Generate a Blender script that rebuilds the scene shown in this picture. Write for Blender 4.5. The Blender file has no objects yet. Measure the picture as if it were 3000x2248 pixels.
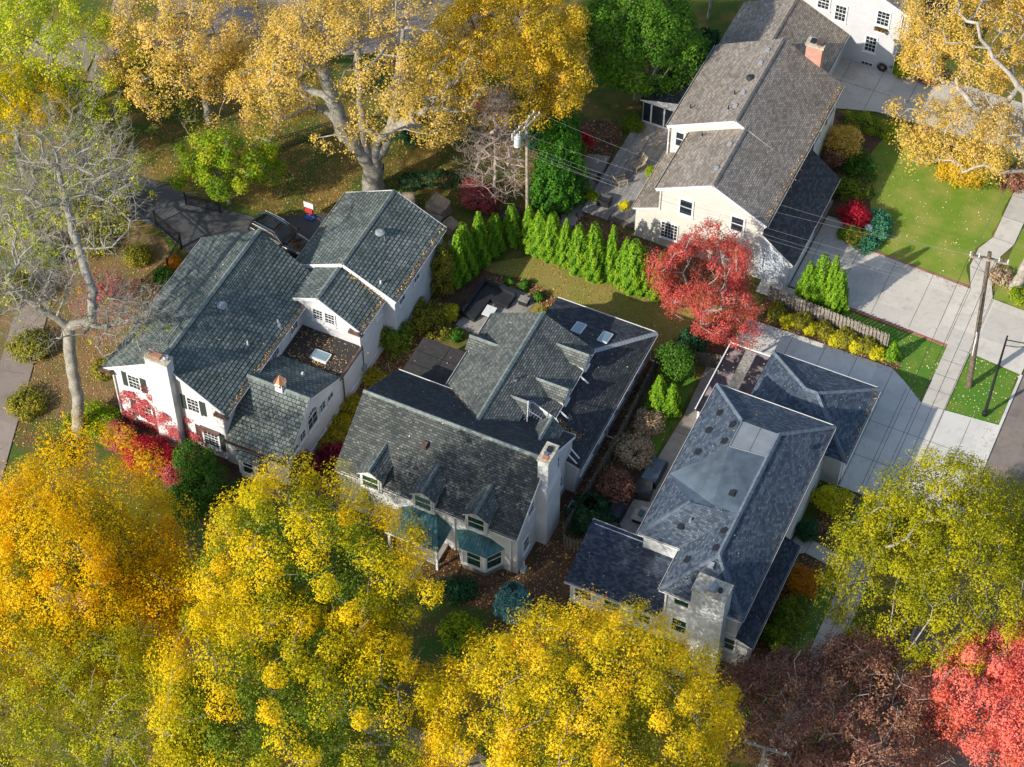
# Autumn neighbourhood seen from a drone: slate and shingle roofed houses among coloured trees
SKYS, SUNS, EXPO = .15, 4.2, 0.70
import bpy, math, random
import numpy as np
from math import radians, sin, cos, pi
from mathutils import Vector, Matrix

C = bpy.context.scene.collection
R0 = random.Random(7)

# ------------------------------------------------------------------ camera model (real drone position, 120 m up)
FPX = 6297.35; PITCH = radians(51.002); ROLL = radians(.159); AZ = radians(64.8)
CAM = np.array([41.372, -87.919, 120.0])
_cp, _sp = cos(PITCH), sin(PITCH)
_r = cos(ROLL)*np.array([1, 0, 0.]) + sin(ROLL)*np.array([0, _sp, _cp])
_u = -sin(ROLL)*np.array([1, 0, 0.]) + cos(ROLL)*np.array([0, _sp, _cp])
_f = np.array([0, _cp, -_sp])
_M = np.array([[sin(AZ), -cos(AZ), 0], [cos(AZ), sin(AZ), 0], [0, 0, 1]])
RT, UP, FW = _M@_r, _M@_u, _M@_f

def at(dx, dy, z=0.0):
    """ground/height point under a spot surveyed on the photograph (overview coordinates, 2212 wide)"""
    px, py = dx*1.35624, dy*1.35624
    d = RT*(px-1500)/FPX - UP*(py-1124)/FPX + FW
    t = (z-CAM[2])/d[2]
    return CAM + d*t

cam = bpy.data.cameras.new('camera'); camo = bpy.data.objects.new('camera', cam); C.objects.link(camo)
cam.sensor_width = 36; cam.lens = 36*FPX/3000; cam.clip_end = 2000; cam.clip_start = 1
mw = Matrix.Identity(4)
for i in range(3):
    mw[i][0] = RT[i]; mw[i][1] = UP[i]; mw[i][2] = -FW[i]; mw[i][3] = CAM[i]
camo.matrix_world = mw
sc = bpy.context.scene; sc.camera = camo

# ------------------------------------------------------------------ light
EL, SAZ = radians(29), radians(241)           # direction towards the sun
w = bpy.data.worlds.new('World'); sc.world = w; w.use_nodes = True
nt = w.node_tree; bg = nt.nodes['Background']
sky = nt.nodes.new('ShaderNodeTexSky'); sky.sky_type = 'NISHITA'; sky.sun_disc = False
sky.sun_elevation = EL; sky.sun_rotation = pi/2-SAZ
nt.links.new(sky.outputs[0], bg.inputs[0]); bg.inputs[1].default_value = SKYS
sl = bpy.data.lights.new('sun', 'SUN'); sl.energy = SUNS; sl.angle = radians(.6); sl.color = (1, .93, .82)
so = bpy.data.objects.new('sun', sl); C.objects.link(so)
sd = Vector((cos(EL)*cos(SAZ), cos(EL)*sin(SAZ), sin(EL)))
so.rotation_euler = sd.to_track_quat('Z', 'Y').to_euler(); so.location = (0, 0, 60)
sc.view_settings.view_transform = 'Standard'; sc.view_settings.look = 'None'; sc.view_settings.exposure = EXPO
sc.view_settings.gamma = 1
sc.cycles.max_bounces = 6; sc.cycles.transmission_bounces = 4; sc.cycles.transparent_max_bounces = 4

# ------------------------------------------------------------------ objects
ORG = {}
def setp(o, label=None, cat=None, group=None, kind=None):
    if label: o['label'] = label
    if cat: o['category'] = cat
    if group: o['group'] = group
    if kind: o['kind'] = kind
    return o

def thing(name, label, cat, loc=(0, 0, 0), group=None):
    o = bpy.data.objects.new(name, None); C.objects.link(o)
    o.location = loc; o.empty_display_size = .3
    setp(o, label, cat, group); ORG[o.name] = Vector(loc)
    return o

class MB:
    def __init__(s): s.v = []; s.f = []; s.m = []; s.uv = []
    def poly(s, pts, mat=None, uv=None):
        b = len(s.v); s.v += [tuple(p) for p in pts]; s.f.append(list(range(b, b+len(pts)))); s.m.append(mat)
        if uv is None:
            # box-project in metres
            p = [Vector(q) for q in pts]
            n = Vector((0, 0, 0))
            for i in range(len(p)):
                a, c = p[i], p[(i+1) % len(p)]
                n += Vector(((a.y-c.y)*(a.z+c.z), (a.z-c.z)*(a.x+c.x), (a.x-c.x)*(a.y+c.y)))
            ax, ay, az = abs(n.x), abs(n.y), abs(n.z)
            if az >= ax and az >= ay: uv = [(q.x, q.y) for q in p]
            elif ax >= ay: uv = [(q.y, q.z) for q in p]
            else: uv = [(q.x, q.z) for q in p]
        s.uv.append(uv)
    def box(s, x0, y0, z0, x1, y1, z1, mat=None):
        if x0 > x1: x0, x1 = x1, x0
        if y0 > y1: y0, y1 = y1, y0
        if z0 > z1: z0, z1 = z1, z0
        P = [(x0,y0,z0),(x1,y0,z0),(x1,y1,z0),(x0,y1,z0),(x0,y0,z1),(x1,y0,z1),(x1,y1,z1),(x0,y1,z1)]
        for f in ((3,2,1,0),(4,5,6,7),(0,1,5,4),(1,2,6,5),(2,3,7,6),(3,0,4,7)): s.poly([P[i] for i in f], mat)
        return s
    def bar(s, p, q, w, h, mat=None, up=(0, 0, 1)):
        p, q = Vector(p), Vector(q); d = (q-p).normalized(); upv = Vector(up)
        if abs(d.dot(upv)) > .98: upv = Vector((0, 1, 0))
        a = d.cross(upv).normalized()*w/2; b = a.cross(d).normalized()*h/2
        P = [p-a-b, p+a-b, p+a+b, p-a+b, q-a-b, q+a-b, q+a+b, q-a+b]
        for f in ((0,1,2,3),(7,6,5,4),(0,4,5,1),(1,5,6,2),(2,6,7,3),(3,7,4,0)): s.poly([P[i] for i in f], mat)
        return s
    def tube(s, pts, r, n=8, mat=None, caps=True):
        pts = [Vector(p) for p in pts]
        rs = r if isinstance(r, (list, tuple)) else [r]*len(pts)
        rings = []
        for i, p in enumerate(pts):
            d = (pts[min(i+1, len(pts)-1)]-pts[max(i-1, 0)]).normalized()
            u = Vector((0, 0, 1)) if abs(d.z) < .9 else Vector((1, 0, 0))
            a = d.cross(u).normalized(); b = d.cross(a).normalized()
            rings.append([p+(a*cos(2*pi*k/n)+b*sin(2*pi*k/n))*rs[i] for k in range(n)])
        for i in range(len(pts)-1):
            for k in range(n):
                s.poly([rings[i][k], rings[i+1][k], rings[i+1][(k+1) % n], rings[i][(k+1) % n]], mat)
        if caps: s.poly(rings[0][::-1], mat); s.poly(rings[-1], mat)
        return s
    def prismz(s, pts, z0, z1, mat=None, top=None):
        a = sum(pts[i][0]*pts[(i+1) % len(pts)][1]-pts[(i+1) % len(pts)][0]*pts[i][1] for i in range(len(pts)))
        if a < 0: pts = pts[::-1]
        s.poly([(x, y, z1) for x, y in pts], top or mat); s.poly([(x, y, z0) for x, y in pts][::-1], mat)
        for i in range(len(pts)):
            (xa, ya), (xb, yb) = pts[i], pts[(i+1) % len(pts)]
            s.poly([(xa, ya, z0), (xb, yb, z0), (xb, yb, z1), (xa, ya, z1)], mat)
        return s
    def prismy(s, prof, y0, y1, mat=None):      # profile (x,z) counter-clockwise seen from -y
        s.poly([(x, y0, z) for x, z in prof], mat); s.poly([(x, y1, z) for x, z in prof][::-1], mat)
        for i in range(len(prof)):
            (xa, za), (xb, zb) = prof[i], prof[(i+1) % len(prof)]
            s.poly([(xa, y0, za), (xa, y1, za), (xb, y1, zb), (xb, y0, zb)], mat)
        return s
    def prismx(s, prof, x0, x1, mat=None):      # profile (y,z)
        s.poly([(x0, y, z) for y, z in prof][::-1], mat); s.poly([(x1, y, z) for y, z in prof], mat)
        for i in range(len(prof)):
            (ya, za), (yb, zb) = prof[i], prof[(i+1) % len(prof)]
            s.poly([(x0, ya, za), (x0, yb, zb), (x1, yb, zb), (x1, ya, za)], mat)
        return s
    def build(s, name, mat=None, parent=None, loc=None, smooth=False):
        me = bpy.data.meshes.new(name)
        org = ORG[parent.name] if parent else Vector(loc or (0, 0, 0))
        V = np.array(s.v, dtype=float)-np.array(org)
        me.from_pydata([tuple(v) for v in V], [], s.f)
        mats = []
        for i, m in enumerate(s.m):
            m = m or mat
            if m not in mats: mats.append(m)
            s.m[i] = mats.index(m)
        for m in mats: me.materials.append(m)
        me.polygons.foreach_set('material_index', s.m)
        ul = me.uv_layers.new(name='UVMap')
        ul.data.foreach_set('uv', [c for f in s.uv for q in f for c in q])
        if smooth: me.polygons.foreach_set('use_smooth', [True]*len(s.f))
        me.update()
        o = bpy.data.objects.new(name, me); C.objects.link(o)
        if parent: o.parent = parent
        else: o.location = org
        ORG[o.name] = org
        return o

def weld(o, d=1e-4):
    import bmesh
    b = bmesh.new(); b.from_mesh(o.data); bmesh.ops.remove_doubles(b, verts=b.verts, dist=d)
    bmesh.ops.recalc_face_normals(b, faces=b.faces); b.to_mesh(o.data); b.free(); return o

# ------------------------------------------------------------------ materials
def newmat(name):
    m = bpy.data.materials.new(name); m.use_nodes = True
    return m, m.node_tree, m.node_tree.nodes['Principled BSDF']
def N(nt, t, **kw):
    n = nt.nodes.new('ShaderNode'+t)
    for k, v in kw.items(): setattr(n, k, v)
    return n
def col(c): return (*c, 1) if len(c) == 3 else c
def ramp(nt, fac, stops, interp='LINEAR'):
    r = N(nt, 'ValToRGB'); r.color_ramp.interpolation = interp
    e = r.color_ramp.elements
    while len(e) < len(stops): e.new(.5)
    for i, (p, c) in enumerate(stops): e[i].position = p; e[i].color = col(c)
    nt.links.new(fac, r.inputs[0]); return r.outputs[0]
def noise(nt, scale, detail=4, rough=.6, vec=None, dist=0):
    n = N(nt, 'TexNoise'); n.inputs['Scale'].default_value = scale; n.inputs['Detail'].default_value = detail
    n.inputs['Roughness'].default_value = rough; n.inputs['Distortion'].default_value = dist
    if vec is None:
        g = N(nt, 'NewGeometry'); vec = g.outputs['Position']
    nt.links.new(vec, n.inputs['Vector']); return n.outputs['Fac']
def mixc(nt, fac, a, b, mode='MIX'):
    m = N(nt, 'Mix', data_type='RGBA', blend_type=mode)
    for s, v in ((m.inputs[0], fac), (m.inputs[6], a), (m.inputs[7], b)):
        if hasattr(v, 'is_output') or hasattr(v, 'links'): nt.links.new(v, s)
        else: s.default_value = col(v) if isinstance(v, (tuple, list)) else v
    return m.outputs[2]
def bump(nt, h, b, strength=.3, dist=.02):
    n = N(nt, 'Bump'); n.inputs['Strength'].default_value = strength; n.inputs['Distance'].default_value = dist
    nt.links.new(h, n.inputs['Height']); nt.links.new(n.outputs[0], b.inputs['Normal'])

def flat(name, c, rough=.6, var=.12, scale=1.5, metal=0, spec=.5, bmp=0):
    m, nt, b = newmat(name)
    d = tuple(x*(1-var*2) for x in c); l = tuple(min(1, x*(1+var)) for x in c)
    f = noise(nt, scale, 5, .65)
    nt.links.new(ramp(nt, f, [(.3, d), (.7, l)]), b.inputs['Base Color'])
    b.inputs['Roughness'].default_value = rough; b.inputs['Metallic'].default_value = metal
    b.inputs['Specular IOR Level'].default_value = spec
    if bmp: bump(nt, noise(nt, scale*20, 3), b, bmp, .01)
    return m

def shingle(name, cols, mortar, bw, bh, stain, ms=.02, rough=.75, squash=1, bias=0, stain2=None):
    """courses of slates or shingles laid on the roof's own UV (metres)"""
    m, nt, b = newmat(name)
    uv = N(nt, 'UVMap'); 
    bt = N(nt, 'TexBrick'); nt.links.new(uv.outputs[0], bt.inputs['Vector'])
    bt.offset = .5; bt.inputs['Scale'].default_value = 1
    bt.inputs['Brick Width'].default_value = bw; bt.inputs['Row Height'].default_value = bh
    bt.inputs['Mortar Size'].default_value = ms; bt.inputs['Mortar Smooth'].default_value = .3; bt.inputs['Bias'].default_value = bias
    bt.inputs['Color1'].default_value = (0, 0, 0, 1); bt.inputs['Color2'].default_value = (1, 1, 1, 1)
    bt.inputs['Mortar'].default_value = (.5, .5, .5, 1)
    base = ramp(nt, bt.outputs['Color'], cols)
    n1 = noise(nt, .45, 5, .6, dist=.6)
    base = mixc(nt, ramp(nt, n1, [(.42, (0, 0, 0)), (.68, (1, 1, 1))]), base, stain)
    sm = [n for n in nt.nodes if n.type == 'MIX'][-1]; sm.blend_type = 'MULTIPLY'
    n2 = noise(nt, 7, 3, .6)
    base = mixc(nt, 1.0, base, ramp(nt, n2, [(.25, (.72, .72, .72)), (.75, (1.18, 1.18, 1.18))]), 'MULTIPLY')
    if stain2:
        n3 = noise(nt, 1.3, 6, .7); base = mixc(nt, ramp(nt, n3, [(.55, (0, 0, 0)), (.75, (.8, .8, .8))]), base, stain2)
    base = mixc(nt, bt.outputs['Fac'], base, mortar)
    nt.links.new(base, b.inputs['Base Color']); b.inputs['Roughness'].default_value = rough
    b.inputs['Specular IOR Level'].default_value = .35
    inv = N(nt, 'Math', operation='SUBTRACT'); inv.inputs[0].default_value = 1; nt.links.new(bt.outputs['Fac'], inv.inputs[1])
    ad = N(nt, 'Math', operation='ADD'); nt.links.new(inv.outputs[0], ad.inputs[0])
    mm = N(nt, 'Math', operation='MULTIPLY'); nt.links.new(bt.outputs['Color'], mm.inputs[0]); mm.inputs[1].default_value = .5
    nt.links.new(mm.outputs[0], ad.inputs[1])
    bump(nt, ad.outputs[0], b, .6, .015)
    return m

def brick(name, c1, c2, mortar, bw=.215, bh=.075, ms=.012):
    m, nt, b = newmat(name)
    uv = N(nt, 'UVMap'); bt = N(nt, 'TexBrick'); nt.links.new(uv.outputs[0], bt.inputs['Vector'])
    bt.inputs['Scale'].default_value = 1; bt.inputs['Brick Width'].default_value = bw; bt.inputs['Row Height'].default_value = bh
    bt.inputs['Mortar Size'].default_value = ms
    bt.inputs['Color1'].default_value = col(c1); bt.inputs['Color2'].default_value = col(c2); bt.inputs['Mortar'].default_value = col(mortar)
    base = mixc(nt, 1.0, bt.outputs['Color'], ramp(nt, noise(nt, 1.2, 5), [(.3, (.75, .75, .75)), (.7, (1.1, 1.1, 1.1))]), 'MULTIPLY')
    nt.links.new(base, b.inputs['Base Color']); b.inputs['Roughness'].default_value = .85
    bump(nt, bt.outputs['Fac'], b, -.4, .01)
    return m

def siding(name, c, pitch=.18, dark=.75, rough=.6):
    m, nt, b = newmat(name)
    g = N(nt, 'NewGeometry'); sx = N(nt, 'SeparateXYZ'); nt.links.new(g.outputs['Position'], sx.inputs[0])
    dv = N(nt, 'Math', operation='DIVIDE'); nt.links.new(sx.outputs['Z'], dv.inputs[0]); dv.inputs[1].default_value = pitch
    fr = N(nt, 'Math', operation='FRACT'); nt.links.new(dv.outputs[0], fr.inputs[0])
    f = noise(nt, 1.1, 5, .65)
    base = ramp(nt, f, [(.3, tuple(x*.86 for x in c)), (.7, c)])
    base = mixc(nt, ramp(nt, fr.outputs[0], [(0, (1, 1, 1)), (.1, (0, 0, 0))]), base, tuple(x*dark for x in c))
    nt.links.new(base, b.inputs['Base Color']); b.inputs['Roughness'].default_value = rough
    bump(nt, fr.outputs[0], b, .5, -.02)
    return m

def ground(name, stops, s1, s2=None, mixstops=None, scale2=.3, rough=.95, bs=.4, bd=.03, dots=None):
    m, nt, b = newmat(name)
    f = noise(nt, s1, 6, .75)
    base = ramp(nt, f, stops)
    if s2: base = mixc(nt, ramp(nt, noise(nt, scale2, 5, .6), mixstops or [(.42, (0, 0, 0)), (.62, (1, 1, 1))]), base, ramp(nt, noise(nt, s1*.8, 6, .75), s2))
    if dots:
        for sc_, thr, c in dots:
            v = N(nt, 'TexVoronoi'); v.inputs['Scale'].default_value = sc_
            g = N(nt, 'NewGeometry'); nt.links.new(g.outputs['Position'], v.inputs['Vector'])
            base = mixc(nt, ramp(nt, v.outputs['Distance'], [(thr, (1, 1, 1)), (thr+.04, (0, 0, 0))]), base, c)
    nt.links.new(base, b.inputs['Base Color']); b.inputs['Roughness'].default_value = rough
    b.inputs['Specular IOR Level'].default_value = .2
    bump(nt, noise(nt, s1*1.5, 4, .8), b, bs, bd)
    return m

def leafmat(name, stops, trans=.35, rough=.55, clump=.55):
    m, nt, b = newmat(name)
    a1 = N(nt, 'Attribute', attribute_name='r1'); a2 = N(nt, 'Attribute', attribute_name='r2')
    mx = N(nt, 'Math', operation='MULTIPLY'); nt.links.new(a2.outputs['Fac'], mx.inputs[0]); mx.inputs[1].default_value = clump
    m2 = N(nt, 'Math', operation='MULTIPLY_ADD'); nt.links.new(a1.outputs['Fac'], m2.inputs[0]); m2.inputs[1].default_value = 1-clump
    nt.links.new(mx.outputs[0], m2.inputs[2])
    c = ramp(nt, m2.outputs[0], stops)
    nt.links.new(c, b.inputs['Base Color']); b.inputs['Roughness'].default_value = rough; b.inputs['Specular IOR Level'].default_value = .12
    tr = N(nt, 'BsdfTranslucent'); nt.links.new(c, tr.inputs['Color'])
    ms = N(nt, 'MixShader'); ms.inputs[0].default_value = trans
    nt.links.new(b.outputs[0], ms.inputs[1]); nt.links.new(tr.outputs[0], ms.inputs[2])
    nt.links.new(ms.outputs[0], nt.nodes['Material Output'].inputs['Surface'])
    return m

M = {}
M['slate'] = shingle('slate', [(0, (.095, .12, .113)), (.5, (.14, .168, .158)), (1, (.20, .23, .212))], (.010, .014, .015), .34, .29, (.58, .64, .62), .026, stain2=(.13, .135, .10))
M['asphalt_grey'] = shingle('asphalt_grey', [(0, (.075, .083, .076)), (.5, (.118, .128, .115)), (1, (.185, .195, .172))], (.02, .024, .026), .30, .17, (.6, .64, .66), .018)
M['asphalt_grey_halfshade'] = shingle('asphalt_grey_halfshade', [(0, (.045, .05, .048)), (.5, (.078, .085, .078)), (1, (.14, .15, .13))], (.014, .018, .018), .30, .17, (.55, .6, .6), .018)  # grey shingle with the front slope's tree shade painted into its colour
M['asphalt_grey_shade'] = shingle('asphalt_grey_shade', [(0, (.022, .026, .03)), (.5, (.036, .041, .046)), (1, (.065, .07, .072))], (.01, .012, .015), .30, .17, (.6, .64, .66), .018)  # same shingle darkened: shade of back slope and east wing painted in
M['asphalt_navy'] = shingle('asphalt_navy', [(0, (.016, .024, .04)), (.45, (.032, .046, .07)), (1, (.07, .09, .12))], (.012, .018, .03), .26, .15, (.7, .76, .84), .010)
M['asphalt_blue'] = shingle('asphalt_blue', [(0, (.036, .050, .070)), (.45, (.066, .086, .112)), (1, (.125, .15, .178))], (.025, .038, .06), .26, .15, (.66, .74, .82), .010)
M['asphalt_brown'] = shingle('asphalt_brown', [(0, (.20, .172, .142)), (.5, (.295, .255, .212)), (1, (.39, .34, .285))], (.055, .05, .045), .30, .15, (.72, .70, .68), .014, stain2=(.13, .12, .10))
M['asphalt_dark'] = shingle('asphalt_dark', [(0, (.02, .024, .03)), (.5, (.036, .042, .052)), (1, (.07, .078, .09))], (.018, .02, .025), .30, .15, (.8, .8, .85), .012)
M['ridge_grey'] = flat('ridge_grey', (.17, .20, .185), .8, .25, 3)
M['ridge_blue'] = flat('ridge_blue', (.11, .14, .175), .8, .25, 4)
M['ridge_brown'] = flat('ridge_brown', (.24, .205, .175), .8, .25, 4)
M['membrane'] = flat('membrane', (.085, .112, .138), .55, .3, .5, bmp=.1)
M['metal_panel'] = flat('metal_panel', (.19, .21, .22), .45, .08, 1.2)
M['flat_tar'] = ground('flat_tar', [(.3, (.02, .021, .022)), (.7, (.055, .053, .05))], 3, [(.3, (.03, .026, .024)), (.7, (.065, .055, .05))], scale2=.5, rough=.7, bs=.2)
M['stain_roof'] = ground('stain_roof', [(.35, (.012, .009, .014)), (.7, (.03, .024, .03))], 2.5, [(.3, (.22, .17, .155)), (.7, (.30, .24, .22))], [(.5, (0, 0, 0)), (.56, (1, 1, 1))], .45, rough=.6, bs=.1)
M['gravel_roof'] = ground('gravel_roof', [(.35, (.10, .09, .08)), (.65, (.42, .38, .33))], 6, [(.3, (.05, .045, .04)), (.7, (.12, .11, .1))], scale2=.7, rough=.9)
M['white'] = flat('white', (.53, .54, .55), .55, .08, .8)
M['stucco'] = flat('stucco', (.545, .55, .56), .85, .09, .5, bmp=.15)
M['trim'] = flat('trim', (.66, .66, .65), .45, .05, 1)
M['trim_grey'] = flat('trim_grey', (.6, .62, .62), .5, .07, 1)
M['grey_wall'] = flat('grey_wall', (.50, .52, .54), .8, .09, .7)
M['greywood'] = siding('greywood', (.50, .56, .60), .2)
M['cream'] = siding('cream', (.56, .545, .485), .2, .95)
M['white_siding'] = siding('white_siding', (.50, .505, .51), .2, .88)
M['brick_white'] = brick('brick_white', (.60, .62, .63), (.70, .71, .71), (.42, .45, .47), .23, .085, .014)
M['brick_red'] = brick('brick_red', (.42, .14, .09), (.50, .22, .14), (.42, .33, .28))
M['paver_red'] = brick('paver_red', (.30, .10, .075), (.40, .16, .12), (.16, .09, .07), .2, .1, .01)
M['stone_cap'] = flat('stone_cap', (.45, .40, .31), .9, .3, 4, bmp=.3)
M['patina'] = flat('patina', (.055, .15, .155), .4, .35, 1.1, metal=.25)
M['copper'] = flat('copper', (.75, .38, .24), .32, .15, 3, metal=.85)
M['copper_dark'] = flat('copper_dark', (.16, .10, .08), .45, .3, 3, metal=.4)
M['gutter_dark'] = flat('gutter_dark', (.13, .10, .085), .6, .3, 4)
M['gutter_white'] = flat('gutter_white', (.62, .60, .57), .5, .15, 3)
M['shutter'] = flat('shutter', (.035, .05, .048), .5, .1, 3)
M['black'] = flat('black', (.018, .018, .02), .45, .1, 3)
M['iron'] = flat('iron', (.012, .012, .013), .4, .1, 3)
M['metal'] = flat('metal', (.30, .31, .33), .5, .1, 3, metal=.3)
M['grey_metal'] = flat('grey_metal', (.24, .26, .28), .5, .1, 3)
m, nt_, b_ = newmat('glass'); b_.inputs['Base Color'].default_value = (.014, .022, .03, 1); b_.inputs['Roughness'].default_value = .06; b_.inputs['Specular IOR Level'].default_value = .6; M['glass'] = m
m, nt_, b_ = newmat('glass_green'); b_.inputs['Base Color'].default_value = (.012, .05, .035, 1); b_.inputs['Roughness'].default_value = .08; b_.inputs['Specular IOR Level'].default_value = .8; M['glass_green'] = m  # green base colour paints the trees' reflection into the house panes
m, nt_, b_ = newmat('skylight'); b_.inputs['Base Color'].default_value = (.16, .24, .27, 1); b_.inputs['Roughness'].default_value = .12; b_.inputs['Specular IOR Level'].default_value = .9; M['skylight'] = m
M['curtain'] = flat('curtain', (.5, .5, .48), .8, .1, 3)
M['wood_grey'] = flat('wood_grey', (.27, .235, .195), .85, .28, 5, bmp=.3)
M['wood_fence'] = flat('wood_fence', (.16, .14, .105), .85, .3, 4, bmp=.3)
M['pole_wood'] = flat('pole_wood', (.15, .115, .08), .9, .35, 3, bmp=.4)
M['pole_light'] = flat('pole_light', (.34, .29, .22), .9, .3, 3, bmp=.4)
M['paint_black'] = newmat('paint_black')[0]; b_ = M['paint_black'].node_tree.nodes['Principled BSDF']; b_.inputs['Base Color'].default_value = (.006, .008, .012, 1); b_.inputs['Roughness'].default_value = .12; b_.inputs['Coat Weight'].default_value = 1
M['chrome'] = newmat('chrome')[0]; b_ = M['chrome'].node_tree.nodes['Principled BSDF']; b_.inputs['Base Color'].default_value = (.7, .7, .7, 1); b_.inputs['Metallic'].default_value = 1; b_.inputs['Roughness'].default_value = .15
M['cover_tan'] = flat('cover_tan', (.30, .235, .16), .85, .2, 2, bmp=.3)
M['cover_black'] = flat('cover_black', (.02, .021, .024), .5, .2, 2, bmp=.2)
M['plastic_red'] = flat('plastic_red', (.5, .04, .05), .5); M['plastic_blue'] = flat('plastic_blue', (.03, .10, .35), .5)
M['teak'] = flat('teak', (.42, .33, .22), .8, .2, 4)
M['terracotta'] = flat('terracotta', (.35, .17, .1), .8)
# ground
G1 = [(.3, (.018, .05, .008)), (.55, (.05, .11, .015)), (.75, (.10, .15, .02))]
GB = [(.3, (.09, .055, .015)), (.7, (.24, .15, .045))]
M['grass_leafy'] = ground('grass_leafy', [(.3, (.03, .06, .008)), (.7, (.09, .12, .018))], 9, [(.3, (.10, .075, .02)), (.7, (.26, .17, .045))], [(.42, (0, 0, 0)), (.6, (.9, .9, .9))], scale2=.4)
M['grass_rich'] = ground('grass_rich', [(.3, (.04, .12, .010)), (.7, (.09, .21, .02)) ], 11, [(.3, (.08, .14, .014)), (.7, (.16, .23, .035))], scale2=.5)
M['grass_sun'] = ground('grass_sun', [(.3, (.09, .16, .012)), (.7, (.17, .25, .025))], 13, [(.3, (.19, .20, .035)), (.7, (.31, .29, .07))], [(.4, (0, 0, 0)), (.65, (.85, .85, .85))], scale2=.45)
M['leaf_ground'] = ground('leaf_ground', [(.3, (.07, .06, .02)), (.7, (.20, .16, .06))], 8, [(.3, (.13, .075, .035)), (.7, (.28, .18, .09))], scale2=.5)
M['grass_dry'] = ground('grass_dry', [(.3, (.14, .12, .03)), (.7, (.32, .25, .07))], 10, [(.3, (.11, .13, .02)), (.7, (.24, .24, .05))], scale2=.3)
M['grass_dark'] = ground('grass_dark', [(.3, (.025, .07, .010)), (.7, (.07, .13, .018))], 9, [(.3, (.07, .05, .02)), (.7, (.17, .11, .04))], scale2=.35)
M['mulch'] = ground('mulch', [(.3, (.06, .032, .02)), (.55, (.15, .08, .045)), (.75, (.27, .15, .08))], 8, [(.3, (.03, .022, .016)), (.7, (.11, .065, .045))], scale2=.7, bs=.8, bd=.05)
def concrete(name, c, var=.1):
    m, nt, b = newmat(name)
    f = noise(nt, .6, 6, .7); f2 = noise(nt, 25, 3, .8)
    base = ramp(nt, f, [(.25, tuple(x*(1-var*2.2) for x in c)), (.5, c), (.8, tuple(x*(1+var) for x in c))])
    base = mixc(nt, 1.0, base, ramp(nt, f2, [(.3, (.88, .88, .88)), (.7, (1.08, 1.08, 1.08))]), 'MULTIPLY')
    g = N(nt, 'NewGeometry'); bt = N(nt, 'TexBrick'); nt.links.new(g.outputs['Position'], bt.inputs['Vector']); bt.offset = 0
    bt.inputs['Scale'].default_value = 1; bt.inputs['Brick Width'].default_value = 2.9; bt.inputs['Row Height'].default_value = 3.1; bt.inputs['Mortar Size'].default_value = 0
    bt.inputs['Color1'].default_value = (.86, .86, .86, 1); bt.inputs['Color2'].default_value = (1.08, 1.07, 1.05, 1)
    base = mixc(nt, 1.0, base, bt.outputs['Color'], 'MULTIPLY')
    base = mixc(nt, ramp(nt, noise(nt, .9, 3, .5, dist=2.5), [(.56, (0, 0, 0)), (.74, (.55, .55, .55))]), base, tuple(x*.62 for x in c))
    v = noise(nt, 2.2, 8, .85, dist=1.5)
    base = mixc(nt, ramp(nt, v, [(.60, (0, 0, 0)), (.70, (.45, .45, .45))]), base, tuple(x*.55 for x in c))
    nt.links.new(base, b.inputs['Base Color']); b.inputs['Roughness'].default_value = .85; b.inputs['Specular IOR Level'].default_value = .3
    bump(nt, f2, b, .15, .01); return m
M['concrete'] = concrete('concrete', (.48, .445, .385)); M['concrete_new'] = concrete('concrete_new', (.54, .52, .475), .08)
M['concrete_old'] = concrete('concrete_old', (.30, .265, .225), .15)
M['walk_brown'] = concrete('walk_brown', (.24, .195, .165), .12)
M['asphalt'] = concrete('asphalt', (.085, .085, .088), .2)
M['street'] = concrete('street', (.20, .165, .14), .18)
M['stone_patio'] = concrete('stone_patio', (.25, .235, .21), .25)
M['wire'] = flat('wire', (.16, .16, .165), .9, .05, spec=.1); M['joint'] = flat('joint', (.09, .08, .07), .9)
M['deck_b'] = flat('deck_b', (.36, .31, .26), .8, .25, .8, bmp=.1); M['deck_c'] = flat('deck_c', (.22, .215, .215), .8, .25, .8, bmp=.1)
M['deck'] = flat('deck', (.29, .27, .25), .8, .25, .8, bmp=.1)
M['bark'] = flat('bark', (.22, .185, .145), .95, .3, 2.5, bmp=.6)
M['bark_grey'] = flat('bark_grey', (.27, .25, .205), .95, .25, 3, bmp=.5)
M['bark_pale'] = flat('bark_pale', (.34, .30, .25), .95, .25, 3, bmp=.5)
M['bark_dark'] = flat('bark_dark', (.10, .08, .065), .95, .25, 3, bmp=.5)
M['twig_purple'] = flat('twig_purple', (.38, .30, .25), .95, .2, 3)
# leaves
M['l_orange'] = leafmat('l_orange', [(.0, (.24, .22, .010)), (.3, (.72, .50, .006)), (.7, (.92, .58, .004)), (1, (.92, .42, .006))], .5)
M['l_yellow'] = leafmat('l_yellow', [(.0, (.06, .12, .005)), (.28, (.30, .31, .008)), (.55, (.76, .58, .008)), (1, (.92, .54, .010))], .48)
M['l_yellow2'] = leafmat('l_yellow2', [(.0, (.18, .19, .008)), (.3, (.56, .45, .010)), (.7, (.86, .62, .014)), (1, (.90, .44, .03))], .48)
M['l_olive'] = leafmat('l_olive', [(.0, (.10, .12, .008)), (.5, (.26, .26, .012)), (.85, (.42, .38, .02)), (1, (.5, .38, .03))], .38)
M['l_olive2'] = leafmat('l_olive2', [(.0, (.11, .13, .006)), (.4, (.31, .31, .008)), (.85, (.52, .46, .012)), (1, (.66, .48, .02))], .42)
M['l_green2'] = leafmat('l_green2', [(.0, (.035, .10, .01)), (.5, (.085, .21, .015)), (1, (.20, .34, .025))], .35)
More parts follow.
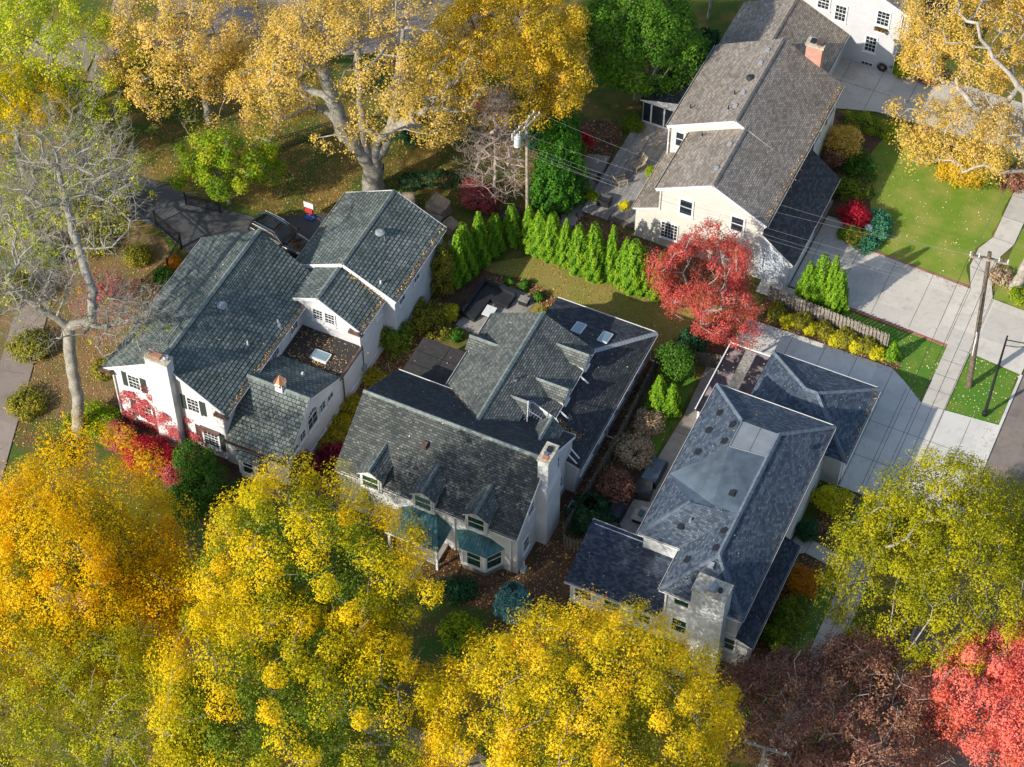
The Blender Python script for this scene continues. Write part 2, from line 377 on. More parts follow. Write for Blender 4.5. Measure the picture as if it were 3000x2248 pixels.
M['l_yelgreen'] = leafmat('l_yelgreen', [(.0, (.16, .26, .02)), (.45, (.42, .48, .02)), (.85, (.70, .66, .03)), (1, (.74, .58, .04))], .45)
M['l_olive3'] = leafmat('l_olive3', [(.0, (.13, .16, .008)), (.4, (.36, .37, .01)), (.85, (.60, .53, .015)), (1, (.70, .50, .03))], .45)
M['l_gold'] = leafmat('l_gold', [(.0, (.28, .23, .02)), (.4, (.64, .45, .025)), (.8, (.82, .53, .04)), (1, (.80, .42, .08))], .42)
M['l_goldpale'] = leafmat('l_goldpale', [(.0, (.32, .26, .05)), (.4, (.64, .45, .07)), (.8, (.78, .52, .13)), (1, (.74, .50, .27))], .42)
M['l_coral'] = leafmat('l_coral', [(.0, (.55, .09, .03)), (.35, (.78, .17, .10)), (.75, (.88, .24, .20)), (1, (.90, .30, .07))], .4)
M['l_red'] = leafmat('l_red', [(.0, (.22, .17, .05)), (.22, (.42, .09, .05)), (.65, (.60, .095, .085)), (1, (.74, .20, .15))], .4)
M['l_crimson'] = leafmat('l_crimson', [(.0, (.22, .012, .02)), (.5, (.45, .015, .035)), (1, (.60, .04, .06))], .35)
M['l_burg'] = leafmat('l_burg', [(.0, (.06, .008, .02)), (.5, (.15, .012, .035)), (1, (.30, .015, .05))], .3)
M['l_pinkred'] = leafmat('l_pinkred', [(.0, (.25, .12, .06)), (.4, (.42, .07, .07)), (1, (.60, .16, .17))], .3)
M['l_brown'] = leafmat('l_brown', [(.0, (.12, .05, .05)), (.45, (.26, .11, .08)), (.8, (.44, .22, .12)), (1, (.56, .34, .18))], .35)
M['l_green'] = leafmat('l_green', [(.0, (.025, .075, .01)), (.5, (.055, .15, .015)), (1, (.13, .26, .025))], .3)
M['l_lime'] = leafmat('l_lime', [(.0, (.05, .11, .01)), (.5, (.15, .23, .018)), (1, (.34, .36, .03))], .4)
M['l_brightg'] = leafmat('l_brightg', [(.0, (.05, .15, .01)), (.4, (.20, .34, .015)), (.8, (.44, .48, .02)), (1, (.58, .52, .03))], .45)
M['l_arb'] = leafmat('l_arb', [(.0, (.05, .14, .01)), (.5, (.14, .30, .015)), (.85, (.27, .42, .02)), (1, (.42, .42, .04))], .3)
M['l_arbdark'] = leafmat('l_arbdark', [(.0, (.02, .08, .01)), (.5, (.05, .18, .015)), (1, (.12, .28, .02))], .25)
M['l_spruce'] = leafmat('l_spruce', [(.0, (.04, .13, .13)), (.5, (.10, .27, .27)), (1, (.20, .42, .42))], .15)
M['l_juniper'] = leafmat('l_juniper', [(.0, (.02, .09, .045)), (.5, (.05, .20, .10)), (1, (.12, .32, .17))], .2)
M['l_dark'] = leafmat('l_dark', [(.0, (.012, .04, .015)), (.5, (.025, .09, .035)), (1, (.05, .15, .06))], .2)
M['l_shrub'] = leafmat('l_shrub', [(.0, (.07, .08, .015)), (.4, (.16, .18, .02)), (.8, (.36, .30, .03)), (1, (.45, .30, .06))], .3)
M['l_yelshrub'] = leafmat('l_yelshrub', [(.0, (.22, .25, .015)), (.5, (.60, .55, .02)), (1, (.85, .75, .04))], .4)
M['l_hosta'] = leafmat('l_hosta', [(.0, (.16, .17, .015)), (.5, (.40, .33, .02)), (1, (.62, .45, .03))], .35)
M['l_orangeshrub'] = leafmat('l_orangeshrub', [(.0, (.30, .10, .01)), (.5, (.55, .20, .01)), (1, (.7, .32, .02))], .3)
M['l_hydr'] = leafmat('l_hydr', [(.0, (.16, .07, .05)), (.5, (.42, .30, .18)), (1, (.62, .52, .32))], .3)
M['l_fallen'] = leafmat('l_fallen', [(.0, (.16, .07, .025)), (.4, (.38, .17, .05)), (.75, (.60, .38, .10)), (1, (.72, .62, .35))], .1, clump=.3)
M['l_fallenpale'] = leafmat('l_fallenpale', [(.0, (.45, .32, .10)), (.6, (.62, .52, .25)), (1, (.75, .72, .6))], .1, clump=.3)
# ------------------------------------------------------------------ roofs
ROOFS = []
def clip(poly, k, val, keep_above):
    out = []
    n = len(poly)
    for i in range(n):
        a, b = poly[i], poly[(i+1) % n]
        ia = (a[k] >= val) == keep_above or a[k] == val; ib = (b[k] >= val) == keep_above or b[k] == val
        if ia: out.append(a)
        if ia != ib:
            t = (val-a[k])/(b[k]-a[k]); out.append(tuple(a[j]+(b[j]-a[j])*t for j in range(len(a))))
    return out

def roof(mb, pts, mat, edge=None, course=.3, lift=.028, thick=.14, leaf=1.0, under=True):
    """one roof plane laid in real overlapping courses; pts = 3-D corner points"""
    P = [Vector(p) for p in pts]
    n = Vector((0, 0, 0))
    for i in range(len(P)):
        a, c = P[i], P[(i+1) % len(P)]
        n += Vector(((a.y-c.y)*(a.z+c.z), (a.z-c.z)*(a.x+c.x), (a.x-c.x)*(a.y+c.y)))
    n.normalize()
    if n.z < 0: n = -n; P = P[::-1]
    e = Vector((0, 0, 1)).cross(n)
    if e.length < .02: e = Vector((1, 0, 0))
    e.normalize(); s = n.cross(e).normalized()
    if s.z < 0: s = -s; e = -e
    o = P[0]; L = [((p-o).dot(e), (p-o).dot(s)) for p in P]
    v0 = min(q[1] for q in L); v1 = max(q[1] for q in L)
    w3 = lambda a, b, h: o+e*a+s*b+n*h
    ku = float(P[0].dot(e)); kv = float(P[0].dot(s))
    flatroof = n.z > .998
    if flatroof or course is None:
        mb.poly([w3(a, b, 0) for a, b in L], mat, [(a+ku, b+kv) for a, b in L])
    else:
        k = 0; v = v0
        while v < v1-1e-4:
            vt = min(v+course, v1)
            q = clip(clip(L, 1, v, True), 1, vt, False)
            if len(q) >= 3:
                q2 = []
                for t in q:
                    if not q2 or abs(t[0]-q2[-1][0])+abs(t[1]-q2[-1][1]) > 1e-5: q2.append(t)
                if len(q2) >= 3:
                    hh = lambda b: lift*(1-(b-v)/course)
                    mb.poly([w3(a, b, hh(b)) for a, b in q2], mat, [(a+ku, (b-v)/course*course+k*course) for a, b in q2])
                    lo = [t for t in q2 if abs(t[1]-v) < 1e-4]
                    if len(lo) >= 2:
                        a0 = min(t[0] for t in lo); a1 = max(t[0] for t in lo)
                        mb.poly([w3(a0, v, -.01), w3(a1, v, -.01), w3(a1, v, lift), w3(a0, v, lift)], mat,
                                [(a0+ku, k*course+.1), (a1+ku, k*course+.1), (a1+ku, k*course+.13), (a0+ku, k*course+.13)])
            v += course; k += 1
    if under:
        em = edge or M['trim']
        mb.poly([w3(a, b, -thick) for a, b in L][::-1], em)
        for i in range(len(L)):
            a, b = L[i], L[(i+1) % len(L)]
            mb.poly([w3(*a, -thick), w3(*b, -thick), w3(*b, -.002), w3(*a, -.002)], em)
    if leaf: ROOFS.append(([w3(a, b, lift+.01) for a, b in L], n, leaf))
    return mb

def caps(mb, p, q, mat, w=.17, step=.28, h=.05):
    """ridge/hip caps: overlapping folded shingles"""
    p, q = Vector(p), Vector(q); d = q-p; n = max(2, int(d.length/step)); d = d/n
    u = d.normalized(); side = u.cross(Vector((0, 0, 1)))
    if side.length < .01: return
    side.normalize(); up = side.cross(u)
    if up.z < 0: up = -up
    for i in range(n):
        a = p+d*i; b = a+d*1.12
        A = [a-side*w+up*(h-.075), a+up*(h+.055), a+side*w+up*(h-.075)]
        B = [b-side*w+up*(h-.10), b+up*(h+.03), b+side*w+up*(h-.10)]
        mb.poly([A[0], B[0], B[1], A[1]], mat); mb.poly([A[1], B[1], B[2], A[2]], mat)
        mb.poly([A[0], A[1], A[2], A[1]-up*.1], mat)

FACE = {'-y': (Vector((1, 0, 0)), Vector((0, -1, 0))), '+y': (Vector((-1, 0, 0)), Vector((0, 1, 0))),
        '+x': (Vector((0, 1, 0)), Vector((1, 0, 0))), '-x': (Vector((0, -1, 0)), Vector((-1, 0, 0)))}
def lbox(mb, c, u, n, a0, a1, z0, z1, d0, d1, mat):
    P = []
    for z in (z0, z1):
        for a, d in ((a0, d0), (a1, d0), (a1, d1), (a0, d1)):
            P.append(Vector(c)+u*a+n*d+Vector((0, 0, z)))
    for f in ((0,1,2,3),(7,6,5,4),(0,4,5,1),(1,5,6,2),(2,6,7,3),(3,7,4,0)): mb.poly([P[i] for i in f], mat)

def window(par, c, face, w, h, cols=3, rows=4, shut=0, glass='glass', trim='trim', cas=.1, arch=False, mid=True, sill=True, shutmat='shutter'):
    """casing + sill + muntins (window) with its pane as a sub-part; c = centre on the wall plane"""
    u, n = FACE[face]; t = M[trim]
    mb = MB(); W, H = w/2, h/2
    L = lambda a0, a1, z0, z1, d0, d1, m=t: lbox(mb, c, u, n, a0, a1, z0, z1, d0, d1, m)
    L(-W-cas, -W, -H-cas, H+cas, 0, .07); L(W, W+cas, -H-cas, H+cas, 0, .07)
    L(-W, W, H, H+cas, 0, .07); L(-W, W, -H-cas, -H, 0, .07)
    if sill: L(-W-cas-.05, W+cas+.05, -H-cas-.06, -H-cas, 0, .14)
    for i in range(1, cols): a = -W+w*i/cols; L(a-.014, a+.014, -H, H, .012, .035)
    for j in range(1, rows):
        z = -H+h*j/rows; k = .03 if (mid and j == rows//2) else .013
        L(-W, W, z-k, z+k, .01, .04 if k > .02 else .034)
    if mid and rows < 2: L(-W, W, -.03, .03, .01, .04)
    if arch:
        for k in range(10):
            a0, a1 = pi*k/10, pi*(k+1)/10
            for (r0, r1, d1, m) in ((W, W+cas, .07, t),):
                q = [Vector(c)+u*(r*cos(a))+Vector((0, 0, H+r*sin(a)))+n*d for d in (0, d1) for r, a in ((r0, a0), (r1, a0), (r1, a1), (r0, a1))]
                for f in ((0,1,2,3),(7,6,5,4),(0,4,5,1),(1,5,6,2),(2,6,7,3),(3,7,4,0)): mb.poly([q[i] for i in f], m)
        for k in range(1, 4):
            a = pi*k/4; mb.bar(Vector(c)+Vector((0, 0, H))+n*.03, Vector(c)+u*W*cos(a)+Vector((0, 0, H+W*sin(a)))+n*.03, .03, .03, t)
    o = mb.build('window', t, par)
    g = MB(); q = [Vector(c)+u*a+Vector((0, 0, z))+n*.012 for a, z in ((-W, -H), (W, -H), (W, H), (-W, H))]
    g.poly(q, M[glass])
    if arch: g.poly([Vector(c)+u*W*cos(pi*k/12)+Vector((0, 0, H+.001+W*sin(pi*k/12)))+n*.012 for k in range(13)], M[glass])
    g.build('pane', M[glass], o)
    if shut:
        for sg in (-1, 1):
            s = MB(); a0 = sg*(W+cas+.02); a1 = a0+sg*shut
            lbox(s, c, u, n, min(a0, a1), max(a0, a1), -H-.05, H+.08, 0, .05, M[shutmat])
            for k in range(int(h/.12)):
                z = -H+.06+k*.12
                if z < H-.04: lbox(s, c, u, n, min(a0, a1)+.05, max(a0, a1)-.05, z, z+.03, .05, .065, M[shutmat])
            s.build('shutter', M[shutmat], par)
    return o

def gutter(par, p, q, mat='gutter_white', drop=None, w=.13, h=.11, z=-.06):
    mb = MB(); p = Vector(p)+Vector((0, 0, z)); q = Vector(q)+Vector((0, 0, z))
    d = (q-p).normalized(); s = d.cross(Vector((0, 0, 1))).normalized()
    for a in (-w/2, w/2): mb.bar(p+s*a, q+s*a, .018, h, M[mat])
    mb.bar(p-Vector((0, 0, h/2-.01)), q-Vector((0, 0, h/2-.01)), w, .02, M['gutter_dark'])
    return mb.build('gutter', M[mat], par)
def downspout(par, pts, mat='gutter_white', w=.09):
    mb = MB()
    for a, b in zip(pts[:-1], pts[1:]): mb.bar(a, b, w, w*.8, M[mat])
    return mb.build('downspout', M[mat], par)
def vent_box(par, x, y, z, s=.3, mat='grey_metal', h=.14, name='roof_vent'):
    mb = MB(); mb.prismx([(y-s/2, z-.05), (y+s/2, z-.05), (y+s/2, z+h), (y-s/2, z+h*.55)], x-s/2, x+s/2, M[mat])
    mb.box(x-s/2-.04, y-s/2-.04, z-.03, x+s/2+.04, y+s/2+.04, z+.03, M[mat])
    return mb.build(name, M[mat], par)
def pipe(par, x, y, z, h=.35, r=.05, mat='trim', name='vent_pipe'):
    mb = MB(); mb.tube([(x, y, z-.05), (x, y, z+h)], r, 8, M[mat]); mb.tube([(x, y, z-.05), (x, y, z+.06)], r*2, 8, M['grey_metal'])
    return mb.build(name, M[mat], par)

# ------------------------------------------------------------------ foliage
def quads(name, Cn, Nn, size, mat, parent, r1, r2, aspect=.62, rng=None, loc=(0, 0, 0)):
    n = len(Cn); rng = rng or np.random.default_rng(1)
    Nn = Nn/np.maximum(np.linalg.norm(Nn, axis=1, keepdims=True), 1e-6)
    t = rng.normal(size=(n, 3)); t -= (t*Nn).sum(1, keepdims=True)*Nn
    t /= np.maximum(np.linalg.norm(t, axis=1, keepdims=True), 1e-6); b = np.cross(Nn, t)
    s = (size*(.5+1.0*rng.random(n)))[:, None]/2
    V = np.empty((n, 4, 3)); bend = Nn*s*.25
    V[:, 0] = Cn-t*s; V[:, 1] = Cn-b*s*aspect+bend; V[:, 2] = Cn+t*s; V[:, 3] = Cn+b*s*aspect+bend
    org = np.array(ORG[parent.name]) if parent else np.array(loc)
    V = (V-org).reshape(-1, 3).astype(np.float32)
    me = bpy.data.meshes.new(name)
    me.vertices.add(4*n); me.vertices.foreach_set('co', V.ravel())
    me.loops.add(4*n); me.loops.foreach_set('vertex_index', np.arange(4*n, dtype=np.int32))
    me.polygons.add(n); me.polygons.foreach_set('loop_start', np.arange(0, 4*n, 4, dtype=np.int32))
    me.update(calc_edges=True)
    for k, a in (('r1', r1), ('r2', r2)):
        at_ = me.attributes.new(k, 'FLOAT', 'FACE'); at_.data.foreach_set('value', a.astype(np.float32))
    me.materials.append(mat if not isinstance(mat, str) else M[mat])
    o = bpy.data.objects.new(name, me); C.objects.link(o)
    if parent: o.parent = parent
    else: o.location = loc
    ORG[o.name] = Vector(org)
    return o

def lump(D, seed):
    r = np.random.default_rng(seed); f = np.zeros(len(D))
    for k in range(6):
        a = r.normal(size=3)*2.2; f += np.sin(D@a+r.random()*6.28)
    return f/6

LASTR = [None]
def clump_centres(c, rad, n, seed, zmin=-.35, inner=.22, lumpy=.22, gap=0, sep=0):
    r = np.random.default_rng(seed); D = r.normal(size=(n*6, 3)); D /= np.linalg.norm(D, axis=1, keepdims=True)
    D = D[D[:, 2] > zmin]
    if gap: D = D[lump(D*1.7, seed+9) > -gap]
    if sep:
        R3 = np.array(rad); keep = []; ps = np.zeros((0, 3))
        for d in D:
            if len(keep) >= n: break
            if len(ps) and (((ps-d*R3)**2).sum(1)).min() < sep*sep: continue
            keep.append(d); ps = np.vstack([ps, d*R3])
        D = np.array(keep)
        inner = 0
    D = D[:n]
    k = 1+lumpy*2.2*lump(D, seed+3)
    ri = np.where(r.random(len(D)) < inner, .35+.4*r.random(len(D)), .84+.16*r.random(len(D)))
    LASTR[0] = ri; return np.array(c)+D*np.array(rad)*(k*ri)[:, None], D

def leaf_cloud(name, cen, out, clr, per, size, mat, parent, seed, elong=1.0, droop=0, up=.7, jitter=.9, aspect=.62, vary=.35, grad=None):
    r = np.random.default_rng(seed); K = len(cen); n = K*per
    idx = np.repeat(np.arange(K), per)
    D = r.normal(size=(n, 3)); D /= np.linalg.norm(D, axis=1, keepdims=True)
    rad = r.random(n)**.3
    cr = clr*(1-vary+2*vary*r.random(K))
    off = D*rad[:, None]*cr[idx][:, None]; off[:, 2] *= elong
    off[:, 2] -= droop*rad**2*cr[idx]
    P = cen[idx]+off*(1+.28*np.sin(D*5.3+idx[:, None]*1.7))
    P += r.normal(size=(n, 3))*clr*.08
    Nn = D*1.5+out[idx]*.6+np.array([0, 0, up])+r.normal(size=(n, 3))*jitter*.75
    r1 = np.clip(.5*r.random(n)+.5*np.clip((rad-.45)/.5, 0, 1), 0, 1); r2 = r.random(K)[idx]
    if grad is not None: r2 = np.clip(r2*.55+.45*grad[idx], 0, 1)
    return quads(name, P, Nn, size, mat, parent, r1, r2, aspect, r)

def skeleton(base, fork_pts, targets, seed, limbs=None, step=.7, jit=.12, bias=.25, r_tip=.018, expo=2.3, rbase=None, wig=.15, droop=0, bow=1):
    """grow limbs from the trunk towards every target point; returns node arrays"""
    r = np.random.default_rng(seed)
    nodes = [np.array(base, float)]; par = [-1]; dist = [0.]
    for p in fork_pts:
        a = nodes[-1]; b = np.array(p, float); k = max(1, int(np.linalg.norm(b-a)/step))
        for i in range(1, k+1):
            nodes.append(a+(b-a)*i/k+r.normal(size=3)*.05*np.array([1, 1, 0])); par.append(len(nodes)-2); dist.append(dist[-1]+step)
    nf = len(nodes)-1; f0 = max(1, int(nf*.75))
    for ch in (limbs or []):
        prev = nf
        for p in ch:
            a = nodes[prev]; b = np.array(p, float); k = max(1, int(np.linalg.norm(b-a)/step))
            for i in range(1, k+1):
                nodes.append(a+(b-a)*i/k+r.normal(size=3)*.06); par.append(prev); dist.append(dist[prev]+step*.3); prev = len(nodes)-1
    cap_ = len(nodes)+len(targets)*30
    A = np.zeros((cap_, 3)); A[:len(nodes)] = nodes; Dm = np.zeros(cap_); Dm[:len(nodes)] = dist
    cnt = len(nodes)
    T = np.array(targets); T = T[np.argsort(np.linalg.norm(T-A[nf], axis=1)+r.random(len(T))*2)]
    ends = []
    for t in T:
        d = np.linalg.norm(A[f0:cnt]-t, axis=1)
        cost = d+bias*Dm[f0:cnt]+np.maximum(0, A[f0:cnt, 2]-t[2])*.8
        j = int(np.argmin(cost))+f0; a = A[j].copy(); L = np.linalg.norm(t-a)
        if L < .05: continue
        k = max(1, int(L/step)); mid = np.array([0, 0, .12*L])
        prev = j; wv = r.normal(size=3)*wig*L
        for i in range(1, k+1):
            if cnt >= cap_: break
            u = i/k
            p = a+(t-a)*u+(mid*4*u*(1-u))*.6*bow+wv*np.sin(pi*u)*.35+r.normal(size=3)*jit*step*(u < 1)
            p[2] -= droop*u*u*L
            A[cnt] = p; par.append(prev); Dm[cnt] = Dm[prev]+L/k; prev = cnt; cnt += 1
        ends.append(prev)
    A = A[:cnt]; par = np.array(par); load = np.zeros(cnt)
    for e in ends: load[e] += 1
    for i in range(cnt-1, 0, -1): load[par[i]] += load[i]
    R = r_tip*np.maximum(load, 1)**(1/expo)
    if rbase: 
        R = np.where(R > r_tip*1.01, r_tip+(R-r_tip)*(rbase-r_tip)/max(R[0]-r_tip, 1e-6), R)
    R[0] *= 1.35
    if cnt > 2: R[1] *= 1.12
    return A, par, R

def sprays(A, par, R, ends, cen, seed, k=4, L=.8, r=.007, sub=2):
    rg = np.random.default_rng(seed); E = np.array(ends); base = len(A)
    idx = np.repeat(np.arange(len(E)), k); o = E[idx]-np.array(cen); o /= np.maximum(np.linalg.norm(o, axis=1, keepdims=True), 1e-6)
    d = rg.normal(size=(len(idx), 3))*.75+o*.8+[0, 0, .35]; d /= np.linalg.norm(d, axis=1, keepdims=True)
    P = E[idx]; Q = P+d*(L*(.4+.8*rg.random(len(idx))))[:, None]
    AA = [A, E, Q]; pp = [par, np.full(len(E), -2), base+idx]; RR = [R, np.full(len(E), r*1.5), np.full(len(Q), r)]
    b2 = base+len(E); i2 = np.repeat(np.arange(len(Q)), sub); d2 = d[i2]+rg.normal(size=(len(i2), 3))*.6
    AA.append(Q[i2]-d[i2]*(.5*L*rg.random(len(i2)))[:, None]); st = b2+len(Q); pp.append(np.full(len(i2), -2)); RR.append(np.full(len(i2), r))
    AA.append(AA[-1]+d2*(L*.45*(.4+.8*rg.random(len(i2))))[:, None]); pp.append(st+np.arange(len(i2))); RR.append(np.full(len(i2), r*.8))
    return np.vstack(AA), np.concatenate(pp), np.concatenate(RR)

def wood(name, A, par, R, mat, parent, loc=None):
    i = np.arange(1, len(A)); i = i[par[1:] >= 0]; p = par[i]; P0 = A[p]; P1 = A[i]
    r1 = R[i]; r0 = np.minimum(R[p], r1*1.25+.004)
    org = np.array(ORG[parent.name])
    VV = []; FF = []; base = 0
    for sel, n in ((r1 > .09, 9), ((r1 <= .09) & (r1 > .035), 5), (r1 <= .035, 3)):
        if not sel.any(): continue
        a, b, ra, rb = P0[sel], P1[sel], r0[sel], r1[sel]
        d = b-a; d /= np.maximum(np.linalg.norm(d, axis=1, keepdims=True), 1e-6)
        ref = np.where(np.abs(d[:, 2:3]) < .9, np.array([[0, 0, 1.]]), np.array([[1., 0, 0]]))
        u = np.cross(d, ref); u /= np.linalg.norm(u, axis=1, keepdims=True); v = np.cross(d, u)
        th = np.arange(n)*2*pi/n
        ring = u[:, None]*np.cos(th)[None, :, None]+v[:, None]*np.sin(th)[None, :, None]
        V = np.concatenate([(a-d*ra[:, None]*.15)[:, None]+ring*ra[:, None, None], (b+d*rb[:, None]*.3)[:, None]+ring*rb[:, None, None]], axis=1)
        m = len(a); k = np.arange(n); k2 = (k+1) % n
        f = np.stack([k, k2, k2+n, k+n], 1)[None]+(np.arange(m)*2*n)[:, None, None]+base
        VV.append(V.reshape(-1, 3)); FF.append(f.reshape(-1, 4)); base += m*2*n
    V = (np.concatenate(VV)-org).astype(np.float32); F = np.concatenate(FF).astype(np.int32)
    me = bpy.data.meshes.new(name); me.vertices.add(len(V)); me.vertices.foreach_set('co', V.ravel())
    me.loops.add(F.size); me.loops.foreach_set('vertex_index', F.ravel())
    me.polygons.add(len(F)); me.polygons.foreach_set('loop_start', np.arange(0, F.size, 4, dtype=np.int32))
    me.update(calc_edges=True); me.polygons.foreach_set('use_smooth', np.ones(len(F), dtype=bool))
    me.materials.append(M[mat]); o = bpy.data.objects.new(name, me); C.objects.link(o); o.parent = parent; ORG[o.name] = Vector(org)
    return o

def tree(name, label, cat, base, c, rad, mat, nc, clr, per, size, seed, bark='bark', rb=.3, fork=.4, zmin=-.35, elong=1.0, droop=0, inner=.22,
         lumpy=.22, gap=0, twigs=0, jitter=.9, group=None, up=.7, extra=None, aspect=.62, gradz=0, wig=.15, second=None, forkpts=None, limbs=None, sep=0, core=None):
    base = tuple(float(x) for x in base); t = thing(name, label, cat, base, group)
    cen, out = clump_centres(c, rad, nc, seed, zmin, inner, lumpy, gap, sep); rin = LASTR[0]
    if extra:
        for k, (c2, r2_, n2) in enumerate(extra):
            a, b = clump_centres(c2, r2_, n2, seed+31+k, zmin, inner, lumpy, gap, sep); cen = np.vstack([cen, a]); out = np.vstack([out, b]); rin = np.concatenate([rin, LASTR[0]])
    keep = cen[:, 2] > base[2]+.4; cen, out, rin = cen[keep], out[keep], rin[keep]
    g = None
    if gradz: g = np.clip((rin-.4)/.55, 0, 1)*np.clip((cen[:, 2]-(c[2]-rad[2]*.6))/(rad[2]*1.1), .2, 1)
    b0 = np.array(base); cc = np.array(c, float)
    f = b0+(cc-b0)*np.array([fork*.6, fork*.6, fork])
    r = np.random.default_rng(seed+5)
    tg = cen
    if twigs:
        tg = np.vstack([cen, cen[r.integers(0, len(cen), twigs)]+r.normal(size=(twigs, 3))*clr*.8])
    A, par, R = skeleton(b0-np.array([0, 0, .2]), forkpts or [f], tg, seed+1, limbs=limbs, rbase=rb, wig=wig)
    wood('trunk', A, par, R, bark, t)
    if core:
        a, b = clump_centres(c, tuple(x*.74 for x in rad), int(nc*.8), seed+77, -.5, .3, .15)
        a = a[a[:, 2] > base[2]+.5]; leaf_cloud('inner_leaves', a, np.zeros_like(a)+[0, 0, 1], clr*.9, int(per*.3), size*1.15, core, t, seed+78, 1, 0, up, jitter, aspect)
    if second:
        m2, frac = second; k = r.random(len(cen)) < frac
        leaf_cloud('crown', cen[~k], out[~k], clr, per, size, mat, t, seed+2, elong, droop, up, jitter, aspect, grad=None if g is None else g[~k])
        leaf_cloud('crown', cen[k], out[k], clr, per, size, m2, t, seed+4, elong, droop, up, jitter, aspect)
    else:
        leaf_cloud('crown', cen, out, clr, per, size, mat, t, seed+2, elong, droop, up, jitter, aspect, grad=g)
    return t

def shrub(name, label, cat, x, y, r, h, mat, seed, z=0, n=None, per=40, size=.12, clr=None, stems=True, ry=None, group=None, jitter=.9, up=.7, bark='bark_dark', lumpy=.32, elong=1):
    t = thing(name, label, cat, (x, y, z), group); ry = ry or r
    clr = clr or max(.16, r*.3); n = n or int(max(10, 16*(r*ry+r*h*.6)/(clr*clr*3)))
    cen, out = clump_centres((x, y, z+h*.45), (max(r-clr*.5, .05), max(ry-clr*.5, .05), max(h*.55-clr*.4, .05)), n, seed, -.6, .2, lumpy)
    cen[:, 2] = np.maximum(cen[:, 2], z+clr*.5)
    if stems:
        A, par, R = skeleton((x, y, z), [(x, y, z+h*.15)], cen, seed+1, step=.3, rbase=.03+.02*h, r_tip=.008)
        wood('stems', A, par, R, bark, t)
    leaf_cloud('foliage', cen, out, clr, per, size, mat, t, seed+2, elong, 0, up, jitter)
    return t

def conifer(name, label, cat, x, y, r, h, mat, seed, z=0, group=None, n=5200, size=.16, power=.8, multi=None, bark='bark_dark', lump_=.12, body=.12):
    t = thing(name, label, cat, (x, y, z), group); rg = np.random.default_rng(seed)
    A, par, R = skeleton((x, y, z), [(x, y, z+h*.85)], [(x, y, z+h*.93)], seed, rbase=.05+.015*h); wood('trunk', A, par, R, bark, t)
    stems = multi or [(0, 0, 1.0, 1.0)]
    P = []; Nn = []; R2 = []
    for (ox, oy, sr, sh) in stems:
        m = int(n/len(stems)); u = 1-np.sqrt(1-rg.random(m)*.995)
        th = rg.random(m)*2*pi
        prof = np.minimum(1, (1-u)**power*1.15)*np.minimum(1, .55+u*4)
        wob = 1+lump_*np.sin(th*5+u*9+seed)+lump_*np.sin(th*9-u*23)
        rr = r*sr*prof*wob*(.80+.22*rg.random(m))
        P.append(np.stack([x+ox+rr*np.cos(th), y+oy+rr*np.sin(th), z+.05+u*h*sh], 1))
        Nn.append(np.stack([np.cos(th), np.sin(th), np.full(m, .55)], 1)+rg.normal(size=(m, 3))*.45)
        R2.append(.5+.5*np.sin(th*5+u*9+seed)*.7+rg.normal(size=m)*.12)
    P = np.vstack(P); Nn = np.vstack(Nn); R2 = np.clip(np.concatenate(R2), 0, 1)
    quads('foliage', P, Nn, size, mat, t, rg.random(len(P)), R2, .55, rg)
    return t

def hedge(name, label, pts, wd, h, mat, seed, z=0, dens=170, size=.13, cat='hedge'):
    """soft box of foliage along a path"""
    p0 = pts[0]; t = thing(name, label, cat, (p0[0], p0[1], z)); rg = np.random.default_rng(seed)
    P = []; Nn = []; R2 = []
    tw = MB()
    for (xa, ya), (xb, yb) in zip(pts[:-1], pts[1:]):
        L = math.hypot(xb-xa, yb-ya); dx, dy = (xb-xa)/L, (yb-ya)/L; nx, ny = -dy, dx
        m = int(L*(wd+2*h)*dens); s = rg.random(m)*L; k = rg.random(m)*(wd+2*h)
        lat = np.where(k < h, -wd/2, np.where(k < h+wd, k-h-wd/2, wd/2)); zz = np.where(k < h, k, np.where(k < h+wd, h, k-h-wd))
        bumpy = 1+.14*np.sin(s*3.1+seed)+.1*np.sin(s*7.3+lat*5)
        rd = 1-.35*np.abs(lat*2/wd)**3*(zz/h)
        lat = lat*bumpy*(.85+.2*rg.random(m)); zz = zz*bumpy*rd*(.92+.1*rg.random(m))
        P.append(np.stack([xa+dx*s+nx*lat, ya+dy*s+ny*lat, z+zz], 1))
        Nn.append(np.stack([nx*lat, ny*lat, zz*.6+.2], 1)+rg.normal(size=(m, 3))*.5)
        R2.append(.5+.4*np.sin(s*4+lat*3)+rg.normal(size=m)*.1)
        for k in range(int(L/.5)+1):
            tw.tube([(xa+dx*k*.5, ya+dy*k*.5, z), (xa+dx*k*.5, ya+dy*k*.5, z+h*.8)], .03, 5, M['bark_dark'], caps=False)
    tw.build('stems', M['bark_dark'], t)['kind'] = 'stuff'
    P = np.vstack(P); quads('foliage', P, np.vstack(Nn), size, mat, t, rg.random(len(P)), np.clip(np.concatenate(R2), 0, 1), .6, rg)
    return t

def struct(name, mb, mat=None, kind='structure'):
    o = mb.build(name, mat); o['kind'] = kind; return o
def scatter(poly, dens, rg, z=.02):
    p = np.array(poly); x0, y0 = p.min(0); x1, y1 = p.max(0); n = int((x1-x0)*(y1-y0)*dens)
    q = rg.random((n, 2))*[x1-x0, y1-y0]+[x0, y0]; ins = np.zeros(n, bool); j = len(p)-1
    for i in range(len(p)):
        c = ((p[i, 1] > q[:, 1]) != (p[j, 1] > q[:, 1])) & (q[:, 0] < (p[j, 0]-p[i, 0])*(q[:, 1]-p[i, 1])/(p[j, 1]-p[i, 1]+1e-9)+p[i, 0]); ins ^= c; j = i
    q = q[ins]; return np.column_stack([q, np.full(len(q), z)])
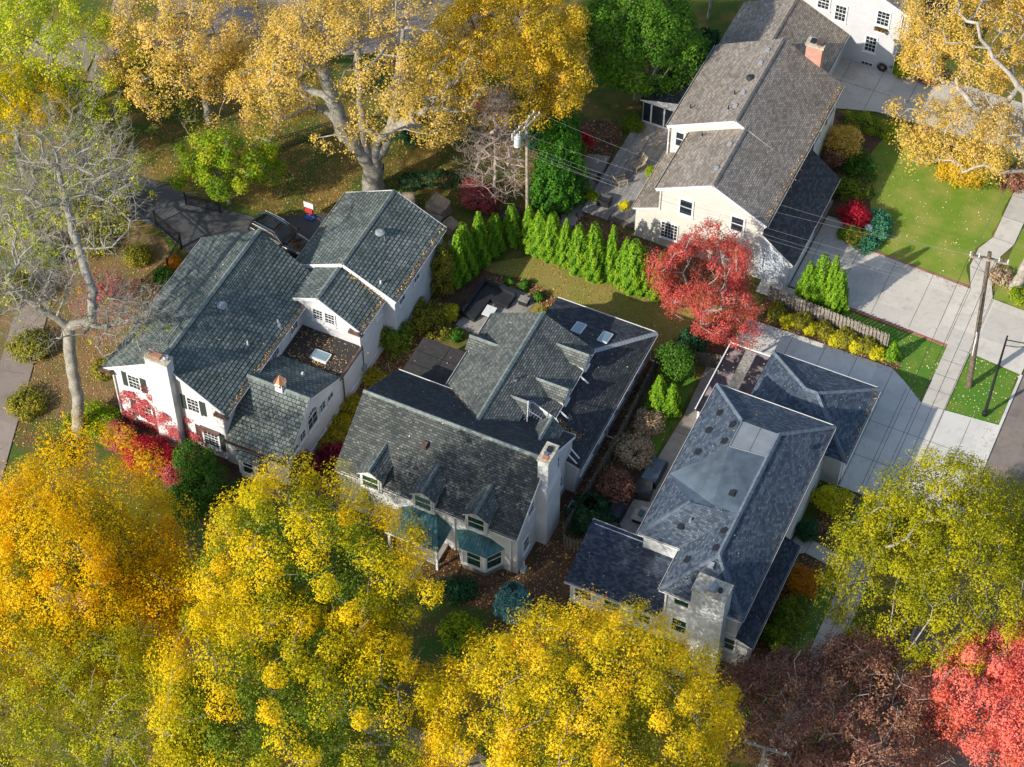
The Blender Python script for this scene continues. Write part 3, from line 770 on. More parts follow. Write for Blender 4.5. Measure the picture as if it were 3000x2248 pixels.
# ================================================================== HOUSES
def T1d(x, y): return ((0+x/2.211)/1.35624, (y/2.211)/1.35624)
def T2d(x, y): return ((1000+x/2.211)/1.35624, (y/2.211)/1.35624)
def T3d(x, y): return ((2000+x/2.211)/1.35624, (y/2.211)/1.35624)
def T4d(x, y): return ((0+x/2.211)/1.35624, (750+y/2.211)/1.35624)
def T5d(x, y): return ((1000+x/2.211)/1.35624, (750+y/2.211)/1.35624)
def T6d(x, y): return ((2000+x/2.211)/1.35624, (750+y/2.211)/1.35624)
def onplane(d, zf, z=6.0):
    for _ in range(12):
        p = at(d[0], d[1], z); z = zf(p[0], p[1])
    return p[0], p[1], z

def gable(par, axis, c0, c1, r0, r1, eL, rd, eR, wall, rmat, capm, z0=0, ov=(.12, .12), edge=None, sides='LR', course=.3, capsy=True, leaf=1.0, wallname='wall', lift=.028):
    S = (lambda c, r, z: (c, r, z)) if axis == 'y' else (lambda c, r, z: (r, c, z))
    sl = (rd[1]-eL[1])/(rd[0]-eL[0]); sr = (rd[1]-eR[1])/(eR[0]-rd[0])
    zl = eL[1]+sl*(c0-eL[0])-.16; zr = eR[1]+sr*(eR[0]-c1)-.16
    prof = [(c0, z0), (c1, z0), (c1, zr), (rd[0], rd[1]-.16), (c0, zl)]
    mb = MB()
    if axis == 'y': mb.prismy(prof, r0, r1, wall)
    else: mb.prismx(prof, r0, r1, wall)
    mb.build(wallname, wall, par)
    rb = MB(); a, b = r0-ov[0], r1+ov[1]
    if 'L' in sides: roof(rb, [S(eL[0], a, eL[1]), S(eL[0], b, eL[1]), S(rd[0], b, rd[1]), S(rd[0], a, rd[1])], rmat, edge, course, leaf=leaf, lift=lift)
    if 'R' in sides: roof(rb, [S(eR[0], a, eR[1]), S(eR[0], b, eR[1]), S(rd[0], b, rd[1]), S(rd[0], a, rd[1])], rmat, edge, course, leaf=leaf, lift=lift)
    if capsy: caps(rb, S(rd[0], a, rd[1]+.04), S(rd[0], b, rd[1]+.04), capm)
    return rb.build('roof', rmat, par)

def rake(par, axis, r, eL, rd, eR, wd=.24, d=.05, mat='trim', sgn=-1):
    """raised barge boards along a gable end"""
    mb = MB()
    S = (lambda c, z: (c, r+sgn*d, z-.12)) if axis == 'y' else (lambda c, z: (r+sgn*d, c, z-.12))
    mb.bar(S(*eL), S(*rd), .05, wd, M[mat]); mb.bar(S(*rd), S(*eR), .05, wd, M[mat])
    return mb.build('barge_board', M[mat], par)

def dormer(par, face, c, front, zb, ze, za, wd, depth, rmat, wall, ww, wh, wz, glass='glass', capm=None, ov=.16, cols=2, rows=2, label=None):
    u, n = FACE[face]
    o = Vector((c, front, 0)) if face in ('-y', '+y') else Vector((front, c, 0))
    L = lambda a, d, z: o+u*a+n*d+Vector((0, 0, z))
    h = wd/2; mb = MB()
    prof = [(-h, zb), (h, zb), (h, ze-.05), (0, za-.1), (-h, ze-.05)]
    f = [L(a, 0, z) for a, z in prof]; g = [L(a, -depth, z) for a, z in prof]
    mb.poly(f, wall); mb.poly(g[::-1], wall)
    for i in range(5): mb.poly([f[i], g[i], g[(i+1) % 5], f[(i+1) % 5]], wall)
    d = mb.build('dormer', wall, par)
    rb = MB(); s = (za-ze)/h; e = h+ov
    for sg in (-1, 1):
        roof(rb, [L(sg*e, ov, ze-s*ov), L(sg*e, -depth, ze-s*ov), L(0, -depth, za), L(0, ov, za)], rmat, M['trim'], .26, .02, .08, leaf=0)
    caps(rb, L(0, ov, za+.03), L(0, -depth, za+.03), capm or M['ridge_grey'], .13)
    rb.build('dormer_roof', rmat, d)
    window(d, L(0, 0, wz), face, ww, wh, cols, rows, glass=glass, cas=.07, sill=True)
    return d

# ------------------------------------------------------------------ cream gabled house, upper right
h4 = thing('house', 'cream gabled house with brown shingle roof, above the rounded red tree', 'house', (8, 25, 0))
BR, RC = M['asphalt_brown'], M['ridge_brown']
gable(h4, 'y', 4.0, 12.15, 17.05, 23.5, (3.72, 5.95), (8.05, 8.13), (12.42, 5.87), M['cream'], BR, RC, ov=(.1, 0), course=.16, lift=.014)
gable(h4, 'y', 2.2, 12.15, 23.5, 33.25, (1.92, 5.95), (7.22, 8.62), (12.42, 5.87), M['cream'], BR, RC, ov=(.1, .12), course=.16, lift=.014)
rake(h4, 'y', 16.95, (3.72, 5.95), (8.05, 8.13), (12.42, 5.87)); rake(h4, 'y', 23.4, (1.92, 5.95), (7.22, 8.62), (8.2, 8.1))
for p, q in (((3.66, 16.95, 5.95), (3.66, 23.45, 5.95)), ((1.86, 23.4, 5.95), (1.86, 33.3, 5.95)), ((12.48, 16.95, 5.87), (12.48, 33.3, 5.87)), ((1.9, 17.0, 3.0), (1.9, 23.4, 3.0)), ((14.9, 16.9, 2.7), (14.9, 26.9, 2.7))):
    gutter(h4, p, q)
mb = MB(); mb.prismy([(2.2, 0), (4.0, 0), (4.0, 3.75), (2.2, 2.9)], 17.1, 23.5, M['cream']); mb.build('wall', M['cream'], h4)
rb = MB(); roof(rb, [(1.92, 17.0, 3.0), (1.92, 23.45, 3.0), (4.0, 23.45, 3.95), (4.0, 17.0, 3.95)], BR, None, .16, .014); rb.build('roof', BR, h4)
mb = MB(); mb.prismy([(12.1, 0), (14.6, 0), (14.6, 2.72), (12.1, 4.7)], 17.04, 22.6, M['greywood'])
mb.box(12.15, 22.6, 0, 14.7, 26.8, .25, M['concrete_old']); mb.build('porch', M['greywood'], h4)
for y in (24.6, 26.5):
    mb = MB(); mb.box(14.35, y-.1, .25, 14.55, y+.1, 2.65, M['trim']); mb.build('porch_post', M['trim'], h4)
rb = MB(); roof(rb, [(14.88, 16.9, 2.7), (14.88, 26.9, 2.7), (12.15, 26.9, 4.92), (12.15, 16.9, 4.92)], M['asphalt_dark'], None, .16, .014, leaf=.5); rb.build('porch_roof', M['asphalt_dark'], h4)
downspout(h4, [(4.1, 17.0, 5.8), (4.1, 17.0, 3.8)]); downspout(h4, [(12.35, 16.95, 5.7), (12.2, 16.95, 5.4), (12.2, 16.95, 4.9)]); downspout(h4, [(14.85, 16.85, 2.6), (14.5, 16.85, 2.45), (14.5, 16.85, .1)]); downspout(h4, [(2.1, 23.35, 5.8), (2.1, 23.35, 3.1)])
window(h4, (6.15, 17.05, 4.9), '-y', .92, 1.45, 1, 2, cas=.14); window(h4, (10.2, 17.05, 4.95), '-y', .9, 1.4, 1, 2, cas=.14)
window(h4, (5.0, 17.05, 1.85), '-y', 1.25, 1.6, 5, 5, mid=False, cas=.08); window(h4, (2.98, 23.5, 4.85), '-y', .6, 1.4, 1, 2, cas=.16)
for y in (18.2, 19.8, 21.4, 23.0, 24.6, 26.2): window(h4, (12.15, y, 5.42), '+x', .8, .42, 2, 1, cas=.06, mid=False, sill=False)
for y in (28.6, 31.6): window(h4, (12.15, y, 4.55), '+x', .9, 1.4, 2, 4, cas=.1, shut=.3)
mb = MB(); mb.box(9.1, 33.3, 0, 10.4, 34.1, 8.75, M['brick_red']); mb.box(9.0, 33.22, 8.75, 10.5, 34.18, 8.95, M['stone_cap'])
c4 = mb.build('chimney', M['brick_red'], h4)
mb = MB(); mb.box(9.3, 33.45, 8.95, 9.7, 33.95, 9.08, M['black']); mb.box(9.85, 33.4, 8.95, 10.3, 33.95, 9.15, M['copper_dark']); mb.box(9.8, 33.35, 9.15, 10.35, 34.0, 9.2, M['copper_dark']); mb.build('chimney_cap', M['copper_dark'], c4)
zl = lambda x, y: 5.95+(x-1.92)*.504; zl2 = lambda x, y: 5.95+(x-3.72)*.503
for d in ((550, 330), (505, 412), (390, 605), (340, 692)):
    x, y, z = onplane(T3d(*d), zl); vent_box(h4, x, y, z+.05, .3)
for d in ((305, 940), (220, 1095)):
    x, y, z = onplane(T3d(*d), zl2); vent_box(h4, x, y, z+.05, .3)
for d in ((335, 615), (295, 712), (50, 705)):
    x, y, z = onplane(T3d(*d), zl); pipe(h4, x, y, z, .4, .06, 'black')
x, y, z = onplane(T3d(125, 885), zl2); pipe(h4, x, y, z, .35, .06, 'black')
x, y, z = onplane(T3d(440, 508), zl); mb = MB(); mb.tube([(x, y, z), (x, y, z+.12), (x, y, z+.24)], [.34, .34, .18], 14, M['black']); mb.build('roof_fan', M['black'], h4)
# sunroom behind
mb = MB(); mb.box(-2.1, 28.4, 0, 2.2, 33, .5, M['trim'])
for x in (-2.1, -1.35, -.25, .85): mb.box(x, 28.4, .5, x+.12, 28.5, 2.6, M['trim'])
for y in (28.4, 29.8, 31.2, 32.85): mb.box(-2.1, y, .5, -2.0, y+.12, 2.6, M['trim'])
mb.box(-2.1, 28.4, 2.5, 2.2, 28.52, 2.72, M['trim']); mb.box(-2.1, 28.4, 2.5, -1.98, 33, 2.72, M['trim'])
mb.poly([(-2.1, 28.42, 2.7), (2.2, 28.42, 2.7), (2.2, 28.42, 3.75)], M['trim'])
sr = mb.build('sunroom', M['trim'], h4)
mb = MB(); mb.poly([(-2.05, 28.45, .5), (2.1, 28.45, .5), (2.1, 28.45, 2.5), (-2.05, 28.45, 2.5)], M['glass']); mb.poly([(-2.05, 28.45, .5), (-2.05, 33, .5), (-2.05, 33, 2.5), (-2.05, 28.45, 2.5)], M['glass']); mb.build('pane', M['glass'], sr)
rb = MB(); roof(rb, [(-2.25, 28.3, 2.72), (-2.25, 33.2, 2.72), (2.2, 33.2, 3.85), (2.2, 28.3, 3.85)], M['asphalt_dark'], None, .16, .014, leaf=2); rb.build('sunroom_roof', M['asphalt_dark'], sr)

# ------------------------------------------------------------------ white house, top right
wh = thing('house', 'white two-storey house with a flower box under one window', 'house', (8, 45, 0))
gable(wh, 'y', 5.2, 13.95, 42.58, 54, (4.85, 6.35), (9.5, 8.65), (14.72, 6.35), M['white_siding'], BR, RC, ov=(.12, .12), course=.16, lift=.014)
rake(wh, 'y', 42.48, (4.85, 6.35), (9.5, 8.65), (14.72, 6.35))
gable(wh, 'y', 1.2, 9.7, 36.6, 42.58, (.9, 2.7), (5.35, 4.95), (9.97, 2.72), M['white_siding'], BR, RC, ov=(.15, 0), course=.16, lift=.014, leaf=5)
gutter(wh, (10.03, 36.5, 2.72), (10.03, 42.5, 2.72)); gutter(wh, (14.78, 42.5, 6.35), (14.78, 54, 6.35))
window(wh, (12.55, 42.58, 5.35), '-y', .95, 1.35, 3, 4, cas=.12); window(wh, (11.9, 42.58, 2.4), '-y', .85, 1.5, 3, 4, cas=.12)
window(wh, (9.05, 42.58, 4.6), '-y', .85, 1.5, 3, 4, cas=.12); window(wh, (7.55, 42.58, 5.2), '-y', .9, 1.3, 3, 4, cas=.12)
mb = MB()
for i in range(3): mb.box(11.42+i*.32, 42.5, .2, 11.68+i*.32, 42.6, .42, M['black'])
mb.box(11.36, 42.53, .14, 12.38, 42.575, .48, M['trim']); mb.build('basement_window', M['trim'], wh)
mb = MB(); mb.box(12.05, 42.28, 3.95, 13.0, 42.56, 4.15, M['trim']); fb = mb.build('flower_box', M['trim'], wh)
rg = np.random.default_rng(3); P = np.column_stack([12.0+rg.random(260)*1.05, 42.2+rg.random(260)*.35, 4.15+rg.random(260)*.25]); quads('flowers', P, rg.normal(size=(260, 3))+[0, 0, .6], .1, 'l_pinkred', fb, rg.random(260), rg.random(260)); quads('flowers', P+.04, rg.normal(size=(260, 3))+[0, 0, .6], .12, 'l_green', fb, rg.random(260), rg.random(260))
mb = MB(); mb.box(13.95, 42.9, 3.4, 14.6, 45.5, 6.2, M['cream']); mb.build('bay', M['cream'], wh)
downspout(wh, [(14.1, 42.5, 6.2), (14.05, 42.5, 5.9), (14.05, 42.5, .1)])
mb = MB(); mb.box(13.95, 43.2, 0, 16.3, 49, .3, M['concrete_old'])
for y in (43.5, 46, 48.6): mb.tube([(16.0, y, .3), (16.0, y, 3.3)], .1, 10, M['trim'])
mb.bar((15.2, 43.4, 3.55), (16.3, 43.4, 3.2), .1, .3, M['trim']); mb.build('porch', M['trim'], wh)
rb = MB(); roof(rb, [(16.6, 43.2, 3.3), (16.6, 49.3, 3.3), (13.95, 49.3, 4.3), (13.95, 43.2, 4.3)], M['asphalt_dark'], None, .16, .014, leaf=.5); rb.build('porch_roof', M['asphalt_dark'], wh)

# ------------------------------------------------------------------ white slate-roofed house, left
h1 = thing('house', 'white stucco house with grey-green slate roofs and red ivy on its front gable', 'house', (-19, -8, 0))
SL, RG = M['slate'], M['ridge_grey']
gable(h1, 'y', -23.5, -14.7, -14.7, -1.45, (-24.15, 5.5), (-19.15, 8.62), (-14.38, 5.45), M['stucco'], SL, RG, ov=(.12, .12), course=.3, lift=.035)
rake(h1, 'y', -14.82, (-24.15, 5.5), (-19.15, 8.62), (-14.38, 5.45))
gable(h1, 'x', -14.8, -7.35, -14.7, -9.87, (-15.02, 2.82), (-11.35, 5.78), (-7.3, 3.6), M['stucco'], SL, RG, ov=(0, .06), course=.3, lift=.035)
mb = MB(); mb.box(-14.7, -7.35, 0, -9.85, -3.9, 3.3, M['stucco']); mb.box(-15.1, -3.95, 0, -9.85, -.6, 4.6, M['stucco']); mb.box(-17.2, -2, 0, -15, -.2, 4.4, M['stucco'])
mb.box(-9.86, -14.7, 0, -9.78, -.7, .62, M['trim']); mb.build('wall', M['stucco'], h1)
mb = MB(); mb.poly([(-14.68, -7.5, 3.32), (-9.95, -7.5, 3.32), (-9.95, -3.96, 3.32), (-14.68, -3.96, 3.32)], M['flat_tar'])
mb.box(-9.97, -7.3, 3.2, -9.80, -3.96, 3.42, M['copper_dark']); ROOFS.append(([Vector(p) for p in ((-14.6, -7.3, 3.35), (-10, -7.3, 3.35), (-10, -4, 3.35), (-14.6, -4, 3.35))], Vector((0, 0, 1)), 24)); mb.build('flat_roof', M['flat_tar'], h1)
mb = MB(); mb.box(-12.7, -6.5, 3.32, -11.4, -5.62, 3.5, M['trim']); sk = mb.build('skylight', M['trim'], h1); mb = MB(); mb.box(-12.6, -6.4, 3.5, -11.5, -5.72, 3.53, M['skylight']); mb.build('pane', M['skylight'], sk)
gable(h1, 'y', -15.0, -9.87, -3.92, -.5, (-15.15, 6.1), (-13.15, 7.0), (-9.78, 4.95), M['stucco'], SL, RG, z0=4.3, ov=(.12, .1), course=.3, lift=.035, leaf=1.5)
rake(h1, 'y', -4.04, (-15.15, 6.1), (-13.15, 7.0), (-9.78, 4.95))
gable(h1, 'y', -16.7, -8.95, -.6, 7.0, (-16.98, 5.4), (-12.87, 7.45), (-8.74, 5.4), M['stucco'], SL, RG, ov=(.15, .15), course=.3, lift=.035)
rake(h1, 'y', -.78, (-16.98, 5.4), (-12.87, 7.45), (-8.74, 5.4), .3, .04); rake(h1, 'y', 7.18, (-16.98, 5.4), (-12.87, 7.45), (-8.74, 5.4), sgn=1)
mb = MB(); mb.box(-17.25, -1.35, 4.4, -15.0, -.62, 4.5, M['black']); mb.box(-15.7, -4.3, 4.75, -15.12, -1.4, 4.86, M['concrete_old']); mb.build('flat_roof', M['black'], h1)
for p, q in (((-24.2, -14.8, 5.5), (-24.2, -1.3, 5.5)), ((-14.32, -14.8, 5.45), (-14.32, -1.5, 5.45)), ((-17.04, -.7, 5.4), (-17.04, 7.1, 5.4)), ((-8.68, -.7, 5.4), (-8.68, 7.1, 5.4)), ((-9.72, -4.0, 4.95), (-9.72, -.6, 4.95)), ((-14.9, -15.08, 2.82), (-9.8, -15.08, 2.82))):
    gutter(h1, p, q, 'copper_dark' if p[0] > -15 and p[2] < 3 else 'gutter_white')
for x, y, z in ((-14.75, -14.95, 5.45), (-23.9, -14.95, 5.5), (-10.2, -4.15, 4.95)):
    mb = MB(); mb.prismy([(x-.55, z-.25), (x+.55, z-.25), (x+.35, z+.1), (x-.55, z-.02)], y-.12, y+.22, M['copper_dark']); mb.build('cornice_return', M['copper_dark'], h1)
downspout(h1, [(-14.78, -14.8, 5.2), (-14.78, -14.8, .1)]); downspout(h1, [(-23.45, -14.8, 5.2), (-23.45, -14.8, .1)]); downspout(h1, [(-10.0, -4.05, 4.8), (-9.95, -4.05, 3.4)]); downspout(h1, [(-9.75, -7.05, 3.3), (-9.75, -7.05, .1)], 'gutter_dark')
mb = MB(); mb.box(-20.0, -15.35, 0, -18.25, -14.6, 9.25, M['stucco']); mb.box(-20.07, -15.42, 9.25, -18.18, -14.53, 9.36, M['stone_cap']); ch = mb.build('chimney', M['stucco'], h1)
mb = MB(); mb.box(-19.8, -15.15, 9.36, -18.9, -14.75, 9.55, M['terracotta']); mb.build('chimney_pot', M['terracotta'], ch); mb = MB(); mb.tube([(-18.55, -14.95, 9.3), (-18.55, -14.95, 9.6), (-18.55, -14.95, 9.72)], [.2, .2, .08], 12, M['chrome']); mb.build('chimney_cap', M['chrome'], ch)
window(h1, (-17.1, -14.7, 5.0), '-y', .85, 1.35, 3, 4, .42); window(h1, (-21.8, -14.7, 5.0), '-y', .85, 1.35, 3, 4, .42)
window(h1, (-16.05, -14.7, 1.9), '-y', 1.1, 1.7, 4, 6, .5, cas=.14); window(h1, (-21.35, -14.7, 1.95), '-y', 1.0, 1.6, 4, 4, .5, cas=.14)
mb = MB(); mb.box(-16.85, -15.0, 2.86, -15.25, -14.7, 2.96, M['copper_dark']); mb.build('window_hood', M['copper_dark'], h1)
for y in (-5.1, -7.8): window(h1, (-14.7, y, 4.35), '+x', .95, .9, 3, 3, cas=.08, mid=False)
window(h1, (-13.3, -3.92, 5.05), '-y', .72, 1.1, 3, 4); window(h1, (-12.35, -3.92, 5.05), '-y', .72, 1.1, 3, 4)
window(h1, (-9.87, -1.5, 4.35), '+x', .7, .75, 2, 2); window(h1, (-8.95, 2.75, 4.5), '+x', .8, .85, 2, 2); window(h1, (-8.95, .45, 4.5), '+x', .8, .85, 2, 2)
window(h1, (-9.87, -11.3, 3.35), '+x', 1.25, 1.2, 2, 2, arch=True, cas=.07, mid=False)
window(h1, (-9.87, -9.9, 3.3), '+x', .7, .8, 2, 2, cas=.06, mid=False); window(h1, (-9.87, -8.8, 3.15), '+x', .7, .55, 2, 1, cas=.06, mid=False)
window(h1, (-9.87, -12.75, 3.3), '+x', .7, .8, 2, 2, cas=.06, mid=False); window(h1, (-9.87, -13.75, 3.1), '+x', .6, .5, 2, 1, cas=.06, mid=False)
mb = MB(); mb.tube([(-9.8, -4.0, 3.2), (-9.8, -4.05, 1.6), (-9.78, -4.2, 1.4)], .03, 6, M['black']); mb.box(-9.85, -4.3, 1.0, -9.65, -3.95, 1.5, M['grey_metal']); mb.build('electric_meter', M['grey_metal'], h1)
# bay on the kitchen front
def bay(par, x0, x1, xa, xb, yw, yf, z0, zs, zt, zr, rmat, wall, base, glass='glass', xr=None, seams=False):
    B = [(x0, yw), (xa, yf), (xb, yf), (x1, yw)]
    mb = MB(); mb.prismz(B, z0, zs, base); b = mb.build('bay', wall, par)
    mb = MB(); mb.prismz([(x0-.06, yw), (xa-.05, yf-.08), (xb+.05, yf-.08), (x1+.06, yw)], zs, zs+.12, M['trim_grey']); mb.prismz(B, zs+.12, zt, wall)
    for k in range(3):
        (ax, ay), (bx, by) = B[k], B[k+1]; A, Bv = Vector((ax, ay, 0)), Vector((bx, by, 0)); d = (Bv-A).normalized(); nn = Vector((d.y, -d.x, 0)); L = (Bv-A).length
        for (s0, s1) in ((0, .1), (L-.1, L)): mb.bar(A+d*(s0+.05)+nn*.02+Vector((0, 0, zs+.12)), A+d*(s0+.05)+nn*.02+Vector((0, 0, zt)), .12, .1, M['trim'], up=nn)
        mb.bar(A+d*.1+nn*.02+Vector((0, 0, (zs+zt)/2+.15)), A+d*(L-.1)+nn*.02+Vector((0, 0, (zs+zt)/2+.15)), .06, .05, M['trim'])
        mb.bar(A+nn*.03+Vector((0, 0, zt-.04)), Bv+nn*.03+Vector((0, 0, zt-.04)), .1, .12, M['trim'])
    fr = mb.build('bay_window', M['trim'], b)
    mb = MB()
    for k in range(3):
        (ax, ay), (bx, by) = B[k], B[k+1]; A, Bv = Vector((ax, ay, 0)), Vector((bx, by, 0)); d = (Bv-A).normalized(); nn = Vector((d.y, -d.x, 0)); L = (Bv-A).length; f = .22 if k == 1 else .2
        p, q = A+d*(L*f if k == 1 else .16)+nn*.015, A+d*(L*(1-f) if k == 1 else L-.16)+nn*.015
        mb.poly([p+Vector((0, 0, zs+.25)), q+Vector((0, 0, zs+.25)), q+Vector((0, 0, zt-.1)), p+Vector((0, 0, zt-.1))], M[glass])
    mb.build('pane', M[glass], fr)
    o_ = .16; E = [(x0-o_, yw), (xa-o_*.7, yf-o_), (xb+o_*.7, yf-o_), (x1+o_, yw)]; ra, rb_ = xr or (x0+(x1-x0)*.3, x0+(x1-x0)*.7)
    mb = MB(); T0, T1 = Vector((ra, yw+.02, zr)), Vector((rb_, yw+.02, zr)); V = [Vector((*e, zt)) for e in E]
    for f in ([V[0], V[1], T0], [V[1], V[2], T1, T0], [V[2], V[3], T1]): mb.poly(f, rmat)
    mb.poly([v-Vector((0, 0, .06)) for v in V][::-1], M['trim'])
    for k in range(3): mb.poly([V[k]-Vector((0, 0, .06)), V[k+1]-Vector((0, 0, .06)), V[k+1], V[k]], M['trim'])
    if seams:
        for k in range(9):
            u = k/8; mb.bar(V[1].lerp(V[2], u)+Vector((0, 0, .015)), T0.lerp(T1, u)+Vector((0, 0, .015)), .025, .03, rmat)
        for a, c in ((V[1], T0), (V[2], T1)): mb.bar(a+Vector((0, 0, .01)), c+Vector((0, 0, .01)), .05, .04, rmat)
    mb.build('bay_roof', rmat, b); return b
bay(h1, -14.0, -11.5, -13.4, -12.1, -14.8, -15.5, 0, .5, 2.1, 2.65, SL, M['stucco'], M['stucco'])
# cupola on the kitchen ridge
mb = MB(); cx_, cy_ = -12.1, -11.35; mb.box(cx_-.27, cy_-.27, 5.35, cx_+.27, cy_+.27, 6.45, M['trim'])
for s in (-1, 1):
    for k in (-.12, .12):
        mb.box(cx_+k-.08, cy_+s*.265, 6.1, cx_+k+.08, cy_+s*.285, 6.35, M['black']); mb.box(cx_+s*.265, cy_+k-.08, 6.1, cx_+s*.285, cy_+k+.08, 6.35, M['black'])
cu = mb.build('cupola', M['trim'], h1)
mb = MB(); n_ = 8; rr = [(.46, 6.45), (.40, 6.52), (.2, 6.85), (.03, 7.15)]
rings = [[Vector((cx_+r*cos(2*pi*(k+.5)/n_), cy_+r*sin(2*pi*(k+.5)/n_), z)) for k in range(n_)] for r, z in rr]
for i in range(3):
    for k in range(n_): mb.poly([rings[i][k], rings[i][(k+1) % n_], rings[i+1][(k+1) % n_], rings[i+1][k]], M['copper'])
mb.poly(rings[0][::-1], M['copper']); mb.tube([(cx_, cy_, 7.1), (cx_, cy_, 7.8)], [.03, .008], 6, M['copper_dark']); mb.build('cupola_roof', M['copper'], cu)
zr1 = lambda x, y: 8.62-(x+19.15)*.665; zg = lambda x, y: 7.45-(x+12.87)*.496; zk = lambda x, y: 5.78-(y+11.35)*.54
for d, f in ((T4d(1440, 318), zr1), (T2d(250, 1505), zg)):
    x, y, z = onplane(d, lambda a, b: f(a, b)+.35); z -= .35
    mb = MB(); mb.tube([(x, y, z-.1), (x, y, z+.3)], .12, 10, M['grey_metal']); mb.tube([(x, y, z+.28), (x, y, z+.36), (x, y, z+.44)], [.36, .36, .2], 16, M['grey_metal']); mb.bar((x+.3, y+.1, z+.3), (x+.45, y-.25, z-.1), .03, .03, M['metal']); mb.build('roof_vent', M['grey_metal'], h1, smooth=False)
x, y, z = onplane(T4d(1605, 575), zr1); pipe(h1, x, y, z, .35, .06)
x, y, z = onplane(T4d(1800, 430), zr1); pipe(h1, x, y, z, .25, .07); vent_box(h1, x+.2, y-.15, z-.1, .2)
x, y, z = onplane(T5d(255, 178), zg); pipe(h1, x, y, z, .25, .07)
x, y, z = onplane(T4d(1960, 770), zk); pipe(h1, x, y, z, .25, .08)

# ------------------------------------------------------------------ white house with dormers, centre
h2 = thing('house', 'white house with many small dormers and teal copper awnings', 'house', (1, -6, 0))
AG = M['asphalt_grey']
gable(h2, 'x', -14.7, -6.0, -6.0, 7.35, (-14.98, 4.45), (-10.4, 7.6), (-5.8, 4.75), M['white'], M['asphalt_grey_halfshade'], RG, ov=(.1, .1), course=.17, lift=.016, sides='L')
AG_SHADE = M['asphalt_grey_shade']; rb = MB(); roof(rb, [(-6.1, -5.8, 4.75), (7.45, -5.8, 4.75), (7.45, -10.4, 7.6), (-6.1, -10.4, 7.6)], AG_SHADE, None, .17, .016); rb.build('roof', AG_SHADE, h2)
rake(h2, 'x', 7.45, (-14.98, 4.45), (-10.4, 7.6), (-5.8, 4.75), .16, .02, sgn=1)
mb = MB(); mb.box(-1.0, -9, 0, 3.5, -4.6, 4.9, M['white_siding']); mb.build('wall', M['white_siding'], h2)
gable(h2, 'y', -2.2, 5.2, -4.6, 1.9, (-2.45, 4.45), (1.45, 6.42), (5.4, 4.45), M['white_siding'], AG, RG, ov=(.1, .1), course=.17, lift=.016)
rb = MB(); roof(rb, [(-2.45, -8.9, 4.45), (-2.45, -4.7, 4.45), (1.45, -4.7, 6.42), (1.45, -8.9, 6.42)], AG, None, .17, .016); roof(rb, [(3.7, -8.9, 5.295), (3.7, -4.7, 5.295), (1.45, -4.7, 6.42), (1.45, -8.9, 6.42)], AG, None, .17, .016); caps(rb, (1.45, -8.6, 6.46), (1.45, -4.7, 6.46), RG); rb.build('roof', AG, h2)
mb = MB(); mb.prismz([(.9, 1.9), (.9, 6.1), (8.05, 6.1), (8.05, -6.9), (5.2, -6.9), (5.2, 1.9)], 0, 2.92, M['white_siding']); mb.poly([(5.2, -6.89, 2.9), (8.05, -6.89, 2.9), (8.05, -6.89, 3.1), (5.2, -6.89, 4.1)], M['white_siding']); mb.box(4.9, -6.5, 2.9, 5.25, 1.9, 4.4, M['white_siding']); mb.build('wall', M['white_siding'], h2)
rb = MB(); roof(rb, [(8.4, -7.0, 3.0), (8.4, 6.4, 3.0), (5.2, 1.85, 4.2), (5.2, -7.0, 4.2)], AG_SHADE, None, .17, .016, leaf=1.6)
roof(rb, [(.6, 6.4, 3.0), (8.4, 6.4, 3.0), (5.2, 1.85, 4.2), (.6, 1.85, 4.2)], M['asphalt_dark'], None, .17, .016, leaf=1.6); caps(rb, (8.4, 6.4, 3.04), (5.2, 1.85, 4.24), M['grey_metal'], .2); rb.build('roof', AG, h2)
mb = MB(); mb.box(-6.3, -6.1, 0, -2.3, -1.2, 2.9, M['white']); mb.build('wall', M['white'], h2)
mb = MB(); mb.box(-6.45, -6.1, 2.9, -2.25, -1.05, 3.04, M['flat_tar'])
for k in range(1, 4): mb.bar((-6.4, -6+k*1.2, 3.05), (-2.3, -6+k*1.2, 3.05), .03, .02, M['black'])
mb.bar((-4.3, -6, 3.05), (-4.3, -1.1, 3.05), .03, .02, M['black']); mb.build('flat_roof', M['flat_tar'], h2); ROOFS.append(([Vector(p) for p in ((-6.4, -5.7, 3.06), (-2.5, -5.7, 3.06), (-2.5, -1.1, 3.06), (-6.4, -1.1, 3.06))], Vector((0, 0, 1)), 2))
for p, q in (((-6, -15.04, 4.45), (-4.3, -15.04, 4.45)), ((-2.4, -15.04, 4.45), (-.3, -15.04, 4.45)), ((1.55, -15.04, 4.45), (3.6, -15.04, 4.45)), ((5.5, -15.04, 4.45), (7.4, -15.04, 4.45)), ((-6.0, -5.74, 4.75), (-1.6, -5.74, 4.75)), ((5.9, -5.74, 4.75), (7.45, -5.74, 4.75)), ((-2.51, -5.3, 4.45), (-2.51, -2.0, 4.45)), ((-2.51, -.5, 4.45), (-2.51, 2.0, 4.45)), ((5.46, -4.7, 4.45), (5.46, 2.0, 4.45)), ((8.46, -7.0, 3.0), (8.46, 6.4, 3.0)), ((.6, 6.46, 3.0), (8.4, 6.46, 3.0))): gutter(h2, p, q, 'trim', w=.16, h=.12)
for cx0, l in ((-3.25, 0), (.66, 0), (4.55, 0)):
    dormer(h2, '-y', cx0, -15.12, 3.75, 5.45, 6.0, 1.6, 2.75, AG, M['white'], 1.15, 1.2, 4.72, 'glass_green', cols=1, rows=2)
dormer(h2, '+x', .5, 5.5, 4.0, 5.0, 5.5, 1.15, 2.3, AG, M['white_siding'], .6, .75, 4.6); dormer(h2, '+x', -2.9, 5.5, 4.0, 5.0, 5.5, 1.15, 2.3, AG, M['white_siding'], .6, .75, 4.6)
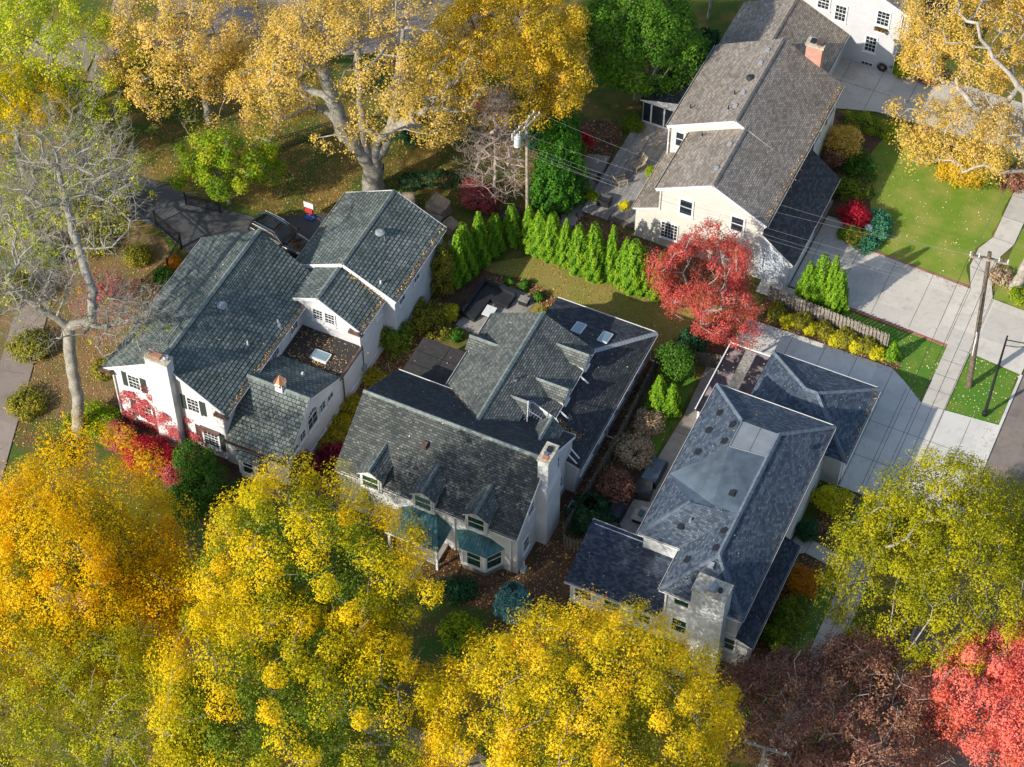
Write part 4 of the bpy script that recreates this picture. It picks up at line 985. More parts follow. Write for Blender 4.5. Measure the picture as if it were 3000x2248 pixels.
dormer(h2, '+x', -5.3, 3.65, 4.2, 5.3, 5.85, 1.2, 1.7, AG, M['white_siding'], .6, .75, 4.9); dormer(h2, '-x', -1.3, -2.5, 3.9, 4.85, 5.38, 1.3, 2.2, AG, M['white_siding'], .7, .7, 4.4)
dormer(h2, '+y', 5.85, -6.15, 4.2, 5.55, 6.2, 1.5, 2.1, AG, M['white_siding'], .7, .7, 5.0)
mb = MB(); mb.poly([(3.5, -4.62, 3.6), (5.25, -4.62, 3.6), (5.25, -4.62, 4.4), (3.5, -4.62, 5.25)], M['white_siding']); mb.bar((3.6, -4.72, 5.3), (5.45, -4.72, 4.38), .04, .16, M['trim']); mb.build('barge_board', M['trim'], h2)
mb = MB(); mb.box(7.25, -11.45, 0, 8.0, -9.9, 8.7, M['white']); mb.prismy([(7.25, 0), (8.12, 0), (8.12, 5.6), (8.0, 6.2), (7.25, 6.2)], -11.75, -9.6, M['white']); mb.box(7.18, -11.5, 8.7, 8.06, -9.84, 8.82, M['stone_cap']); ch = mb.build('chimney', M['white'], h2)
mb = MB(); mb.box(7.45, -10.6, 8.82, 7.8, -10.2, 8.95, M['black']); mb.box(7.42, -10.95, 8.85, 7.72, -10.75, 9.0, M['chrome']); mb.box(7.45, -11.3, 8.8, 7.85, -10.98, 8.88, M['terracotta']); mb.build('chimney_cap', M['black'], ch)
window(h2, (7.35, -8.5, 4.9), '+x', .4, 1.3, 1, 2, cas=.07); window(h2, (7.35, -8.15, 2.0), '+x', .9, 1.15, 1, 2, cas=.12); window(h2, (7.35, -12.7, 5.0), '+x', .85, 1.0, 1, 2, cas=.12); window(h2, (7.35, -13.4, 1.9), '+x', .85, 1.2, 1, 2, cas=.12)
for y in (-5.7, -4.6, -2.6): window(h2, (8.05, y, 1.75), '+x', .8, 1.2, 1, 2, cas=.08)
for y in (-.9, .8, 2.6, 4.4): window(h2, (8.05, y, 1.8), '+x', .9, 1.1, 2, 2, cas=.08)
for x in (3.4, 5.45):
    y0 = 3.35; f = lambda y: 3+(6.4-y)*.264+.03
    mb = MB(); mb.prismx([(y0-.05, f(y0)-.05), (y0+1.15, f(y0+1.15)-.05), (y0+1.15, f(y0+1.15)+.12), (y0-.05, f(y0)+.12)], x-.38, x+.38, M['trim']); s_ = mb.build('skylight', M['trim'], h2)
    mb = MB(); mb.prismx([(y0+.03, f(y0)), (y0+1.07, f(y0+1.07)), (y0+1.07, f(y0+1.07)+.135), (y0+.03, f(y0)+.135)], x-.3, x+.3, M['skylight']); mb.build('pane', M['skylight'], s_)
bay(h2, 2.95, 6.3, 3.8, 5.5, -14.7, -15.8, 0, .55, 2.4, 2.98, M['patina'], M['white'], M['stone_patio'], 'glass_green', (3.75, 5.35), True)
# copper porch roof over the door
mb = MB(); V = [Vector(p) for p in ((-1.4, -14.68, 2.5), (-1.4, -16.9, 2.4), (2.55, -16.9, 2.4), (2.55, -14.68, 2.5))]; T0, T1 = Vector((-.1, -14.68, 3.45)), Vector((1.4, -14.68, 3.45))
for f in ([V[0], V[1], T0], [V[1], V[2], T1, T0], [V[2], V[3], T1]): mb.poly(f, M['patina'])
mb.poly([v-Vector((0, 0, .12)) for v in V][::-1], M['trim'])
for k in range(3): mb.poly([V[k]-Vector((0, 0, .12)), V[k+1]-Vector((0, 0, .12)), V[k+1], V[k]], M['trim'])
for k in range(9): mb.bar(V[1].lerp(V[2], k/8)+Vector((0, 0, .02)), T0.lerp(T1, k/8)+Vector((0, 0, .02)), .03, .035, M['patina'])
for k in range(1, 5): mb.bar(V[2].lerp(V[3], k/5)+Vector((0, 0, .02)), V[2].lerp(T1, k/5)+Vector((0, 0, .02)), .03, .035, M['patina'])
pr = mb.build('porch_roof', M['patina'], h2)
for x in (-1.2, 2.35):
    mb = MB(); mb.box(x-.08, -16.75, 0, x+.08, -16.6, 2.3, M['trim']); mb.build('porch_post', M['trim'], h2)
mb = MB(); mb.box(.1, -14.76, .3, 1.2, -14.7, 2.35, M['shutter']); mb.box(-.9, -16.4, 0, 2.2, -14.7, .3, M['concrete_old']); mb.build('door', M['shutter'], h2)
downspout(h2, [(2.75, -14.8, 4.3), (2.75, -14.8, .1)], 'trim_grey'); downspout(h2, [(6.9, -14.8, 4.3), (6.9, -14.8, .1)], 'trim_grey'); downspout(h2, [(8.45, -1.6, 2.9), (8.15, -1.6, 2.6), (8.15, -1.6, .25), (9.0, -1.5, .1)], 'trim'); downspout(h2, [(8.35, 6.2, 2.9), (8.15, 6.15, 2.6), (8.15, 6.15, .2), (8.9, 6.2, .1)], 'trim')
for a, b in (((5.5, -.6, 4.4), (6.2, -.7, 4.05)), ((5.5, -4.0, 4.4), (6.2, -4.1, 4.05)), ((5.5, -4.7, 4.4), (6.1, -5.1, 4.1)), ((7.4, -6.4, 4.1), (8.1, -6.45, 3.4)), ((7.4, -6.8, 3.9), (8.1, -6.85, 3.3))): downspout(h2, [a, b], 'trim')
mb = MB(); mb.tube([(4.1, -6.3, 4.9), (4.15, -6.25, 7.3)], .035, 6, M['trim']); mb.bar((4.15, -6.25, 6.3), (5.3, -6.5, 6.3), .04, .04, M['metal']); mb.bar((4.0, -6.6, 5.6), (4.3, -5.9, 5.6), .03, .03, M['metal']); mb.bar((3.9, -6.0, 6.7), (4.4, -6.5, 6.7), .03, .03, M['metal'])
for k in range(5): mb.bar((4.3+k*.22, -6.6-.04*k, 6.3), (4.35+k*.22, -6.0-.04*k, 6.3), .02, .02, M['metal'])
mb.build('antenna', M['metal'], h2)
zf2 = lambda x, y: 4.45+(y+14.98)*.688; zb2 = lambda x, y: 6.42-(x-1.45)*.5
x, y, z = onplane(T5d(540, 1235), zf2); mb = MB(); mb.prismx([(y-.2, z-.1), (y+.2, z+.1), (y+.2, z+.35), (y-.2, z+.25)], x-.18, x+.18, M['copper_dark']); mb.build('roof_vent', M['copper_dark'], h2)
x, y, z = onplane(T5d(1125, 803), zb2); pipe(h2, x, y, z, .3, .08, 'copper_dark')

# ------------------------------------------------------------------ grey-blue hipped house, lower right
h3 = thing('house', 'pale grey house with a blue-grey hipped shingle roof and broad white brick chimney', 'house', (19, -6, 0))
AB, RB = M['asphalt_blue'], M['ridge_blue']; GW = M['grey_wall']
mb = MB(); mb.prismz([(15.0, 1.4), (22.95, 1.4), (22.95, -15.1), (17.95, -15.1), (17.95, -11.7), (15.0, -11.7)], 0, 5.72, GW)
mb.build('wall', GW, h3)
A_, B_, C_, D_, E_, F_, G_ = [Vector((x, y, 5.8)) for x, y in ((14.7, 1.7), (23.25, 1.7), (23.25, -15.42), (17.63, -15.42), (17.63, -12.02), (14.7, -12.02), (14.7, -6.7))]
P1, P2, P2b, P3, P4, P5, P6, P7 = [Vector(p) for p in ((17.8, -1.9, 7.6), (20.42, -1.9, 7.6), (20.42, -4.0, 7.6), (20.42, -12.55, 7.6), (17.8, -4.25, 7.6), (20.42, -9.1, 7.6), (18.5, -8.95, 7.42), (17.1, -9.3, 7.25))]
rb = MB()
RQ = lambda pts, m=AB, c=.16, lf=1.0: roof(rb, pts, m, None, c, .014, thick=.12, leaf=lf)
RQ([A_, G_, P4, P1]); RQ([A_, P1, P2, B_]); RQ([B_, P2, P3, C_]); RQ([F_, G_, P7]); RQ([F_, E_, P5, P7]); RQ([E_, D_, P3, P5]); RQ([D_, C_, P3])
rb.poly([P1, P4, P2b, P2], M['metal_panel']); rb.poly([G_, P7, P6], M['membrane']); rb.poly([G_, P6, P4], M['membrane']); rb.poly([P4, P6, P5], M['membrane']); rb.poly([P4, P5, P2b], M['membrane']); rb.poly([P6, P7, P5], AB)
rb.bar(P4+Vector((0, 0, .02)), P2b+Vector((0, 0, .02)), .05, .04, M['grey_metal']); rb.bar((19.1, -1.95, 7.62), (19.1, -4.1, 7.62), .04, .03, M['metal_panel']); rb.bar((17.8, -4.2, 7.63), (17.8, -1.95, 7.63), .06, .05, M['metal_panel'])
for a, b in ((A_, P1), (B_, P2), (C_, P3), (D_, P3), (F_, P7), (P2, P3)): caps(rb, a+Vector((0, 0, .04)), b+Vector((0, 0, .04)), RB, .17, .22)
rb.build('roof', AB, h3)
for p, q in ((A_, B_), (B_, C_), (C_, D_), (D_, E_), (E_, F_), (F_, A_)):
    d = (q-p).normalized(); n = Vector((-d.y, d.x, 0)); gutter(h3, p+n*.0+Vector((0, 0, .0))+n*.05, q+n*.05, 'trim', w=.1, h=.1, z=-.04)
# west wing (single slope) and east lean-to
mb = MB(); mb.prismx([(-15.15, 0), (-11.3, 0), (-11.3, 4.0), (-15.15, 2.65)], 11.4, 17.95, GW)
for x in (13.25, 15.55, 17.5): mb.box(x-.05, -15.19, .1, x+.05, -15.15, 2.5, M['trim'])
mb.build('wall', GW, h3)
rb = MB(); roof(rb, [(11.15, -15.45, 2.62), (17.95, -15.45, 2.62), (17.95, -11.72, 4.05), (11.15, -11.72, 4.05)], M['asphalt_navy'], None, .16, .014, leaf=1); roof(rb, [(11.15, -11.72, 4.05), (14.95, -11.72, 4.05), (14.95, -11.0, 3.9), (11.15, -11.0, 3.9)], M['asphalt_navy'], None, .16, .014); rb.build('roof', AB, h3)
gutter(h3, (11.1, -15.5, 2.62), (17.95, -15.5, 2.62), 'trim', w=.1, h=.1); gutter(h3, (11.1, -10.95, 3.9), (14.9, -10.95, 3.9), 'trim', w=.1, h=.1)
mb = MB(); mb.prismy([(22.95, 0), (23.8, 0), (23.8, 2.95), (22.95, 3.3)], -15.1, -6.7, GW); mb.build('wall', GW, h3)
rb = MB(); roof(rb, [(24.12, -15.3, 3.0), (24.12, -6.5, 3.0), (22.95, -6.5, 3.45), (22.95, -15.3, 3.45)], M['asphalt_navy'], None, .16, .014, leaf=1); rb.build('roof', M['asphalt_dark'], h3)
gutter(h3, (24.17, -15.3, 3.0), (24.17, -6.5, 3.0), 'trim', w=.1, h=.1)
# garage wing
g_ = [Vector(p) for p in ((16.5, 8.4, 3.0), (24.5, 8.4, 3.0), (24.5, 1.25, 3.0), (16.5, 1.25, 3.0))]; r1, r2 = Vector((20.1, 4.85, 4.65)), Vector((20.95, 4.85, 4.65))
rb = MB()
for f in ([g_[0], g_[3], r1], [g_[0], g_[1], r2, r1], [g_[1], g_[2], r2], [g_[3], g_[2], r2, r1]): roof(rb, f, AB, None, .16, .014, thick=.12)
for a, b in ((g_[0], r1), (g_[1], r2), (g_[2], r2), (r1, r2)): caps(rb, a+Vector((0, 0, .04)), b+Vector((0, 0, .04)), RB, .16, .22)
rb.build('roof', AB, h3)
mb = MB(); mb.box(16.8, 1.4, 0, 24.2, 8.1, 2.9, GW); mb.box(24.2, 2.0, .05, 24.26, 7.6, 2.3, M['trim']); mb.build('garage', GW, h3)
gutter(h3, (24.56, 1.2, 3), (24.56, 8.4, 3), 'trim', w=.1, h=.1); gutter(h3, (16.5, 8.46, 3), (24.5, 8.46, 3), 'trim', w=.1, h=.1)
mb = MB()
mb.box(13.5, 1.2, 2.85, 16.5, 7.8, 3.0, M['black']); mb.poly([(13.6, 1.3, 3.004), (16.45, 1.3, 3.004), (16.45, 7.75, 3.004), (13.6, 7.75, 3.004)], M['stain_roof'])
mb.poly([(14.75, 1.6, 3.01), (15.55, 1.6, 3.01), (15.55, 7.72, 3.01), (14.75, 7.72, 3.01)], M['gravel_roof'])
for a, b in (((13.5, 1.2, 3.03), (13.5, 7.85, 3.03)), ((13.5, 7.85, 3.03), (16.5, 7.85, 3.03))): mb.bar(a, b, .08, .12, M['trim'])
for x, y in ((13.6, 1.4), (13.6, 7.6), (13.6, 4.5)): mb.box(x, y, 0, x+.15, y+.15, 2.85, M['trim'])
mb.build('carport_roof', M['stain_roof'], h3); ROOFS.append(([Vector(p) for p in ((13.6, 1.3, 3.02), (16.4, 1.3, 3.02), (16.4, 7.7, 3.02), (13.6, 7.7, 3.02))], Vector((0, 0, 1)), 8))
mb = MB(); mb.box(20.05, -16.35, 0, 22.25, -15.05, 8.55, M['brick_white']); mb.box(20.0, -16.4, 8.55, 22.3, -15.0, 8.7, M['stone_cap']); ch = mb.build('chimney', M['brick_white'], h3)
mb = MB(); mb.box(20.95, -16.1, 8.7, 21.35, -15.6, 8.95, M['metal']); mb.prismy([(20.88, 8.95), (21.42, 8.95), (21.15, 9.12)], -16.15, -15.55, M['metal']); mb.build('chimney_cap', M['metal'], ch); mb = MB(); mb.tube([(21.7, -15.8, 8.7), (21.7, -15.8, 8.95)], .16, 10, M['black']); mb.build('chimney_pot', M['black'], ch)
window(h3, (19.1, -15.1, 5.05), '-y', .95, 1.15, 1, 2, glass='glass_green', cas=.12); window(h3, (19.1, -15.1, 2.1), '-y', .95, 1.4, 1, 2, glass='glass_green', cas=.12); window(h3, (22.5, -15.1, 2.3), '-y', .85, 1.2, 1, 2, glass='glass_green', cas=.12)
for x in (12.35, 14.45, 16.55): window(h3, (x, -15.15, 1.6), '-y', 1.15, 1.35, 1, 3, glass='glass_green', cas=.13)
for q in ((18.1, -15.16, 3.35, 22.95, -15.1, 3.5), (17.95, -15.17, 0, 18.1, -15.1, 5.7), (15.0, -11.78, 5.4, 17.9, -11.7, 5.7)): mb = MB(); mb.box(*q, M['trim']); mb.build('trim_band', M['trim'], h3)
downspout(h3, [(18.0, -15.4, 5.6), (18.05, -15.2, 5.2), (18.05, -15.2, 3.3), (17.7, -15.5, 2.7), (17.75, -15.25, .1)], 'trim')
for y in (-1.5, -9.5, -12.2): window(h3, (22.95, y, 4.9), '+x', .9, 1.0, 1, 2, cas=.08)
zL = lambda x, y: 5.8+(x-14.7)*.58
for d, f in (((240, 1022), zL), ((325, 1098), zL), ((170, 1135), zL), ((270, 1205), zL), ((100, 1275), zL)):
    x, y, z = onplane(T6d(*d), f); vent_box(h3, x, y, z+.05, .36, 'black', .12)
for d in ((1240, 90), (1140, 170), (1050, 130), (1185, 90)): pass
Z4 = lambda x, y: ((1640+x/3.159)/1.35624, (1500+y/3.159)/1.35624)
for d in ((1522, 182), (1445, 342), (1345, 85), (1120, 140), (1180, 450)):
    x, y, z = onplane(Z4(*d), lambda x, y: min(7.5, 5.8+(y+12.02)*.6) if x < 17.6 else min(7.5, 5.8+(x-17.63)*.64)); vent_box(h3, x, y, z+.06, .34, 'black', .12)
x, y, z = onplane(Z4(1400, 505), lambda x, y: 5.8+(y+15.42)*.63); vent_box(h3, x, y, z+.1, .34, 'metal', .2)
x, y, z = onplane(Z4(1210, 85), lambda x, y: min(7.5, 5.8+(y+12.02)*.6)); pipe(h3, x, y, z, .3, .06, 'metal')
x, y, z = onplane(T6d(320, 1545), lambda x, y: 7.5); vent_box(h3, x, y, z+.1, .34, 'black', .15); x, y, z = onplane(T6d(835, 1240), lambda x, y: 5.8+(23.25-x)*.63); vent_box(h3, x, y, z+.05, .25, 'black', .1)
# ================================================================== GROUND
_SZ = [0]
_rg = np.random.default_rng(12)
def ragged(pts, step=.45, amp=.07):
    out = []
    for i in range(len(pts)):
        a, b = np.array(pts[i], float), np.array(pts[(i+1) % len(pts)], float); L = np.linalg.norm(b-a); k = max(1, int(L/step))
        for j in range(k): out.append(tuple(a+(b-a)*j/k+_rg.normal(size=2)*amp*(j > 0)))
    return out
def sheet(name, pts, mat, z):
    if z > 0: _SZ[0] += 1; z += _SZ[0]*.0011; pts = ragged(pts)
    mb = MB(); mb.poly([(x, y, z) for x, y in (pts if sum(pts[i][0]*pts[(i+1) % len(pts)][1]-pts[(i+1) % len(pts)][0]*pts[i][1] for i in range(len(pts))) > 0 else pts[::-1])], M[mat]); return struct(name, mb, M[mat])
sheet('ground', [(-700, -600), (700, -600), (700, 900), (-700, 900)], 'grass_leafy', 0)
S4 = .004
mb = MB(); FW_ = lambda L: [(x, y, L[0]) for x, y in L[1]]
def paving(name, polys, mat, joints=(), z=None, jw=.035):
    _SZ[0] += 1; z = .05+_SZ[0]*.0011 if z is None else .01+_SZ[0]*.0011
    mb = MB()
    for p in polys:
        a = sum(p[i][0]*p[(i+1) % len(p)][1]-p[(i+1) % len(p)][0]*p[i][1] for i in range(len(p)))
        mb.poly([(x, y, z) for x, y in (p if a > 0 else p[::-1])], M[mat])
    for (a, b) in joints:
        d = Vector((b[0]-a[0], b[1]-a[1], 0)).normalized(); n = Vector((-d.y, d.x, 0))*jw/2; A = Vector((*a, z+.003)); B = Vector((*b, z+.003))
        mb.poly([A-n, B-n, B+n, A+n] if True else [], M['joint'])
    return struct(name, mb, M[mat])
# lawns and beds (4 mm above the ground sheet)
sheet('lawn', [(-5.6, 6.4), (.5, 6.5), (9.5, 7.2), (12, 9), (10.5, 12.6), (5, 11.9), (-3.5, 12.2), (-6.8, 9.5)], 'grass_dry', S4)
sheet('lawn', [(16.2, 24.5), (17.2, 23.3), (27, 22.9), (26.0, 25), (26.1, 27), (26.8, 28.6), (26.9, 36), (16, 36.4), (15.4, 32), (17.4, 29), (16.8, 26.5)], 'grass_sun', S4)
sheet('lawn', [(17.5, 16.9), (18.5, 14.9), (24.5, 13.2), (25.4, 12.3), (27.15, 10.85), (27.15, 16.8)], 'grass_rich', S4)
sheet('lawn', [(28.85, 10.95), (32.7, 11.3), (32.7, 16.35), (29.4, 16.75), (28.85, 17.1)], 'grass_rich', S4)
sheet('lawn', [(26.0, 1.6), (27.15, 1.6), (27.15, -13), (25.9, -13)], 'grass_rich', S4)
sheet('lawn', [(28.85, 1.6), (32.7, 1.6), (32.7, -28), (28.85, -28)], 'grass_dark', S4)
sheet('lawn', [(28.6, 22.6), (32.7, 22.3), (32.7, 37.5), (28.7, 37.5)], 'grass_sun', S4)
sheet('lawn', [(9.7, -2.5), (11.8, -3), (12.0, 5.8), (11, 7), (9.2, 6.4)], 'grass_rich', S4)
sheet('lawn', [(-24, 7), (-17, 9.2), (-12, 14), (-3, 14.5), (-6, 24), (-20, 26), (-36, 22), (-37, 7)], 'grass_leafy', S4)
sheet('leaf_bed', [(-39, 1), (-30, 1.5), (-25.2, -2.5), (-25, -15.5), (-26, -17), (-31, -26), (-36, -14)], 'leaf_ground', S4)
sheet('lawn', [(-30, -28), (24, -28), (24, -18), (7, -17.5), (-9, -17.5), (-26, -16.2), (-31, -18)], 'grass_dark', S4)
for p in ([(-9.8, -14.5), (-6.1, -15), (-6.1, -6), (-6.6, -1), (-6.2, 3), (-5.6, 8.2), (-2.5, 8.4), (.6, 6.3), (1.5, 8.2), (-3, 9.6), (-8.4, 8.5), (-8.8, -.5), (-9.8, -1)], [(7.3, -17.6), (11.2, -16), (11.2, -11.2), (9.0, -11), (8.9, 6.8), (11.5, 7.5), (13, 9), (12.6, 13.8), (9.5, 12), (9, 7), (8.0, 6.1), (8.0, -7), (7.3, -7)],
          [(13, 13), (16.6, 13.1), (24.3, 13.05), (24.9, 13.4), (23.2, 14.7), (13.6, 15.6)], [(24.0, 1.6), (26.0, 1.6), (25.9, -15.6), (23.7, -15.6)], [(-1.5, -14.7), (7.3, -14.7), (9, -17.5), (5, -18.6), (-3, -18)],
          [(12.2, 27), (14.6, 27), (14.8, 25.4), (16.6, 25.3), (16.8, 23.4), (18.2, 23.1), (18.3, 25), (17.3, 28), (15.3, 32), (15.9, 36.2), (11.3, 36.6), (12.2, 33)], [(9.3, -3), (12, -3.3), (12, -11), (9.3, -11)], [(-5.5, 13.2), (8, 13), (12.5, 16.6), (-2.2, 17.2), (-3, 28), (-6.5, 27)], [(-24.5, -16.5), (-14.5, -17.8), (-9.8, -17), (-9.8, -14.7), (-24.5, -14.7)], [(-27.5, -2.5), (-24, -2.5), (-24.2, -14), (-25.2, -14)]):
    sheet('planting_bed', p, 'mulch', S4*2)
sheet('patio', [(-6.1, 3.2), (-4.9, 3.0), (-2.4, 4.0), (-1.6, 8.3), (-5.7, 8.2)], 'stone_patio', S4*3)
paving('patio', [[(11.9, -8.0), (14.9, -11.2), (15.0, 1.3), (13.5, 1.3), (13.3, 3.5), (12.6, 8.9), (12.0, 8.0), (12.3, 2.5), (12.1, -1)]], 'concrete_old', [((12.2, 1.0), (15, .9)), ((12.2, -3.2), (15, -3.2)), ((12.1, -6), (15, -6))])
xs = [15.3, 18.2, 21.1, 24.05, 27.0]
paving('driveway', [[(14.6, 17.3), (18.4, 17.3), (27.1, 16.9), (29.4, 16.75), (32.8, 16.4), (33.0, 22.35), (28.8, 22.55), (27.0, 22.8), (16.8, 23.35), (16.6, 25.3), (14.8, 25.3), (14.7, 17.3)], [(12.6, 15.7), (18.4, 15.5), (18.4, 17.3), (12.6, 17.0)]], 'concrete', [((x, 17.2), (x, 22.95)) for x in xs]+[((28.85, 16.9), (28.85, 22.5))])
mb = MB()
for a, b in (((18.3, 17.22), (27.15, 16.82)), ((16.8, 23.42), (27.0, 22.88))): mb.bar((*a, .03), (*b, .03), .3, .06, M['paver_red'])
mb.poly([(14.85, 23.3, .02), (16.65, 23.3, .02), (16.4, 25.35, .02), (14.85, 25.35, .02)], M['paver_red']); struct('driveway_edging', mb, M['paver_red'])
paving('driveway', [[(13.0, 12.95), (16.66, 13.05), (24.2, 13.05), (25.4, 12.25), (27.14, 10.88), (28.9, 10.94), (32.8, 11.3), (32.85, 1.4), (24.3, 1.4), (24.2, 8.3), (13.0, 8.3)]], 'concrete_new',
       [((x, 8.4), (x, 13)) for x in (16.7, 19.2, 21.6)]+[((x, 1.5), (x, 13-.9*max(0, x-24.3))) for x in (24.35, 25.75)]+[((x, 1.5), (x, 10.9)) for x in (27.15, 28.85, 30.8)]+[((24.3, y), (32.8, y)) for y in (4.5, 7.8)]+[((27.15, 10.9), (28.85, 10.94)), ((13, 10.6), (24.3, 10.7))])
sw = [[(27.15, 16.9), (28.85, 16.75), (28.85, 10.95), (27.15, 10.9)], [(27.15, 1.4), (28.85, 1.4), (28.9, -40), (27.2, -40)]]
paving('sidewalk', sw, 'concrete', [((27.15, y), (28.87, y)) for y in [12.4, 13.9, 15.4]+[-1.5*k for k in range(0, 18)]])
paving('sidewalk', [[(27.0, 22.8), (26.25, 25), (26.3, 27), (26.95, 28.6), (28.6, 28.5), (27.95, 26.6), (28.0, 24.6), (28.8, 22.55)], [(26.95, 28.6), (28.6, 28.5), (28.8, 60), (27.1, 60)]], 'concrete', [((26.3, 25), (28, 24.7)), ((26.9, 28.6), (28.6, 28.5)), ((27, 31), (28.6, 31)), ((27, 33.5), (28.6, 33.5))])
paving('driveway', [[(9.0, 36.4), (11.4, 36.75), (14.4, 37.75), (27, 38.2), (33, 38.3), (33, 43.6), (19, 43.8), (16.5, 43.1), (13.95, 42.6), (9, 42.6)]], 'concrete', [((9.2, 39.95), (33, 39.95)), ((10.6, 37), (10.6, 42.6)), ((13.4, 37.5), (13.4, 42.6)), ((16.3, 38), (16.3, 43)), ((19.2, 38), (19.2, 43.5)), ((22.1, 38), (22.1, 43.5))])
paving('path', [[(23.1, -3.3), (24.0, -3.4), (24.4, -3.7), (27.2, -4.15), (27.2, -5.35), (24.2, -4.85), (23.1, -5.6)]], 'concrete', [((24.3, -3.6), (24.2, -4.9)), ((25.8, -3.9), (25.7, -5.1))])
paving('street', [[(32.95, -90), (42.5, -90), (42.5, 140), (32.95, 140)]], 'street', z=S4)
mb = MB(); mb.box(32.74, 7.0, 0, 32.94, 16.4, .13, M['concrete_new']); mb.box(32.74, -60, 0, 32.94, 7.0, .10, M['concrete_old']); mb.box(32.74, 22.4, 0, 32.94, 38.2, .13, M['concrete']); struct('kerb', mb, M['concrete_new'])
# left and front walks, asphalt court
paving('sidewalk', [[(-53.2, 38), (-51.2, 38), (-42.2, 12.3), (-34.0, -8.0), (-24.0, -34), (-26.8, -34), (-36.4, -8.5), (-43.9, 11.8)]], 'walk_brown', [((-52.6+k*1.19, 36.5-k*3.2), (-50.6+k*1.16, 36.9-k*3.2)) for k in range(20)])
paving('driveway', [[(-50.8, 14.0), (-45.2, 14.6), (-46.2, 19), (-51.5, 18.5)]], 'walk_brown')
paving('driveway', [[(-38, 5.9), (-33.7, 6.35), (-28, 6.1), (-24.5, 6.3), (-20.2, 8.9), (-16.9, 9.2), (-16.9, -.8), (-24.2, -1.2), (-24.4, -.2), (-28.3, 1.2), (-31.2, 2.2), (-36, 2.3), (-39.5, 1.5)]], 'asphalt')
paving('sidewalk', [[(-20, -28.5), (27.2, -27.9), (27.2, -29.5), (-20, -30.1)]], 'concrete_old', [((x, -28.3), (x, -29.8)) for x in range(-19, 27, 2)])
paving('path', [[(.2, -16.4), (1.3, -16.4), (1.4, -19.5), (.3, -19.5)]], 'concrete_old')
# far court behind the elm
paving('driveway', [[(-41, 17), (-26, 26), (-15, 34), (-19, 46), (-36, 44), (-45, 26)]], 'walk_brown', [((-40, 20), (-20, 37))])
# flagstones by the deck
rg = np.random.default_rng(5)
fl = MB()
for k in range(90):
    u = k/90; x = -3.2+rg.normal()*.45+(.9 if u > .8 else 0)*(u-.8)*5; y = 22.3-u*6.5+rg.normal()*.15
    n_ = 6; r0 = .22+.12*rg.random(); fl.prismz([(x+r0*(.8+.35*rg.random())*cos(2*pi*j/n_), y+r0*(.8+.35*rg.random())*sin(2*pi*j/n_)) for j in range(n_)], .005+k*.0002, .03+k*.0003, M['stone_patio'])
struct('stepping_stones', fl, M['stone_patio'])
mb = MB(); mb.prismz([(-4.7, 21.6), (-2.6, 22.0), (-2.8, 24.0), (-4.6, 23.5)], 0, .09, M['concrete_old']); struct('slab', mb, M['concrete_old'])
# deck
dk = thing('deck', 'weathered grey plank deck beside the cream house', 'deck', (0, 23, 0))
mb = MB()
for k in range(30):
    x0 = -2.35+k*.145
    y0 = 17.5 if x0 < -.2 else 18.0
    if x0 > 1.9: continue
    ys = [y0-.1]+sorted(R0.uniform(18.5, 28) for _ in range(2))+[28.35]
    for q in range(3): mb.box(x0, ys[q], .32, x0+.132, ys[q+1]-.01, .4+.002*(k % 2), M[R0.choice(['deck', 'deck', 'deck_b', 'deck_c'])])
mb.box(-2.3, 17.5, 0, 1.9, 28.3, .3, M['bark_dark']); mb.build('planks', M['deck'], dk)

# ================================================================== STREET FURNITURE, FENCES, WIRES
def pole(name, label, base, top, r, arms, mat='pole_wood', extra=None):
    t = thing(name, label, 'utility pole', base); b, tp = Vector(base), Vector(top)
    mb = MB(); mb.tube([b.lerp(tp, k/6) for k in range(7)], [r*(1-.35*k/6) for k in range(7)], 12, M[mat]); mb.build('pole', M[mat], t)
    for (p, q) in arms:
        mb = MB(); mb.bar(p, q, .11, .12, M['pole_light']); a = mb.build('crossarm', M['pole_light'], t)
        P, Q = Vector(p), Vector(q)
        for k in (.03, .25, .75, .97):
            c = P.lerp(Q, k); mi = MB(); mi.tube([c+Vector((0, 0, .05)), c+Vector((0, 0, .16)), c+Vector((0, 0, .24))], [.03, .06, .04], 8, M['trim_grey']); mi.build('insulator', M['trim_grey'], a)
    return t
RP = (28.85, 13.9, 13.2)
rp = pole('utility_pole', 'tall dark wooden utility pole on the grass strip by the driveways', (29.75, 13.8, 0), (28.8, 13.9, 13.7), .22, [((27.55, 13.55, 13.1), (30.2, 14.0, 13.1)), ((27.5, 13.95, 12.9), (30.15, 14.35, 12.9))])
mb = MB(); mb.bar((29.0, 13.75, 11.6), (27.9, 13.6, 12.95), .04, .04, M['grey_metal']); mb.tube([(29.45, 13.7, 3.5), (29.35, 13.7, 6.0)], .07, 8, M['trim']); mb.tube([(29.35, 13.68, 6), (29.1, 13.72, 10)], .035, 6, M['black']); mb.build('riser_pipe', M['grey_metal'], rp)
mb = MB()
for k in range(14): mb.bar((29.6-.02*k, 13.62, 2.5+k*.7), (29.6-.02*k, 13.95, 2.5+k*.7), .03, .03, M['metal'])
mb.build('climbing_pegs', M['metal'], rp)['kind'] = 'stuff'
LP = (-5.75, 14.6, 10.9)
lp = pole('utility_pole', 'pale wooden utility pole with a white transformer, beside the bare tree', (-5.55, 14.5, 0), LP, .15, [((-6.15, 13.3, 10.6), (-5.75, 15.9, 10.6)), ((-5.75, 13.3, 10.7), (-5.3, 15.9, 10.7))], 'pole_light')
